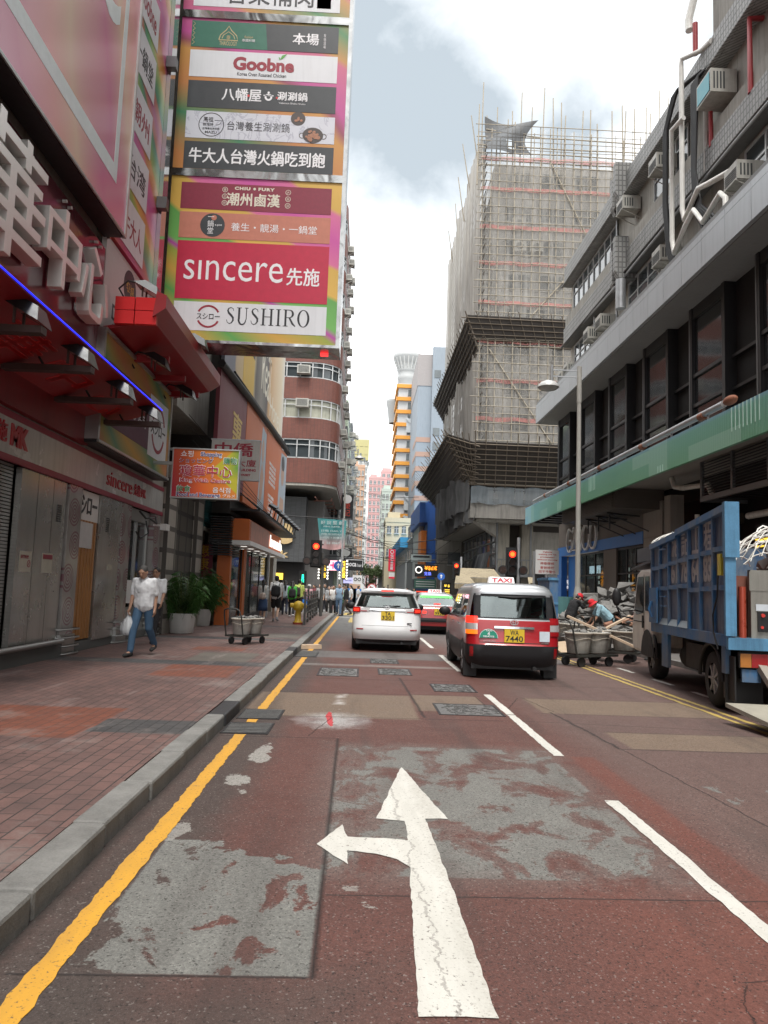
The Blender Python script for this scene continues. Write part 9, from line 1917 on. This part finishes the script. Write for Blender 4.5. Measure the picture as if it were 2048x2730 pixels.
        part(c, 'hat', m_h, t)
    if bag:
        bc, big = bag; c = MB(); w_, hh, dd = (.16, .25, .11) if big else (.12, .15, .08); z0 = 1.14 if big else 1.03
        for q in range(1): capsule(c, up((-w_*.55, -.2, z0-hh*.45)), up((-w_*.55, -.2, z0+hh*.45)), dd*.85, dd*.75); capsule(c, up((w_*.55, -.2, z0-hh*.45)), up((w_*.55, -.2, z0+hh*.45)), dd*.85, dd*.75); capsule(c, up((0, -.22, z0-hh*.45)), up((0, -.22, z0+hh*.5)), dd, dd*.9)
        bo = blob(c, 'bag_x', cloth('bag_%02x' % int(bc[0]*255), bc), None, .018, 2); bo.name = 'backpack'; q = MB()
        for s in (-1, 1): q.tube([up((s*.1, -.16, 1.3)), up((s*.12, -.02, 1.46)), up((s*.12, .11, 1.36)), up((s*.13, .12, 1.18)), up((s*.16, -.05, 1.05))], .016, 5)
        sp_ = part(q, 'strap', cloth('bag_%02x' % int(bc[0]*255), bc), t); bp = bo
        bp['label'] = ('large black' if big and bc[0] < .1 else 'small pale' if bc[0] > .3 else 'dark')+' backpack worn by the '+label[len('person '):]; bp['label'] = ' '.join(bp['label'].split()[:15]); bp['category'] = 'backpack'; bp['group'] = 'backpacks worn by walkers'
        bp.matrix_world = Matrix.Translation(loc)@Matrix.Rotation(rz, 4, 'Z')@Matrix.Scale(k, 4); ORG[bp.name] = Vector(loc)
    t.location = loc; t.rotation_euler = (0, 0, rz); t.scale = (k, k, k); t['_wr'] = 0
    M = Matrix.Translation(loc)@Matrix.Rotation(rz, 4, 'Z')@Matrix.Scale(k, 4); return t, {s: M@(wr[s]+hd[s][0]*.09) for s in (-1, 1)}
R_ = math.radians
# the man in the white shirt walking towards the camera, the man with glasses behind him
g0 = at_g(302, 1419, .13)
t, hnd = person('person in a loose white short sleeved shirt and blue jeans carrying a plastic bag', (g0.x-.05, g0.y+.25, .13), R_(180-8), 1.72, shirt=(.68, .69, .71), legs=(.05, .105, .18), hair='short', hairm=HAIRG, stride=.24, phase=-1, arms=(-.25, .12), elbow=(.3, .25), bend=.1, nod=.35, vox=.011, collar=True, shirt_name='white_shirt_cloth')
w_ = hnd[1]; bg_ = thing('plastic_bag', 'white translucent plastic bag hanging from the hand of the man in white', 'bag', (w_.x, w_.y, w_.z-.45)); mb = MB(); V = []; n = 16
for j, (r, z) in enumerate(((.02, -.01), (.03, -.06), (.07, -.12), (.125, -.2), (.14, -.3), (.13, -.38), (.07, -.42), (.0, -.425))):
    for i in range(n): a = 2*math.pi*i/n; q = r*(1+.12*math.sin(a*5+j)); V.append((w_.x+math.cos(a)*q, w_.y+math.sin(a)*q*.7, w_.z+z))
mb.add(V, [(j*n+i, (j+1)*n+i, (j+1)*n+(i+1) % n, j*n+(i+1) % n) for j in range(7) for i in range(n)], True); part(mb, 'bag_body', net_mat('thin_plastic', (.7, .72, .74), .85, 3), bg_); mb = MB(); mb.tube([(w_.x-.03, w_.y, w_.z-.02), (w_.x-.01, w_.y, w_.z+.03), (w_.x+.03, w_.y, w_.z-.02)], .006, 5); part(mb, 'handle', MATS.get('white_paint'), bg_)
g1 = at_g(322, 1388, .13)
person('person with glasses and a white shirt walking close behind the man in jeans', (g1.x+.08, g1.y, .13), R_(180-4), 1.72, shirt=(.62, .63, .66), legs=(.02, .02, .024), hair='short', stride=.2, phase=1, arms=(.2, -.2), vox=.013, glasses=True, collar=True, shirt_name='white_shirt_cloth')
# workers at the rubble
wk = at_g(1217, 1384, 0)
person('person in black with a red cap and mask bending at the rubble heap', (wk.x-.55, 23.0, .02), R_(-72), 1.68, shirt=(.014, .014, .016), legs=(.02, .02, .022), shoes=(.45, .25, .28), stride=.1, arms=(.55, .75), elbow=(.25, .25), bend=.42, nod=.35, hat=('red', 'cap'), vox=.014, mask=True, skin=SKIN2)
person('person in a pale blue shirt and red bucket hat stooping over a rubble bucket', (7.05, 21.2, .02), R_(80), 1.66, shirt=(.3, .48, .56), legs=(.03, .028, .026), stride=.16, arms=(.25, .4), elbow=(.25, .2), bend=.78, nod=.2, hat=('red', 'bucket'), vox=.014)
person('person in a dark red shirt crouching beside the lorry cab', (7.35, 18.6, .02), R_(95), 1.66, shirt=(.16, .03, .04), legs=(.02, .02, .022), stride=.15, arms=(.7, .8), elbow=(.3, .3), bend=.7, nod=.2, vox=.016)
# walkers on the left pavement seen from behind
def walk(X, Y, label, rz=0, z=.13, **k):
    g_ = at_g(X, Y, z); return person(label, (g_.x, g_.y, z), R_(rz), **k)
walk(566, 1341, 'person with long dark hair in a denim skirt and pale top seen from behind', 2, h=1.62, shirt=(.45, .47, .46), legs=(.035, .07, .15), shoes=(.5, .48, .46), hair='tail', skirt=.42, stride=.1, bag=((.5, .42, .37), False), fem=True, sleeve='long', skin=SKIN2)
walk(594, 1343, 'person in black shorts and a white shirt with a large backpack', 0, h=1.78, shirt=(.6, .6, .6), legs=(.014, .014, .016), shoes=(.2, .2, .21), stride=.13, shorts=True, bag=((.016, .016, .018), True), skin=SKIN2)
walk(629, 1333, 'person in a bright green top walking away near the hydrant', 4, h=1.62, shirt=(.06, .42, .05), legs=(.015, .015, .016), shoes=(.6, .6, .6), stride=.14, sleeve='long', bag=((.02, .02, .022), True), hair='long', fem=True)
walk(644, 1331, 'person in a lime yellow shirt carrying a bright blue bag', -25, h=1.72, shirt=(.5, .6, .15), legs=(.02, .02, .024), shoes=(.3, .3, .3), stride=.12, bag=((.04, .035, .03), True))
q_ = at_g(653, 1331, .13); mb = MB(); mb.lathe([(.13, 0), (.16, .3), (.15, .3), (.12, .01)], (q_.x+.1, q_.y-.1, .62), 14); mb.tube([(q_.x-.05, q_.y-.1, .92), (q_.x+.1, q_.y-.1, 1.12), (q_.x+.25, q_.y-.1, .92)], .01, 4); solo(mb, 'shopping_bag', mat('bag_blue', (.02, .16, .55), .6, 0, .15, 5), 'bright blue shopping bag held above the hydrant', 'bag')
walk(614, 1328, 'person in a light blue top walking beside the orange shop', 6, h=1.65, shirt=(.42, .5, .55), legs=(.03, .035, .06), stride=.16, hair='long', fem=True)
walk(606, 1322, 'person in a dark jacket farther along the orange shop', -4, h=1.7, shirt=(.04, .04, .045), legs=(.02, .02, .022), stride=.18, sleeve='long')
walk(446, 1338, 'person in black standing in the shop entrance behind the palms', 150, h=1.72, shirt=(.015, .015, .017), legs=(.02, .02, .02), stride=.04)
# the crowd on the crossing: every walker a thing of its own
CW = [(665, 1329, 'pink top and white cap', (.5, .3, .32), (.03, .03, .035), -10, 'cap', 1.62), (690, 1326, 'black and white striped top', (.3, .3, .3), (.02, .02, .022), 160, None, 1.7), (700, 1325, 'black jacket over a white shirt', (.03, .03, .035), (.02, .02, .025), 170, None, 1.72), (709, 1328, 'grey cardigan facing the camera', (.3, .31, .32), (.03, .03, .03), 185, None, 1.6),
      (719, 1329, 'white blouse holding both hands to the chin', (.62, .62, .6), (.018, .018, .02), 175, None, 1.64), (731, 1330, 'denim blue shirt and jeans drinking', (.2, .3, .42), (.07, .12, .2), 180, None, 1.74), (739, 1324, 'green and white top behind the denim shirt', (.3, .42, .3), (.05, .1, .07), 175, None, 1.6), (747, 1330, 'dark suit walking to the left', (.022, .022, .026), (.07, .055, .045), 95, None, 1.7),
      (677, 1322, 'maroon top far back by the railing', (.16, .04, .05), (.03, .03, .035), 150, None, 1.66), (757, 1321, 'white shirt beside the blue bins', (.55, .56, .56), (.05, .06, .09), 85, None, 1.7), (772, 1320, 'pale grey top just left of the white car', (.45, .46, .47), (.02, .02, .022), -80, None, 1.68), (716, 1321, 'black hair and a rose dress far back', (.42, .2, .22), (.2, .1, .1), 170, None, 1.6), (697, 1320, 'navy polo far back', (.03, .05, .12), (.04, .04, .05), 10, None, 1.72),
      (880, 1314, 'black top between the white car and the taxi', (.02, .02, .022), (.03, .03, .035), 90, None, 1.7), (893, 1314, 'long dark hair and a white top between the two cars', (.5, .5, .5), (.03, .03, .035), 180, None, 1.65), (958, 1316, 'white top right of the saloon taxi', (.6, .6, .58), (.04, .05, .08), 200, None, 1.66), (968, 1314, 'dark clothes by the lit exchange panel', (.03, .03, .03), (.02, .02, .022), 120, None, 1.7), (740, 1316, 'grey hoodie at the far kerb', (.2, .2, .21), (.03, .03, .04), 0, None, 1.7), (800, 1312, 'black shirt beyond the white car roof', (.03, .03, .03), (.03, .03, .03), 90, None, 1.75), (828, 1312, 'cream shirt beyond the white car roof', (.5, .46, .38), (.05, .05, .05), -90, None, 1.72), (655, 1322, 'beige top walking off past the grey post', (.42, .36, .28), (.05, .05, .06), 8, None, 1.64), (683, 1318, 'pale yellow top far back in the crowd', (.5, .47, .25), (.06, .07, .1), 20, None, 1.62)]
for i, (X, Y, d, sh_, lg, rz, ht, hh) in enumerate(CW):
    both = 'chin' in d or 'drinking' in d
    walk(X, Y, 'person with '+d if not d.split()[0] in ('dark',) else 'person in '+d, rz, z=.01, h=hh, shirt=sh_, legs=lg, shoes=(.5, .5, .5) if i % 3 == 0 else (.03, .03, .03), stride=.17 if i % 2 else .09, phase=1 if i % 2 else -1, hair='long' if i % 3 != 1 else 'short', hat=('white', 'cap') if ht else None, group='people on the crossing', vox=.021, arms=(.6, .5) if both else None, elbow=(1.9, 1.9) if both else (.35, .35), sleeve='long' if i % 4 == 3 else 'short', skin=SKIN2 if i % 2 else SKIN, fem=i % 3 != 1)
